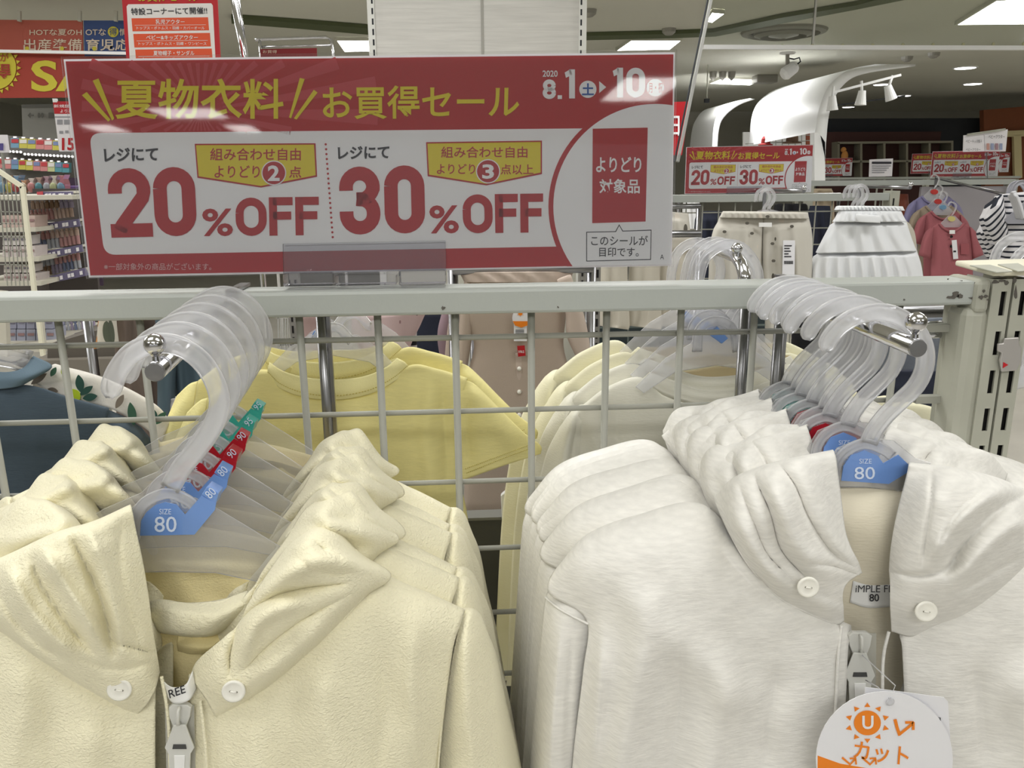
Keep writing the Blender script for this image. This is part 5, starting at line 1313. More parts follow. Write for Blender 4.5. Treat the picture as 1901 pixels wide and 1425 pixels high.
# white long-sleeved shirts
def white_tee(label, dx, dy, Y, m, s=1.0, collar=True):
    t = thing('long_sleeve_shirt', label, 'shirt', at(1330, 700, Y), 'white shirts behind the grid')
    M = lambda rows: [[(1330+(x-1330)*s+dx, 700+(y-700)*s+dy, Y+d) for x, y, d in r] for r in rows]
    cloth('body_front', M([
        [(1092, 750, .05), (1130, 728, .045), (1190, 712, .035), (1235, 740, .02), (1300, 757, .008), (1370, 757, .008), (1430, 740, .02), (1475, 712, .035), (1560, 740, .05)],
        [(1078, 756, .004), (1126, 722, .0), (1187, 704, .0), (1233, 738, -.004), (1300, 756, -.008), (1370, 756, -.008), (1432, 738, -.004), (1478, 706, .0), (1580, 756, .0)],
        [(1070, 800, .0), (1130, 790, -.006), (1190, 790, -.010), (1240, 795, -.012), (1300, 800, -.014), (1370, 800, -.014), (1430, 800, -.012), (1480, 800, -.01), (1580, 810, 0)],
        [(1075, 900, .0), (1130, 900, -.008), (1190, 900, -.012), (1240, 900, -.014), (1300, 900, -.014), (1370, 900, -.014), (1430, 900, -.012), (1480, 900, -.01), (1570, 900, 0)],
        [(1080, 1350, .0), (1130, 1350, -.008), (1190, 1350, -.012), (1240, 1350, -.014), (1300, 1350, -.014), (1370, 1350, -.014), (1430, 1350, -.012), (1480, 1350, -.01), (1560, 1350, 0)]]),
        m, t, 80, 50, [([(1090+dx, 770+dy), (1110+dx, 850+dy), (1110+dx, 1000+dy)], 14, .005), ([(1150+dx, 740+dy), (1140+dx, 850+dy)], 12, -.003)], .0014, 41, .02)
    cloth('sleeve', M([
        [(1088, 752, .03), (1075, 754, .025), (1060, 765, .03)],
        [(1080, 775, .0), (1062, 778, .0), (1040, 795, .03)],
        [(1076, 850, .0), (1050, 850, -.004), (1010, 862, .03)],
        [(1078, 1000, .0), (1030, 1000, -.004), (985, 1010, .03)],
        [(1080, 1300, .0), (1020, 1300, -.004), (970, 1300, .03)]]), m, t, 24, 40, [([(1060+dx, 780+dy), (1045+dx, 860+dy), (1035+dx, 1000+dy)], 10, .006), ([(1070+dx, 780+dy), (1058+dx, 860+dy), (1050+dx, 980+dy)], 5, -.006)], .001, 42, .02)
    cloth('sleeve', M([[(1570, 752, .02), (1600, 770, .03)], [(1575, 850, 0), (1640, 880, .03)], [(1575, 1000, 0), (1660, 1010, .03)], [(1575, 1250, 0), (1670, 1260, .03)]]), m, t, 12, 20, [], .001, 43, .02)
    if collar:
        cloth('collar', M([[(1206, 690, .010), (1250, 706, .0), (1300, 722, -.006), (1345, 724, -.008), (1400, 716, -.006), (1440, 700, .0), (1470, 686, .012)],
                           [(1190, 704, .004), (1238, 732, -.006), (1298, 750, -.012), (1348, 752, -.013), (1410, 744, -.011), (1452, 722, -.004), (1482, 702, .006)]]), m, t, 60, 10, [([(1198+dx, 698+dy), (1244+dx, 720+dy), (1300+dx, 736+dy), (1350+dx, 738+dy), (1410+dx, 728+dy)], 6, .002)], 0, 0, .02)
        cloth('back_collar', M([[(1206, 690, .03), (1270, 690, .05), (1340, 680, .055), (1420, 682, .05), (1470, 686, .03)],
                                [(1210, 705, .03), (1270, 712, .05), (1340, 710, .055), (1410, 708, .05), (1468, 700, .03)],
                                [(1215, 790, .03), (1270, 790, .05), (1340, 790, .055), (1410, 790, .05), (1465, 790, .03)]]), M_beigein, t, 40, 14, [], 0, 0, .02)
    return t
white_tee('front white long-sleeved shirt with a wide round collar, behind the grid', 0, 0, .935, M_offw)
white_tee('second white long-sleeved shirt, its shoulder just above the front one', -6, -26, .972, M_offw, 1.02)
white_tee('third long-sleeved shirt, pale cream, behind the two white ones', -18, -46, 1.01, M_pcream, 1.03, True)
white_tee('rearmost long-sleeved shirt, pale cream, highest shoulder line by the beige romper', -34, -68, 1.05, M_pcream, 1.05, False)
hk = lambda cx, cy, r: [(cx-r, cy+r*0.9), (cx-r*0.98, cy+r*0.3), (cx-r*0.75, cy-r*0.45), (cx-r*0.2, cy-r*0.85), (cx+r*0.4, cy-r*0.8), (cx+r*0.85, cy-r*0.3), (cx+r, cy+r*0.3), (cx+r*0.8, cy+r*0.95), (cx+r*0.35, cy+r*1.5), (cx+r*0.1, cy+r*2.1)]
arm_b = thing('display_hook', 'chrome arm pointing away behind the rail, its ball end above the white hooks', 'rack arm', at(1383, 520, .86))
MB().tube([at(1384, 540, .858), at(1382, 512, .862), at(1376, 490, .868), at(1366, 476, .89), at(1350, 470, .94), at(1300, 455, 1.16)], 0.0068, 14).build('rod', M_chrome, arm_b)
MB().lathe(at(1370, 476, .866), (0, 0, 1), [(0.003, 0), (0.003, 0.006)], 12).build('neck', M_chrome, arm_b); MB().ball(at(1368, 461, .866), .0062).build('ball', M_chrome, arm_b)
for k, (cx, cy, r, Y, b) in enumerate([(1352, 503, 56, .915, [(1318, 622), (1332, 606), (1352, 628), (1340, 638)]), (1338, 500, 55, .945, [(1300, 610), (1314, 596), (1332, 612), (1320, 622)]), (1325, 496, 54, .975, [(1284, 602), (1296, 588), (1314, 604), (1304, 614)]), (1292, 490, 46, 1.03, [(1262, 592), (1276, 578), (1292, 592), (1282, 602)])]):
    simple_hanger('%s translucent hook behind the rail, above the white shirts' % ['nearest', 'second nearest', 'third', 'farthest and leftmost'][k], Y, 1330-k*10, 560-k*8, 150, 668-k*22, '80', b, hook=hk(cx, cy, r), arch_y=610-k*12, group='hooks above the white shirts')
# right: two big hooks over the end cap
for k, (cx, cy, r, Y) in enumerate([(1893, 484, 52, .98), (1925, 500, 50, .94)]):
    simple_hanger(['left white hook at the right edge, above the end cap', 'right white hook cut off by the right edge, above the end cap'][k], Y, cx+20, 560, 110, 700, '80', None, hook=hk(cx, cy, r), arch_y=640, group='hooks over the end cap')
# dark denim and navy clothes glimpsed behind the right end of the grid
def hangcloth(name, label, cat, poly_l, poly_r, Y, m, group=None, **k):
    t = thing(name, label, cat, at(poly_l[0][0], poly_l[0][1], Y), group)
    slab('cloth_panel', poly_l, poly_r, Y, m, t, **k)
    return t
M_navy = mat('navy_cloth', (34, 38, 54), 0.9, bump=('noise', 300, .0004))
M_denim = mat('grey_denim', (112, 118, 128), 0.9, var=.12, vscale=120, bump=('noise', 400, .0004))
hangcloth('denim_trousers', 'grey denim garment behind the grid below the right ball end', 'trousers', [(1640, 600), (1636, 690), (1630, 800)], [(1760, 590), (1756, 690), (1748, 800)], 1.25, M_denim)
hangcloth('navy_skirt', 'navy garment behind the grid at the right end of the rack', 'skirt', [(1600, 690), (1590, 780), (1580, 900)], [(1750, 690), (1748, 780), (1742, 900)], 1.18, M_navy)
hangcloth('cream_shirt', 'cream shirt shoulder low behind the grid near the end post', 'shirt', [(1560, 770), (1545, 850), (1540, 1100)], [(1650, 735), (1780, 800), (1800, 1100)], 1.05, M_pcream, bulge=.02)
hangcloth('black_trousers', 'black garment behind the grid beside the right hook cluster', 'trousers', [(1470, 600), (1470, 700), (1470, 800)], [(1620, 600), (1620, 700), (1610, 800)], 1.35, mat('black_cloth', (26, 26, 30), 0.9))
# ---------------------------------------------------------------- dark teal shirt at the left
M_teal = mat('dark_teal_jersey', (70, 84, 96), 0.85, bump=('jersey', 380, .0004), var=.06, vscale=90, streak=(.4, .4, 2))
M_tealrib = mat('teal_rib', (96, 116, 130), 0.85, bump=('noise', 700, .0003))
M_leaf = mat('leaf_cloth', (214, 210, 202), 0.85, bump=('noise', 500, .0003))
def on(rows): return rows
Yt1 = .95
t = thing('teal_shirt', 'dark teal short-sleeved shirt with lighter collar, at the left edge behind the grid', 'T-shirt', at(60, 700, Yt1))
cloth('body_front', [[(-260, 760, 1.0), (-160, 735, .99), (-60, 728, .97), (0, 722, .955), (60, 722, .955), (130, 742, .96), (200, 760, .975)],
                     [(-260, 762, .96), (-160, 738, .95), (-60, 730, .945), (0, 724, .943), (60, 724, .943), (130, 744, .945), (202, 762, .955)],
                     [(-260, 830, .95), (-160, 830, .945), (-60, 830, .938), (0, 830, .935), (60, 830, .935), (130, 830, .94), (190, 830, .95)],
                     [(-260, 950, .95), (-160, 950, .945), (-60, 950, .938), (0, 950, .935), (60, 950, .935), (130, 950, .94), (195, 950, .95)],
                     [(-260, 1300, .95), (-160, 1300, .945), (-60, 1300, .938), (0, 1300, .935), (60, 1300, .935), (130, 1300, .94), (200, 1300, .95)]], M_teal, t, 60, 40, [([(0, 770), (60, 800), (60, 880)], 26, .004)], .0015, 61, .02)
cloth('sleeve', [[(200, 760, .97), (230, 772, .98), (262, 792, .99)], [(194, 800, .948), (240, 800, .95), (292, 830, .99)], [(192, 870, .948), (250, 870, .95), (320, 880, .99)], [(196, 960, .948), (260, 950, .95), (330, 940, .99)]], M_teal, t, 24, 24, [([(200, 780), (215, 850), (215, 930)], 7, -.005)], .001, 62, .03)
cloth('collar', [[(-40, 676, .965), (0, 690, .95), (40, 684, .95), (62, 660, .975)], [(-60, 700, .955), (0, 706, .94), (50, 700, .94), (97, 680, .97)], [(-70, 726, .95), (0, 722, .938), (38, 716, .94), (60, 705, .955)]], M_tealrib, t, 30, 14, [], 0, 0, .02)
t = thing('leaf_print_shirt', 'white shirt printed with green and lime leaves behind the dark teal shirt', 'shirt', at(150, 700, .985))
L_rows = [[(60, 706, .972), (97, 677, .99), (110, 678, 1.01)], [(90, 726, .97), (140, 692, .985), (160, 690, 1.01)], [(150, 745, .972), (182, 702, .985), (200, 704, 1.01)], [(205, 758, .975), (240, 726, .987), (252, 730, 1.01)], [(262, 790, .98), (290, 756, .99), (300, 762, 1.01)], [(300, 820, .985), (316, 786, .995), (322, 800, 1.01)]]
cloth('shoulder', L_rows, M_leaf, t, 20, 50, [], .001, 63, .03)
cloth('body_front', [[(-200, 800, 1.0), (40, 740, .985), (200, 770, .99), (300, 830, 1.0)], [(-200, 1000, 1.0), (40, 1000, .985), (200, 1000, .99), (310, 1000, 1.0)]], M_leaf, t, 12, 12)
def leaf(cx, cy, L_, w, ang, m, Y, par, lift=.006):
    a = R(ang); pts = []
    for k in range(14):
        u = k/13; pts.append((u*L_-L_/2, w*math.sin(math.pi*u)**0.8))
    for k in range(12, 0, -1):
        u = k/13; pts.append((u*L_-L_/2, -w*math.sin(math.pi*u)**0.8))
    P = [(cx+x*math.cos(a)-y*math.sin(a), cy+x*math.sin(a)+y*math.cos(a)) for x, y in pts]
    board(Y-lift, P, .0004).build('leaf_print', m, par)
G1, G2, G3, G4 = mat('leaf_green', (46, 80, 70), .85), mat('leaf_lime', (176, 196, 44), .85), mat('leaf_taupe', (126, 116, 104), .85), mat('leaf_green2', (60, 96, 76), .85)
for a in [(120, 690, 22, 7, 70, G2), (99, 690, 20, 5, -60, G4), (72, 703, 36, 6, -35, G3), (148, 712, 34, 8, 80, G1), (160, 725, 30, 6, -35, G1), (167, 737, 28, 7, -10, G1), (140, 733, 26, 9, 60, G2), (98, 724, 20, 5, 15, G3), (245, 768, 44, 8, 80, G4), (222, 745, 30, 6, -60, G3), (285, 768, 26, 6, 60, G1), (298, 776, 30, 7, -50, G4)]:
    leaf(*a, .975, t)
MB().ribbon([at(x, y, .97) for x, y in [(-60, 640), (-20, 655), (20, 662), (55, 672)]], .014, GROOVE, (0, 1, 0)).build('hanger_wing', M_frost_sheet, thing('clothes_hanger', 'grey translucent hanger end over the teal collar at the left edge', 'clothes hanger', at(0, 660, .97)))
# ---------------------------------------------------------------- farther clothes seen through and over the grid
M_beige = mat('beige_rib_cotton', (184, 168, 154), 0.9, bump=('noise', 500, .0004))
M_beige2 = mat('rose_beige', (196, 180, 168), 0.9)
M_mauve = mat('mauve_cloth', (150, 128, 136), 0.9)
M_taupe = mat('taupe_cloth', (112, 98, 88), 0.9)
M_tealc = mat('teal_cloth', (78, 96, 106), 0.9)
t = thing('beige_romper', 'beige long-sleeved baby romper with front poppers and a hanging tag, behind the grid', 'romper', at(960, 520, 1.75))
slab('body_front', [(880, 506), (864, 580), (880, 640), (868, 700), (866, 800), (860, 960)], [(1036, 506), (1050, 580), (1046, 640), (1058, 700), (1060, 800), (1064, 960)], 1.75, M_beige, t, bulge=.03, wr=.006, seed=5)
slab('sleeve', [(862, 520), (852, 600), (848, 700), (850, 740)], [(884, 520), (880, 600), (868, 680), (862, 720)], 1.76, M_beige, t, bulge=.02)
slab('sleeve', [(1034, 520), (1050, 580), (1052, 622), (1068, 660)], [(1060, 510), (1080, 570), (1092, 620), (1100, 680)], 1.72, M_beige2, t, bulge=.02)
slab('collar', [(850, 503), (856, 512), (862, 524)], [(1066, 500), (1062, 512), (1058, 524)], 1.76, M_beige2, t, bulge=.03, pleat=.006, npl=5)
slab('popper_band', [(957, 655), (960, 760), (962, 900)], [(968, 655), (971, 760), (974, 900)], 1.722, M_beige2, t, bulge=.002, wr=0)
for y in (684, 727, 770, 815): MB().ball(at(964, y, 1.715), .005).build('popper', M_button, t)
tg = thing('paper_tag', 'round white tag with orange bottom hanging on the beige romper', 'tag', at(966, 578, 1.70))
board(1.700, circ2(967, 590, 16, 18, 24), .001).build('tag_disc', M_tag, tg)
board(1.699, [(952, 596), (983, 596), (979, 604), (968, 608), (956, 604)], .0005).build('orange_print', M_or, tg)
sun(1.6985, 966, 582, 4, M_or, tg, 6)
board(1.705, rect(954, 600, 978, 633), .001).build('price_card', M_tag, tg)
for i, y in enumerate((612, 615, 618)): board(1.7045, rect(957, y, 973, y+1.5), .0003).build('print_line', M_black, tg)
for k in range(8): board(1.7045, rect(957+k*2, 623, 957.8+k*2, 628), .0003).build('barcode_bar', M_black, tg)
rsx = thing('red_sticker', 'small red sticker below the tag on the beige romper', 'sticker', at(968, 650, 1.70))
board(1.705, [(960, 642), (974, 641), (976, 660), (962, 662)], .001).build('sticker', M_red, rsx)
text(1.7045, '対象品', (962, 650, 973, 655), M_white, rsx, .0005)
M_pink = pattern_mat('pink_print', (196, 172, 172), [(110, 88, 96), (150, 120, 122)], 42, .22)
hangcloth('printed_blouse', 'pale pink blouse with small dark prints, behind the grid above the yellow shirts', 'blouse', [(655, 560), (655, 620), (690, 690), (700, 760)], [(800, 560), (782, 600), (758, 660), (760, 760)], 1.9, M_pink, bulge=.03, pleat=.008, npl=2)
hangcloth('pink_trousers', 'dull pink trousers beside the slotted post above the yellow shirts', 'trousers', [(555, 560), (552, 640), (556, 760)], [(600, 560), (598, 640), (596, 760)], 2.1, mat('dull_pink', (176, 150, 146), .9), bulge=.02)
hangcloth('navy_trousers', 'navy trousers behind the wire grid next to the beige romper', 'trousers', [(772, 560), (760, 640), (765, 800)], [(838, 560), (826, 640), (820, 800)], 2.3, M_navy, bulge=.02)
hangcloth('striped_sleeve', 'black and white striped sleeve behind the pink blouse', 'shirt', [(758, 590), (752, 640), (765, 760)], [(776, 590), (774, 640), (782, 760)], 2.0, stripe_mat('bw_stripe', (210, 208, 206), (26, 26, 30), .034, .45), bulge=.012)
hangcloth('mauve_blouse', 'mauve sleeve hanging left of the beige romper', 'blouse', [(826, 560), (812, 620), (820, 680)], [(850, 560), (846, 620), (842, 680)], 1.95, M_mauve, bulge=.02)
hangcloth('beige_blouse', 'beige blouse hanging between the navy trousers and the romper', 'blouse', [(838, 560), (826, 660), (822, 820)], [(862, 560), (858, 660), (862, 820)], 1.85, M_beige, bulge=.02)
# slotted posts beyond
def farpost(label, px, y0, y1, Y, w=.035):
    a = at(px, y0, Y); b = at(px, y1, Y)
    t = thing('slotted_post', label, 'shelf post', (a.x, a.y, 0))
    MB().box((a.x-w/2, Y, 0.0), (a.x+w/2, Y+.03, a.z)).build('post', mat('post_grey', (128, 126, 120), .5), t)
    z = a.z-.03
    for k in range(24):
        for s in (-.25, .25): MB().box((a.x+s*w-.003, Y-.0008, z-.022), (a.x+s*w+.003, Y, z)).build('slot', M_dark, t)
        z -= .034
farpost('grey slotted post right of the beige romper', 1104, 480, 700, 2.2)
farpost('grey slotted post left of the yellow shirts', 541, 500, 700, 2.4)
farpost('grey slotted post behind the beige trousers', 1087, 480, 600, 2.4)
wg = thing('wire_rack', 'pale fine wire rack behind the left hook cluster', 'rack', at(530, 600, 2.6))
for k in range(9): bar(at(516+k*4.5, 560, 2.6), at(518+k*4.3, 700, 2.6), .004, .004).build('upright_wire', mat('pale_metal', (170, 170, 165), .4), wg)
for y in (590, 640, 690): bar(at(512, y, 2.6), at(556, y-1, 2.6), .004, .004).build('cross_wire', mat('pale_metal', (170, 170, 165), .4), wg)
dg = thing('wire_rack', 'dark grid rack behind the pale shirts right of the romper', 'rack', at(1180, 640, 2.9))
board(3.0, rect(1108, 575, 1420, 760), .02).build('back_panel', mat('dark_teal_panel', (40, 50, 52), .8), dg)
for x in range(1120, 1420, 46): bar(at(x, 575, 2.9), at(x, 760, 2.9), .006, .006).build('upright_wire', mat('green_wire', (90, 100, 96), .5), dg)
for y in (608, 652, 700): bar(at(1108, y, 2.9), at(1420, y-5, 2.9), .006, .006).build('cross_wire', mat('green_wire', (90, 100, 96), .5), dg)
for k, (a, b, lab) in enumerate([(1112, 1165, 'beige trousers hanging behind the rail right of the slotted post'), (1168, 1225, 'beige trousers with folded hems left of the white hooks'), (1225, 1290, 'beige trousers nearest the white hooks behind the rail')]):
    hangcloth('beige_trousers', lab, 'trousers', [(a+4, 440), (a, 520), (a-4, 590), (a-2, 604)], [(b, 440), (b, 520), (b+4, 596), (b+2, 612)], 2.6+.05*k, mat('ecru_plain', (190, 184, 170), .9), 'beige trousers behind the rail', bulge=.03, pleat=.01, npl=2, seed=k+3)
# left side: clothes behind the grid
M_leafp = pattern_mat('leaf_dress', (206, 200, 186), [(60, 70, 58), (186, 120, 50), (90, 96, 80)], 24, .42)
hangcloth('leaf_dress', 'white dress hem with dark and orange leaves, below the rail at the left', 'dress', [(184, 560), (180, 620), (174, 648)], [(200, 560), (206, 610), (212, 640)], 1.9, M_leafp, bulge=.03)
hangcloth('taupe_trousers', 'taupe trousers hanging beside the leaf dress at the left', 'trousers', [(202, 540), (212, 620), (214, 720), (220, 860)], [(246, 540), (250, 640), (262, 720), (300, 860)], 2.0, M_taupe, bulge=.04, pleat=.008, npl=2)
hangcloth('taupe_trousers', 'darker taupe trouser leg right behind the left arm ball', 'trousers', [(246, 540), (236, 640), (262, 740), (270, 860)], [(290, 540), (300, 640), (296, 740), (300, 860)], 2.1, mat('dark_taupe', (86, 74, 66), .9), bulge=.03)
hangcloth('teal_trousers', 'dull teal trousers hanging behind the left arm', 'trousers', [(285, 540), (290, 640), (292, 720), (292, 780)], [(320, 540), (322, 640), (318, 720), (316, 786)], 1.9, M_tealc, bulge=.03)
hangcloth('teal_trousers', 'wider dull teal trousers hanging inside the left hook ring', 'trousers', [(314, 540), (318, 640), (322, 736)], [(400, 540), (392, 640), (386, 730)], 1.95, M_tealc, bulge=.03, pleat=.01, npl=2)
hangcloth('pale_shirt', 'pale grey shirt with two small red marks under the left hook ring', 'shirt', [(312, 742), (306, 790), (300, 860)], [(384, 730), (384, 790), (384, 860)], 1.9, mat('pale_grey_cloth', (196, 192, 190), .9), bulge=.02, pleat=.008, npl=3)
lb_ = thing('low_plinth', 'low grey-brown plinth top between the shelves and the left clothes', 'plinth', at(200, 680, 2.6))
board(2.6, [(60, 668), (320, 660), (330, 720), (60, 740)], .6).build('plinth_body', mat('grey_brown', (120, 114, 104), .7), lb_, bevel=.004)
board(2.62, [(88, 640), (190, 610), (260, 650), (250, 668), (88, 668)], .5).build('plinth_top', mat('grey_brown2', (92, 86, 78), .7), lb_)
# ---------------------------------------------------------------- second rack with shorts and a skirt
Y2 = 3.9
rk = thing('display_rack', 'second white wire rack farther back, under the second sale board', 'rack', at(1450, 366, Y2))
z2t = at(1450, 360, Y2).z; z2b = at(1450, 374, Y2).z; xa, xb = at(1130, 370, Y2).x, at(1652, 362, Y2).x
MB().box((xa, Y2, z2b), (xb, Y2+.06, z2t)).build('top_rail', M_rail, rk, bevel=.002)
MB().box((xb, Y2-.01, 0.0), (xb+.045, Y2+.06, z2t+.01)).build('end_post', M_post, rk)
for k in range(12): MB().box((xb+.012, Y2-.0108, z2t-.06-k*.06), (xb+.020, Y2-.0098, z2t-.025-k*.06)).build('slot', M_dark, rk)
for k in range(18):
    x = xb-.03-k*.0805
    MB().tube([(x, Y2+.03, 0.02), (x, Y2+.03, z2b)], .0035, 6).build('upright_wire', M_wire, rk)
for k in range(8):
    z = z2b-.05-k*.08; MB().tube([(xa, Y2+.034, z), (xb, Y2+.034, z)], .0035, 6).build('cross_wire', M_wire, rk)
def far_arm(label, px, py, Y, L_=.35, dn=.0):
    a = at(px, py, Y); t = thing('display_hook', label, 'rack arm', a, 'far rack arms')
    MB().tube([a, a+Vector((0, -L_, -dn))], .008, 8).build('rod', M_chromed, t)
    MB().ball(a+Vector((0, -L_, -dn+.014)), .011, 10, 6).build('ball', M_chrome, t)
    MB().box((a.x-.008, a.y-.004, a.z-.12), (a.x+.008, a.y, a.z+.01)).build('bracket', M_chromed, t)
    return a
far_arm('chrome arm carrying the patterned shorts on the second rack', 1420, 352, Y2, .45)
far_arm('chrome arm carrying the white skirt on the second rack', 1596, 346, Y2, .45)
def far_hangers(px, py, Y, n, badges, label, sc=1.0, hcol=None):
    for k in range(n):
        Yk = Y+k*.07; c = (px+k*-9, py+k*1)
        t = thing('clothes_hanger', '%s %s' % (['nearest', 'second', 'third', 'fourth'][k], label), 'clothes hanger', at(c[0], c[1], Yk), label)
        r = 13*sc
        MB().ribbon([at(x, y, Yk) for x, y in smooth_path(hk(c[0], c[1]+10*sc, r), 22)], .0075*sc**.5, GROOVE, (0, 1, 0)).build('hook', hcol or M_hangw, t)
        b = [(c[0]-26*sc, c[1]+52*sc), (c[0]-8*sc, c[1]+38*sc), (c[0]+4*sc, c[1]+36*sc), (c[0]+22*sc, c[1]+40*sc), (c[0]+36*sc, c[1]+54*sc), (c[0]+30*sc, c[1]+58*sc), (c[0]-20*sc, c[1]+58*sc)]
        board(Yk, b, .004).build('shoulder_bar', hcol or M_hangw, t)
        if badges: board(Yk-.002, circ2(c[0]+(3 if k == 0 else -6)*sc, c[1]+46*sc, 7*sc, 5*sc, 14), .004).build('size_badge', mat('dot_%d' % badges[k % len(badges)][0], badges[k % len(badges)], .4), t)
far_hangers(1425, 352, 3.46, 2, [(214, 200, 60), (190, 60, 100)], 'hanger holding the patterned shorts')
far_hangers(1598, 345, 3.46, 3, [(214, 200, 60), (190, 60, 100)], 'hanger holding the white skirt')
M_short = pattern_mat('shorts_print', (200, 196, 186), [(206, 198, 186), (206, 198, 186), (92, 88, 80)], 16, .2)
t = thing('patterned_shorts', 'ecru shorts with small bird-like prints and a price ticket, second rack', 'shorts', at(1420, 395, 3.45))
slab('waistband', [(1342, 392), (1336, 404)], [(1500, 394), (1502, 406)], 3.43, M_short, t, bulge=.04, pleat=.006, npl=14, nu=60, nv=8)
slab('leg', [(1336, 402), (1322, 450), (1318, 520), (1316, 620)], [(1418, 404), (1416, 450), (1414, 520), (1410, 620)], 3.45, M_short, t, bulge=.06, pleat=.012, npl=3, nu=40)
slab('leg', [(1416, 404), (1415, 450), (1416, 520), (1420, 620)], [(1502, 404), (1508, 440), (1508, 520), (1508, 620)], 3.45, M_short, t, bulge=.06, pleat=.012, npl=3, nu=40)
board(3.385, rect(1409, 413, 1433, 421), .003).build('waist_label', M_label, t)
tk = thing('price_ticket', 'white price ticket hanging on the patterned shorts', 'price tag', at(1462, 446, 3.36))
board(3.36, [(1454, 446), (1476, 446), (1475, 520), (1452, 520)], .002).build('ticket_card', M_tag, tk)
for k in range(5): board(3.358, rect(1456, 455+k*5, 1456+[14, 10, 12, 8, 13][k], 457+k*5), .0005).build('print_line', M_black, tk)
for k in range(10): board(3.358, rect(1456+k*1.7, 484, 1457+k*1.7, 490), .0005).build('barcode_bar', M_black, tk)
text(3.358, '¥1,290', (1457, 495, 1472, 500), M_black, tk, .001) if False else None
for k in range(9):
    x, y = [(1345, 430), (1396, 433), (1387, 414), (1434, 452), (1425, 402), (1470, 420), (1350, 470), (1395, 475), (1436, 484)][k]
    o = MB().add([at(x+math.cos(a)*4, y+math.sin(a)*3, 3.384) for a in [j*1.05 for j in range(6)]], [tuple(range(6))]).build('bird_print', mat('print_darkgrey', (92, 88, 80), .8), t)
M_skirt = mat('white_cotton', (226, 228, 230), .85, bump=('noise', 300, .0006))
t = thing('white_skirt', 'white tiered cotton skirt with a frilled hem, second rack', 'skirt', at(1605, 390, 3.45))
slab('waistband', [(1562, 388), (1555, 402), (1548, 412)], [(1672, 388), (1678, 402), (1684, 412)], 3.42, M_skirt, t, bulge=.05, pleat=.006, npl=10, nu=50, nv=8)
slab('waist_ruffle', [(1556, 382), (1552, 390)], [(1676, 383), (1680, 391)], 3.43, M_skirt, t, bulge=.05, pleat=.008, npl=18, nu=90, nv=6)
slab('upper_tier', [(1552, 408), (1534, 440), (1518, 470)], [(1682, 408), (1692, 440), (1702, 466)], 3.45, M_skirt, t, bulge=.07, pleat=.010, npl=5, nu=80, wr=.012)
slab('lower_tier', [(1518, 468), (1508, 500), (1502, 560)], [(1702, 464), (1712, 500), (1718, 560)], 3.46, M_skirt, t, bulge=.08, pleat=.014, npl=9, nu=100, wr=.014)
slab('waist_bow', [(1590, 397), (1588, 405), (1592, 412)], [(1634, 400), (1636, 406), (1634, 414)], 3.345, M_skirt, t, bulge=.01, nv=8)
t = hangcloth('ecru_shorts', 'plain ecru shorts half hidden behind the right end of the big sale board', 'shorts', [(1225, 392), (1222, 450), (1220, 560)], [(1278, 396), (1283, 450), (1284, 560)], 3.3, M_short, bulge=.05, pleat=.01, npl=3)
hangcloth('ecru_blouse', 'ecru garment edge peeping out right of the white skirt', 'blouse', [(1670, 400), (1680, 440), (1690, 520)], [(1690, 416), (1700, 440), (1706, 520)], 3.75, mat('ecru_plain', (190, 184, 170), .9), bulge=.02)
# dark clothes and small things behind the second rack
for k, (x0, y0, x1, y1, Y, m, lab) in enumerate([(1290, 392, 1345, 500, 4.6, M_navy, 'navy clothes behind the second rack, left of the patterned shorts'), (1500, 382, 1545, 470, 4.8, M_navy, 'navy clothes between the patterned shorts and the white skirt'), (1440, 378, 1500, 400, 4.9, mat('black_cloth', (26, 26, 30), .9), 'black clothes just above the patterned shorts'), (1660, 360, 1690, 480, 5.0, mat('rust_cloth', (116, 60, 44), .9), 'rust-coloured clothes behind the end of the second rack'), (1500, 350, 1548, 384, 5.1, mat('straw_cloth', (186, 170, 146), .9), 'straw-coloured blouse behind the skirt hooks'), (1270, 372, 1300, 398, 5.2, M_archw, 'white clothes under the left end of the second board')]):
    hangcloth('hanging_garment', lab, 'clothes', [(x0+4, y0), (x0, (y0+y1)/2), (x0-2, y1+60)], [(x1-4, y0), (x1, (y0+y1)/2), (x1+2, y1+60)], Y, m, bulge=.06, pleat=.01, npl=3)
# ---------------------------------------------------------------- rack with pink and purple shirts
Y3 = 4.9
rk3 = thing('display_rack', 'third white rack with a solid back, behind the pink shirts', 'rack', at(1770, 338, Y3))
z3t, z3b = at(1770, 333, Y3).z, at(1770, 343, Y3).z; x3a, x3b = at(1500, 340, Y3).x, at(1885, 338, Y3).x
MB().box((x3a, Y3, z3b), (x3b, Y3+.05, z3t)).build('top_rail', M_rail, rk3)
MB().box((x3a, Y3, 0.02), (x3a+.04, Y3+.05, z3b)).build('end_post', M_post, rk3); MB().box((x3b-.04, Y3, 0.02), (x3b, Y3+.05, z3b)).build('end_post', M_post, rk3)
MB().box((at(1715, 340, Y3).x, Y3+.02, 0.02), (x3b-.04, Y3+.04, z3b-.01)).build('back_panel', mat('panel_grey', (150, 146, 150), .7), rk3)
for k in range(3): MB().box((at(1630+k*14, 340, Y3).x, Y3+.01, z3b-.5), (at(1632+k*14, 340, Y3).x, Y3+.02, z3b)).build('upright_wire', M_wire, rk3)
far_arm('chrome arm carrying the pink and purple shirts', 1738, 330, Y3, .9, .12)
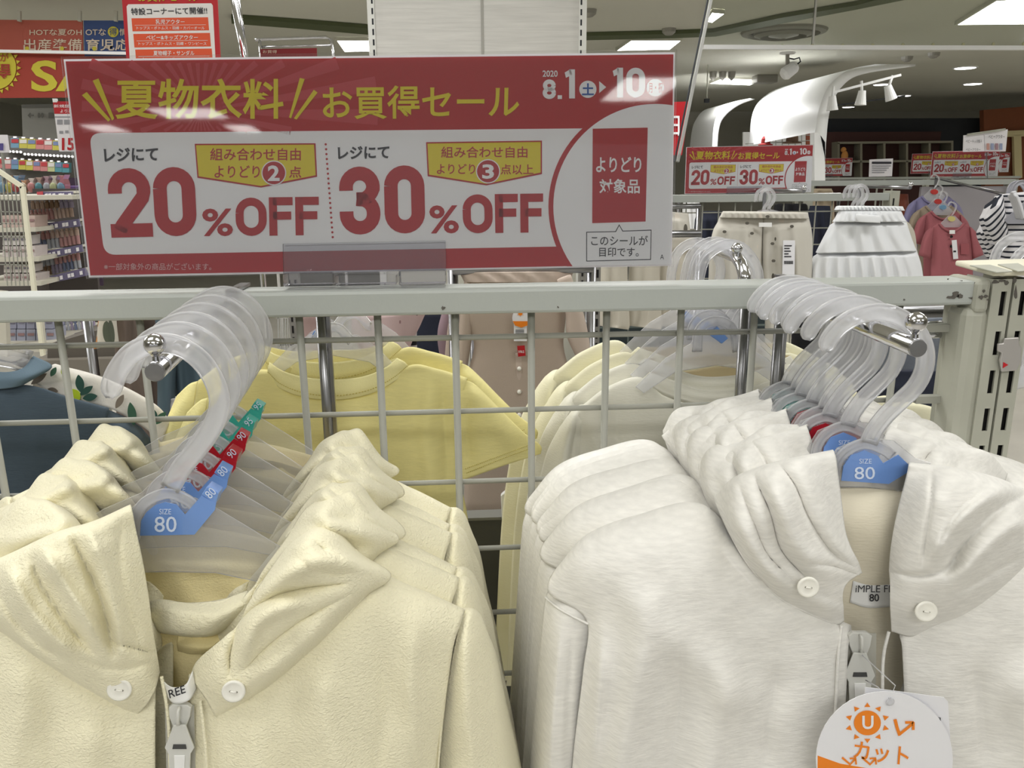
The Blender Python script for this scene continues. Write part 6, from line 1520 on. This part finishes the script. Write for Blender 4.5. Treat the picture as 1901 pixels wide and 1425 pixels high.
def far_tee(label, cx, top, w, h, Y, m, group, hcol=None, neck=.2, hg=True):
    t = thing('short_sleeve_shirt', label, 'T-shirt', at(cx, top, Y), group)
    n = w*neck
    s = w/120.0
    rows = [[(cx-w*.30, top+10*s, 0), (cx-n, top+2*s, 0), (cx-n*.6, top+12*s, -.01), (cx, top+18*s, -.015), (cx+n*.6, top+12*s, -.01), (cx+n, top+2*s, 0), (cx+w*.30, top+10*s, 0)],
            [(cx-w*.33, top+h*.35, 0), (cx-n, top+h*.35, -.03), (cx-n*.6, top+h*.35, -.035), (cx, top+h*.35, -.04), (cx+n*.6, top+h*.35, -.035), (cx+n, top+h*.35, -.03), (cx+w*.33, top+h*.35, 0)],
            [(cx-w*.33, top+h, 0), (cx-n, top+h, -.03), (cx-n*.6, top+h, -.035), (cx, top+h, -.04), (cx+n*.6, top+h, -.035), (cx+n, top+h, -.03), (cx+w*.33, top+h, 0)]]
    cloth('body_front', [[(x, y, Y+d) for x, y, d in r] for r in rows], m, t, 30, 20, [], .004, 3, .06, thick=.01)
    for sg in (-1, 1):
        slab('sleeve', *( [[(cx-w*.31, top+10*s), (cx-w*.42, top+26*s), (cx-w*.5, top+62*s)], [(cx-w*.28, top+10*s), (cx-w*.30, top+40*s), (cx-w*.33, top+70*s)]] if sg < 0 else [[(cx+w*.28, top+10*s), (cx+w*.30, top+40*s), (cx+w*.33, top+70*s)], [(cx+w*.31, top+10*s), (cx+w*.42, top+26*s), (cx+w*.5, top+62*s)]]), Y, m, t, bulge=.02, nu=8, nv=10)
    MB().tube([at(x, y, Y+d-.006) for x, y, d in catmull(np.array(rows[0][1:6], float), 20)], .006, 6).build('collar', m, t)
    if hg:
        hgt = thing('clothes_hanger', 'hanger inside the ' + label.split(',')[0], 'clothes hanger', at(cx, top-20, Y), None)
        board(Y+.01, [(cx-n, top+6*s), (cx-6*s, top-12*s), (cx+6*s, top-12*s), (cx+n, top+6*s), (cx+n, top+10*s), (cx-n, top+10*s)], .004).build('shoulder_bar', M_hangw, hgt)
        MB().tube([at(x, y, Y) for x, y in smooth_path([(cx-8*s, top-30*s), (cx-2*s, top-38*s), (cx+8*s, top-32*s), (cx+6*s, top-22*s), (cx, top-12*s)], 12)], .004, 6).build('hook', M_hangw, hgt)
        if hcol: board(Y-.002, circ2(cx, top-6*s, 7*s, 5*s, 10), .006).build('size_badge', hcol, hgt)
    return t
M_pk = mat('dusty_pink', (158, 92, 98), .9, bump=('noise', 200, .001)); M_lil = mat('lilac', (128, 124, 158), .9); M_kh = mat('khaki_beige', (150, 136, 118), .9)
far_tee('lilac T-shirt, rearmost of the coloured shirts on the right', 1735, 362, 120, 130, 4.55, M_lil, 'coloured shirts on the third rack', mat('tag_redish', (190, 60, 56), .5))
far_tee('khaki-beige T-shirt between the lilac and pink ones', 1742, 380, 118, 130, 4.45, M_kh, 'coloured shirts on the third rack', mat('tag_redish', (190, 60, 56), .5))
far_tee('rear dusty pink T-shirt behind the front pink one', 1751, 390, 112, 130, 4.35, M_pk, 'coloured shirts on the third rack', mat('tag_sky', (110, 150, 180), .5))
pt = far_tee('front dusty pink T-shirt with a chest pocket and dark buttons', 1767, 412, 118, 160, 4.2, M_pk, 'coloured shirts on the third rack', mat('tag_yel', (200, 190, 120), .5))
for y in (439, 457): MB().lathe(at(1766, y, 4.155), (0, -1, 0), [(.008, 0), (.007, .004)], 10).build('button', M_dark, pt)
board(4.158, rect(1784, 452, 1799, 472), .003).build('chest_pocket', mat('dusty_pink2', (156, 86, 92), .9), pt)
board(4.155, rect(1763, 427, 1773, 434), .002).build('neck_label', M_label, pt)
tk = thing('price_ticket', 'white price ticket hanging on the front dusty pink T-shirt', 'price tag', at(1771, 446, 4.14))
board(4.14, [(1767, 446), (1776, 445), (1779, 480), (1770, 481)], .002).build('ticket_card', M_tag, tk); board(4.138, rect(1770, 465, 1775, 468), .001).build('print_line', M_black, tk)
# striped shirts
M_st1 = stripe_mat('stripe_body', (196, 194, 196), (24, 28, 40), .020, .36)
M_st2 = stripe_mat('stripe_sleeve', (196, 194, 196), (24, 28, 40), .020, .36, (-.75, 0, .66))
for k, (dx, dy, Y, lab) in enumerate([(0, 0, 2.9, 'front black and white striped shirt at the right edge'), (-6, 26, 3.0, 'second black and white striped shirt, lower, at the right edge')]):
    t = thing('striped_shirt', lab, 'shirt', at(1880+dx, 355+dy, Y), 'striped shirts at the right edge')
    slab('body_front', [(1852+dx, 362+dy), (1856+dx, 420+dy), (1860+dx, 470+dy), (1860, 640)], [(1960, 352+dy), (1985, 420+dy), (1985, 470+dy), (1985, 640)], Y, M_st1, t, bulge=.05, pleat=.008, npl=2)
    slab('sleeve', [(1850+dx, 366+dy), (1832+dx, 395+dy), (1826+dx, 412+dy), (1846+dx, 455+dy)], [(1862+dx, 360+dy), (1868+dx, 400+dy), (1872+dx, 425+dy), (1872+dx, 440+dy)], Y-.03, M_st2, t, bulge=.03)
t = thing('striped_hood', 'white hood collar hanging on the striped shirts', 'hood', at(1890, 360, 2.8))
slab('collar', [(1878, 358), (1888, 380), (1897, 408)], [(1886, 354), (1897, 378), (1904, 404)], 2.8, mat('grey_white', (176, 176, 178), .9), t, bulge=.02)
far_hangers(1897, 340, 2.85, 2, [(100, 150, 180), (190, 60, 56)], 'grey hanger over the striped shirts', 1.3, mat('grey_hanger', (140, 140, 146), .4))
# notices standing on the far racks
t = thing('notice_card', 'white notice card with grey print standing on the far rack beside the second board', 'notice', at(1636, 328, 6.2))
board(6.2, [(1615, 296), (1658, 294), (1656, 327), (1614, 328)], .01).build('card', M_board, t)
board(6.19, rect(1619, 300, 1655, 304), .002).build('print_line', M_black, t)
for k in range(4): board(6.19, rect(1619, 307+k*4, 1654-k*4, 308.5+k*4), .002).build('print_line', mat('print_mid', (150, 150, 156), .6), t)
t = thing('notice_card', 'white two-page leaflet with colour swatches above the pink shirts', 'notice', at(1830, 262, 5.0))
board(5.0, [(1790, 251), (1826, 247), (1828, 281), (1789, 282)], .01).build('card', M_board, t); board(5.0, [(1828, 246), (1871, 240), (1867, 281), (1829, 281)], .01).build('card', M_board, t)
bar(at(1796, 250, 4.98), at(1866, 240, 4.98), .012, .01).build('clip_bar', M_post, t)
bar(at(1830, 283, 5.0), at(1832, 335, 5.0), .01, .01).build('stand', M_acr, t)
text(4.99, 'ベビーキッズ帽子', (1793, 259, 1823, 265), M_black, t, .001); text(4.99, 'ベビーアウター', (1835, 250, 1865, 257), M_black, t, .001); text(4.99, 'ベビーアウター', (1793, 275, 1820, 280), M_black, t, .001)
for k, c in enumerate([(196, 150, 140), (150, 160, 190), (160, 130, 140), (150, 160, 190)]): board(4.99, rect(1832+k*8, 266, 1837+k*8, 278), .002).build('colour_swatch', mat('sw_%d' % k, c, .6), t)
# big red board glimpsed behind the main one
t = thing('red_banner', 'red banner piece with pale figures, right behind the end of the big sale board', 'banner', at(1270, 230, 5.0))
board(5.0, [(1180, 192), (1282, 188), (1266, 288), (1180, 288)], .01).build('banner', M_red, t)
text(4.99, '日.', (1240, 215, 1272, 252), M_white, t, .002, .01)

# rods that the clothes beyond the grid hang from
for Y, xa_, xb_, py, lab in ((1.98, 150, 880, 556, 'steel rod carrying the clothes seen between the left arm and the romper'), (1.75, 840, 1100, 500, 'steel rod carrying the beige romper behind the sale board'), (2.65, 1100, 1300, 436, 'steel rod carrying the beige trousers behind the sale board'), (4.95, 1262, 1560, 364, 'thin rod carrying the dark clothes behind the second rack'), (3.75, 1150, 1300, 384, 'thin rod holding the ecru shorts behind the sale board'), (1.3, 1460, 1780, 585, 'steel rod carrying the dark clothes behind the right end of the grid')):
    t = thing('clothes_rod', lab, 'rod', at(xa_, py, Y)); a, b = at(xa_, py, Y), at(xb_, py, Y); b.z = a.z
    MB().tube([a, b], .012, 10).build('rod', M_chromed, t)
    for p in (a, b): MB().tube([(p.x, p.y+.02, 0.0), (p.x, p.y+.02, p.z)], .012, 8).build('leg', M_chromed, t)
# ---------------------------------------------------------------- left background: banners, posters, shelves
YB1 = 6.0
M_ban = mat('banner_red', (156, 60, 48), .7); M_bano = mat('banner_orange', (166, 84, 70), .7); M_banb = mat('banner_blue', (54, 74, 122), .7)
M_bty = mat('banner_yellow', (196, 184, 56), .6); M_btc = mat('banner_cream', (206, 190, 170), .6)
t = thing('shop_banner', 'orange-red hanging banner with two lines of pale lettering, top left', 'banner', at(70, 60, YB1))
board(YB1, [(-60, 36), (153, 38), (154, 96), (-60, 96)], .01).build('banner', M_bano, t)
text(YB1-.005, 'HOTな夏のH', (55, 54, 152, 66), M_btc, t, .002, .01); text(YB1-.005, '出産準備', (44, 72, 152, 94), M_btc, t, .002, .008)
t = thing('shop_banner', 'blue hanging banner beside the orange-red one, left of the poster', 'banner', at(195, 60, YB1))
board(YB1, [(155, 38), (250, 38), (250, 104), (157, 104)], .01).build('banner', M_banb, t)
text(YB1-.005, 'OTな', (159, 53, 197, 66), M_btc, t, .002, .01); board(YB1-.006, circ2(210, 59, 10, 10, 20), .002).build('disc_print', M_bty, t); text(YB1-.01, '得', (203, 52, 217, 66), M_banb, t, .002)
text(YB1-.005, '育児応', (160, 72, 240, 94), M_btc, t, .002, .015); text(YB1-.005, '情', (222, 53, 236, 66), M_btc, t, .002, .01)
for x in (50, 115, 175): board(YB1-.01, circ2(x, 90, 4, 4, 10), .002).build('dot_print', M_bty, t)
t = thing('banner_rail', 'white rail between the upper banners and the big red banner', 'rail', at(100, 96, YB1-.05))
bar(at(-60, 94, YB1-.05), at(236, 99, YB1-.05), .018, .02).build('rail_bar', M_archw, t)
for x in (36, 148, 215): bar(at(x, 20, YB1-.05), at(x, 40, YB1-.05), .02, .02).build('rail_hanger', M_wall, t)
t = thing('shop_banner', 'big red banner with yellow capital letters starting with S, at the left', 'banner', at(80, 140, YB1))
board(YB1+.02, [(-60, 98), (330, 100), (330, 180), (-60, 182)], .01).build('banner', M_ban, t)
text(YB1+.015, 'SALE', (58, 112, 290, 170), M_bty, t, .002, .025)
board(YB1+.01, circ2(-8, 126, 38, 40, 30), .004).build('disc_print', M_bty, t)
for k in range(24):
    a = 2*math.pi*k/24; board(YB1+.01, [(-8+40*math.cos(a-.09), 126+42*math.sin(a-.09)), (-8+40*math.cos(a+.09), 126+42*math.sin(a+.09)), (-8+47*math.cos(a), 126+49*math.sin(a))], .003).build('spike_print', M_bty, t)
text(YB1+.005, 'が', (0, 98, 16, 114), M_ban, t, .002, .01); text(YB1+.005, '得', (-10, 118, 20, 148), M_ban, t, .002, .02)
# top poster in a red frame
YP = 1.55
t = thing('poster_board', 'tall red-framed poster with orange text boxes, standing behind the sale board', 'poster', at(318, 60, YP))
board(YP, [(222, -60), (400, -60), (410, 130), (236, 130)], .004).build('board', M_red, t)
Wp = mat('poster_white', (232, 228, 226), .5)
board(YP-.0005, [(235, 12), (238, 8), (392, 6), (395, 10), (401, 130), (242, 130)], .0005).build('white_print', Wp, t)
text(YP-.001, 'お買得セール', (256, -14, 368, 3), M_bty, t, .0005, .015)
text(YP-.001, '特設コーナーにて開催!!', None, M_black, t, .0005, .012, quad=[(243, 15), (384, 13), (385, 26), (244, 28)])
M_pob = mat('poster_orange', (222, 84, 44), .5)
for y0, y1, a, b in ((34, 58, '乳児アウター', 'トップス・ボトムス・羽織・カバーオール'), (63, 88, 'ベビー&キッズアウター', 'トップス・ボトムス・羽織・ワンピース'), (92, 117, '夏物帽子・サンダル', 'キャップ・ハット')):
    dx = (y0-34)*.12
    board(YP-.001, [(244+dx, y0), (386+dx, y0-2), (388+dx, y1-2), (246+dx, y1)], .0005).build('box_print', M_pob, t)
    w = {'乳': 27, 'ベ': 48, '夏': 38}[a[0]]
    text(YP-.0015, a, (316+dx-w, y0+2, 316+dx+w, y0+11), Wp, t, .0005, .012)
    board(YP-.0015, [(250+dx, y0+12.6), (382+dx, y0+11.6), (382+dx, y0+12.2), (250+dx, y0+13.2)], .0003).build('rule_print', Wp, t)
    text(YP-.0015, b, (254+dx, y0+15, 380+dx, y0+21), Wp, t, .0005, .004)
t = thing('poster_stand', 'chrome poster stand pole leaning beside the red-framed poster', 'stand', at(445, 60, 1.7))
MB().tube([at(430, -20, 1.7), at(454, 110, 1.7), (at(454, 110, 1.7).x, 1.7, 0.0)], .006, 10).build('pole', M_chrome, t); MB().tube([at(440, -20, 1.71), at(459, 110, 1.71)], .003, 8).build('pole', M_chrome, t)
# chrome T-rail with a small red board
t = thing('chrome_rail_stand', 'small chrome rail stand with a red card, left of the column panel', 'stand', at(545, 90, 4.6))
Y = 4.6
MB().tube([at(474, 74, Y), at(480, 73, Y), at(605, 69, Y), at(615, 73, Y), at(619, 100, Y), (at(619, 100, Y).x, Y, 0.0)], .009, 8).build('rail', M_chrome, t)
MB().tube([at(482, 74, Y), at(484, 100, Y), (at(484, 100, Y).x, Y, 0.0)], .009, 8).build('leg', M_chrome, t); MB().tube([at(484, 87, Y), at(617, 84, Y)], .006, 8).build('cross_bar', M_chrome, t)
t = thing('red_card', 'small dark red card hanging in the chrome rail stand', 'card', at(540, 98, Y)); board(Y-.01, [(483, 91), (588, 89), (590, 140), (485, 140)], .005).build('card', mat('dark_red', (120, 28, 34), .6), t)
text(Y-.015, 'お買得', (488, 93, 514, 99), M_btc, t, .002)
# price board 15
t = thing('price_board', 'red-topped white price board with the red number 15, left of the sale board', 'price board', at(118, 230, 4.2))
Y = 4.2
board(Y, [(98, 188), (146, 188), (152, 281), (110, 281)], .01).build('card', M_board, t)
board(Y-.003, [(98, 188), (146, 188), (147, 211), (101, 211)], .003).build('red_print', M_red, t)
text(Y-.006, '新規開催', (100, 194, 140, 200), M_white, t, .001); text(Y-.006, 'よりどり', (112, 203, 140, 209), M_white, t, .001)
board(Y-.003, [(101, 216), (130, 216), (131, 218), (101, 218)], .001).build('print_line', mat('print_mid', (150, 150, 156), .6), t)
for a in ((106, 222, 116, 231), (119, 222, 129, 231), (110, 243, 117, 248), (121, 242, 127, 247)): board(Y-.003, rect(*a), .001).build('picture_print', mat('print_mid', (150, 150, 156), .6), t)
text(Y-.003, '15', (115, 256, 138, 279), M_red, t, .001, .03)
bar(at(102, 183, Y), at(103, 190, Y), .02, .01).build('clip', M_archw, t)
p_ = at(140, 281, Y); bar(p_, (p_.x, Y, 0.0), .012, .012).build('stand', M_wire, t)
# white shelf card at the far left
t = thing('notice_card', 'small white card with a purple square at the left edge', 'notice', at(5, 265, 4.4))
board(4.4, [(-20, 250), (13, 250), (17, 283), (-20, 283)], .008).build('card', M_board, t); board(4.39, rect(-4, 266, 6, 279), .001).build('picture_print', mat('print_purple', (84, 76, 140), .6), t)
bar(at(4, 283, 4.41), at(8, 320, 4.41), .01, .01).build('stem', M_wire, t)
# grey cabinet with pictograms
t = thing('wall_sign', 'grey wall sign with an arrow and small pictograms, far left', 'sign', at(80, 215, 7.2))
board(7.2, [(40, 194), (150, 192), (150, 262), (42, 254)], .05).build('sign_panel', mat('sign_grey', (140, 140, 136), .6), t); board(7.19, [(40, 194), (100, 193), (100, 199), (40, 200)], .01).build('header', mat('sign_dark', (96, 96, 92), .6), t)
for q in ([(51, 214), (56, 209), (56, 219)], [(56, 213), (62, 213), (62, 215), (56, 215)]): board(7.18, q, .004).build('arrow_print', mat('sign_dark', (96, 96, 92), .6), t)
for x in (72, 78): board(7.18, circ2(x, 214, 2.4, 5, 8), .004).build('pictogram', mat('sign_dark', (96, 96, 92), .6), t)
board(7.18, rect(90, 209, 99, 219), .004).build('pictogram', mat('sign_dark', (96, 96, 92), .6), t)
# peg wall with hanging packets
t = thing('peg_wall', 'grey peg wall carrying rows of hanging packets, far left', 'display wall', at(60, 300, 5.6))
board(5.6, [(-80, 245), (170, 262), (170, 420), (-80, 420)], .04).build('wall_board', mat('peg_grey', (92, 90, 86), .7), t)
for x0, y0, n in ((18, 281, 4), (46, 286, 14), (20, 310, 5)):
    for k in range(n): MB().tube([at(x0+k*6.8, y0+k*.35, 5.6), at(x0+k*6.8, y0+k*.35, 5.45)], .009, 6).build('peg_end', M_archw, t)
pal = [(96, 126, 146), (160, 152, 70), (150, 66, 68), (160, 150, 132), (166, 110, 108), (70, 118, 126), (140, 140, 146), (152, 156, 116)]
rp = random.Random(8)
rows_ = [(20, 254, 15, 20, 7), (-6, 292, 13, 20, 10)]
lab_ = [['pale blue', 'red and lime', 'pink and red'], ['red', 'pale blue', 'lime']]
for ri, (x0, y0, w, h, n) in enumerate(rows_):
    for k in range(n):
        x = x0+k*(w+.5); y = y0+k*.9
        c = [pal[0], pal[1], pal[1], pal[4], pal[4], pal[1], pal[3]][k] if ri == 0 else [pal[4], pal[4], pal[0], pal[1], pal[1], pal[4], pal[4], pal[7], pal[5], pal[5]][k]
        t = thing('hanging_packet', '%s row packet on the peg wall, number %s from its left end' % (['upper', 'lower'][ri], ['one', 'two', 'three', 'four', 'five', 'six', 'seven', 'eight', 'nine', 'ten'][k]), 'packet', at(x, y, 5.44), 'packets on the %s peg row' % ['upper', 'lower'][ri])
        board(5.44, rect(x, y+2, x+w, y+h), .03).build('packet', mat('pack_%d' % pal.index(c), c, .35), t)
        board(5.437, rect(x+1, y+4, x+w-1, y+4+h*.35), .003).build('print_band', mat('pack_band_%d' % (k % 3), [(150, 52, 56), (176, 172, 168), (96, 108, 140)][k % 3], .4), t)
        board(5.437, rect(x+w*.3, y-1, x+w*.7, y+2), .01).build('hang_tab', M_board, t)
# shiny gift packets on the top shelf
for k in range(9):
    x = 2+k*14; y = 330+rp.uniform(-5, 4)
    c = [(150, 170, 186), (196, 160, 130), (120, 150, 180), (190, 150, 120), (206, 196, 190), (176, 150, 140), (170, 140, 150), (200, 190, 180), (180, 120, 130)][k]
    t = thing('gift_packet', 'shiny cellophane packet on the top shelf, %s from the left edge' % ['first', 'second', 'third', 'fourth', 'fifth', 'sixth', 'seventh', 'eighth', 'ninth'][k], 'packet', at(x, 358, 4.3), 'shiny packets on the top shelf')
    Yk = 4.3
    mb = MB(); pts = [(x-6, 358), (x-5, y+14), (x-2, y+6), (x-6, y), (x+1, y+2), (x+6, y-1), (x+3, y+7), (x+6, y+16), (x+7, 357)]
    board(Yk, pts, .06).build('packet', mat('gift_%d' % k, c, .15, coat=.8), t)
    MB().ball(at(x+rp.uniform(-2, 2), 348, Yk-.01), (.02, .01, .025), 8, 6).build('content', mat('pack_%d' % (k % 8), pal[k % 8], .5), t)
# white mesh basket frame at the left
t = thing('mesh_frame', 'white mesh side frame of a shelf unit, slanting top, at the left edge', 'shelf frame', at(40, 420, 3.0))
Y = 3.0
bar(at(-30, 298, Y), at(42, 347, Y), .014, .014).build('frame_bar', M_cap, t); bar(at(42, 346, Y), at(66, 560, Y), .014, .014).build('frame_bar', M_cap, t)
bar(at(68, 560, Y), at(80, 660, Y), .014, .014).build('frame_bar', M_cap, t)
for k in range(6): x = -4+k*8; bar(at(x, 322+k*5, Y), at(x+18-k*.3, 530, Y), .003, .003).build('upright_wire', M_wire, t)
for y in (372, 394, 416, 440, 466, 492): bar(at(-20, y-2, Y), at(42+(y-346)*.11, y, Y), .003, .003).build('cross_wire', M_wire, t)
# shelf unit with boxes at the far left
su = thing('shelf_unit', 'cream shelf unit stacked with small white boxes at the left edge', 'shelf', at(30, 480, 3.3))
Ms = mat('shelf_cream', (196, 192, 178), .6)
for y, x1 in ((368, 134), (428, 66), (483, 72), (528, 76), (640, 110)):
    board(3.25, [(-60, y-4), (x1, y-6), (x1, y+2), (-60, y+4)], .45).build('shelf_board', Ms, su)
bar(at(4, 540, 3.2), at(10, 660, 3.2), .03, .03).build('post', Ms, su); bar(at(72, 560, 3.2), at(80, 650, 3.2), .02, .02).build('post', Ms, su)
board(3.2, [(-60, 645), (110, 636), (112, 650), (-60, 662)], .4).build('base_board', Ms, su)
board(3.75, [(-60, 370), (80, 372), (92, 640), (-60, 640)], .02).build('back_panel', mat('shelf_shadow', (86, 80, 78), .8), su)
NW = ['one', 'two', 'three', 'four', 'five', 'six', 'seven', 'eight', 'nine', 'ten', 'eleven', 'twelve']
for ri, (y0, h, n, x0, w, c) in enumerate([(400, 22, 4, 2, 16, (190, 168, 160)), (437, 18, 3, 4, 16, (206, 200, 198)), (457, 20, 4, 4, 15.5, (196, 186, 184)), (492, 14, 3, 6, 17, (200, 192, 188)), (508, 16, 4, 6, 16, (186, 176, 172)), (590, 20, 5, 14, 17, (150, 152, 172)), (611, 24, 5, 12, 18, (158, 160, 176))]):
    for k in range(n):
        t = thing('small_box', 'small pale box in shelf row %s from the top, number %s from the left' % (NW[ri], NW[k]), 'box', at(x0+k*w, y0+h, 3.28), 'small boxes in shelf row %s' % NW[ri])
        p = board(3.28, rect(x0+k*w+.8, y0, x0+(k+1)*w-.8, y0+h), .1).build('carton', mat('box_%d' % ri, c, .5), t, bevel=.001)
        board(3.277, rect(x0+k*w+3, y0+h*.3, x0+(k+1)*w-3, y0+h*.5), .002).build('print_band', mat('box_band_%d' % (ri % 2), [(150, 120, 120), (120, 116, 130)][ri % 2], .5), t)
# slanting display shelves with price rails
sd = thing('shelf_unit', 'slanting display shelves with purple price rails and rows of small jars', 'shelf', at(110, 460, 3.5))
M_pr = mat('price_rail', (112, 106, 136), .35, coat=.4); M_pr2 = mat('price_rail_purple', (112, 92, 146), .35)
railq = [((70, 356), (134, 355), (134, 367), (71, 369)), ((70, 416), (145, 406), (149, 420), (72, 428)), ((74, 468), (150, 454), (154, 467), (77, 482)), ((77, 516), (157, 497), (163, 511), (81, 528)), ((121, 624), (179, 606), (180, 616), (123, 637))]
for q in railq:
    board(3.4, q, .012).build('price_rail', M_pr, sd); lx = q[0][0]
    board(3.392, [(q[0][0]-2, q[0][1]), (q[0][0]+9, q[0][1]-1), (q[3][0]+9, q[3][1]-1), (q[3][0]-1, q[3][1])], .004).build('red_ticket', mat('ticket_red', (186, 76, 84), .5), sd)
    for k in (0.2, 0.3, .42, .6, .68, .88):
        x = q[0][0]+(q[1][0]-q[0][0])*k; y = q[0][1]+(q[1][1]-q[0][1])*k; board(3.392, [(x, y+4), (x+5, y+3), (x+6, y+10), (x+1, y+11)], .002).build('price_ticket', M_board, sd)
    board(3.41, [q[0], q[1], (q[1][0]+2, q[1][1]+4), (q[0][0]+2, q[0][1]+4)], .5).build('shelf_board', Ms, sd)
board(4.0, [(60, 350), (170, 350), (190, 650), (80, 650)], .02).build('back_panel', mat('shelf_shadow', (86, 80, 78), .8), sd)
cols = [(196, 150, 150), (186, 140, 140), (206, 180, 170), (190, 164, 150), (140, 110, 84), (160, 150, 176), (120, 130, 160), (186, 190, 200)]
for ri, (xa_, xb_, ya, yb, h, n) in enumerate([(58, 138, 412, 402, 20, 11), (58, 138, 388, 385, 14, 9), (66, 150, 466, 452, 20, 11), (68, 148, 446, 436, 14, 9), (76, 152, 514, 496, 19, 11), (78, 150, 495, 482, 15, 9), (112, 178, 622, 604, 16, 10), (108, 178, 606, 592, 14, 10)]):
    for k in range(n):
        u = (k+.5)/n; x = xa_+(xb_-xa_)*u; y = ya+(yb-ya)*u; w = (xb_-xa_)/n*.86
        c = cols[(ri*3+k//3) % 8] if ri < 6 else cols[5+(k % 3)]
        t = thing('small_jar', 'small jar in slanting shelf row %s from the top, number %s from the left' % (NW[ri], NW[k]), 'jar', at(x, y, 3.5), 'small jars in slanting row %s' % NW[ri])
        p = at(x, y, 3.5); r = w/2*3.5/F_PX; hh = h*3.5/F_PX
        MB().lathe(p, (0, 0, 1), [(r, 0), (r, hh*.72), (r*.7, hh*.8), (r*.7, hh)], 8).build('jar', mat('jar_%d' % (cols.index(c)), c, .4), t)
# purple shelves behind the slanting unit
t = thing('purple_shelf', 'dark shelving with purple shelf edges just left of the sale board', 'shelf', at(145, 400, 4.4))
for y in (347, 386, 430, 474): board(4.4, [(120, y-2), (170, y), (172, y+7), (122, y+3)], .3).build('shelf_edge', M_pr2, t)
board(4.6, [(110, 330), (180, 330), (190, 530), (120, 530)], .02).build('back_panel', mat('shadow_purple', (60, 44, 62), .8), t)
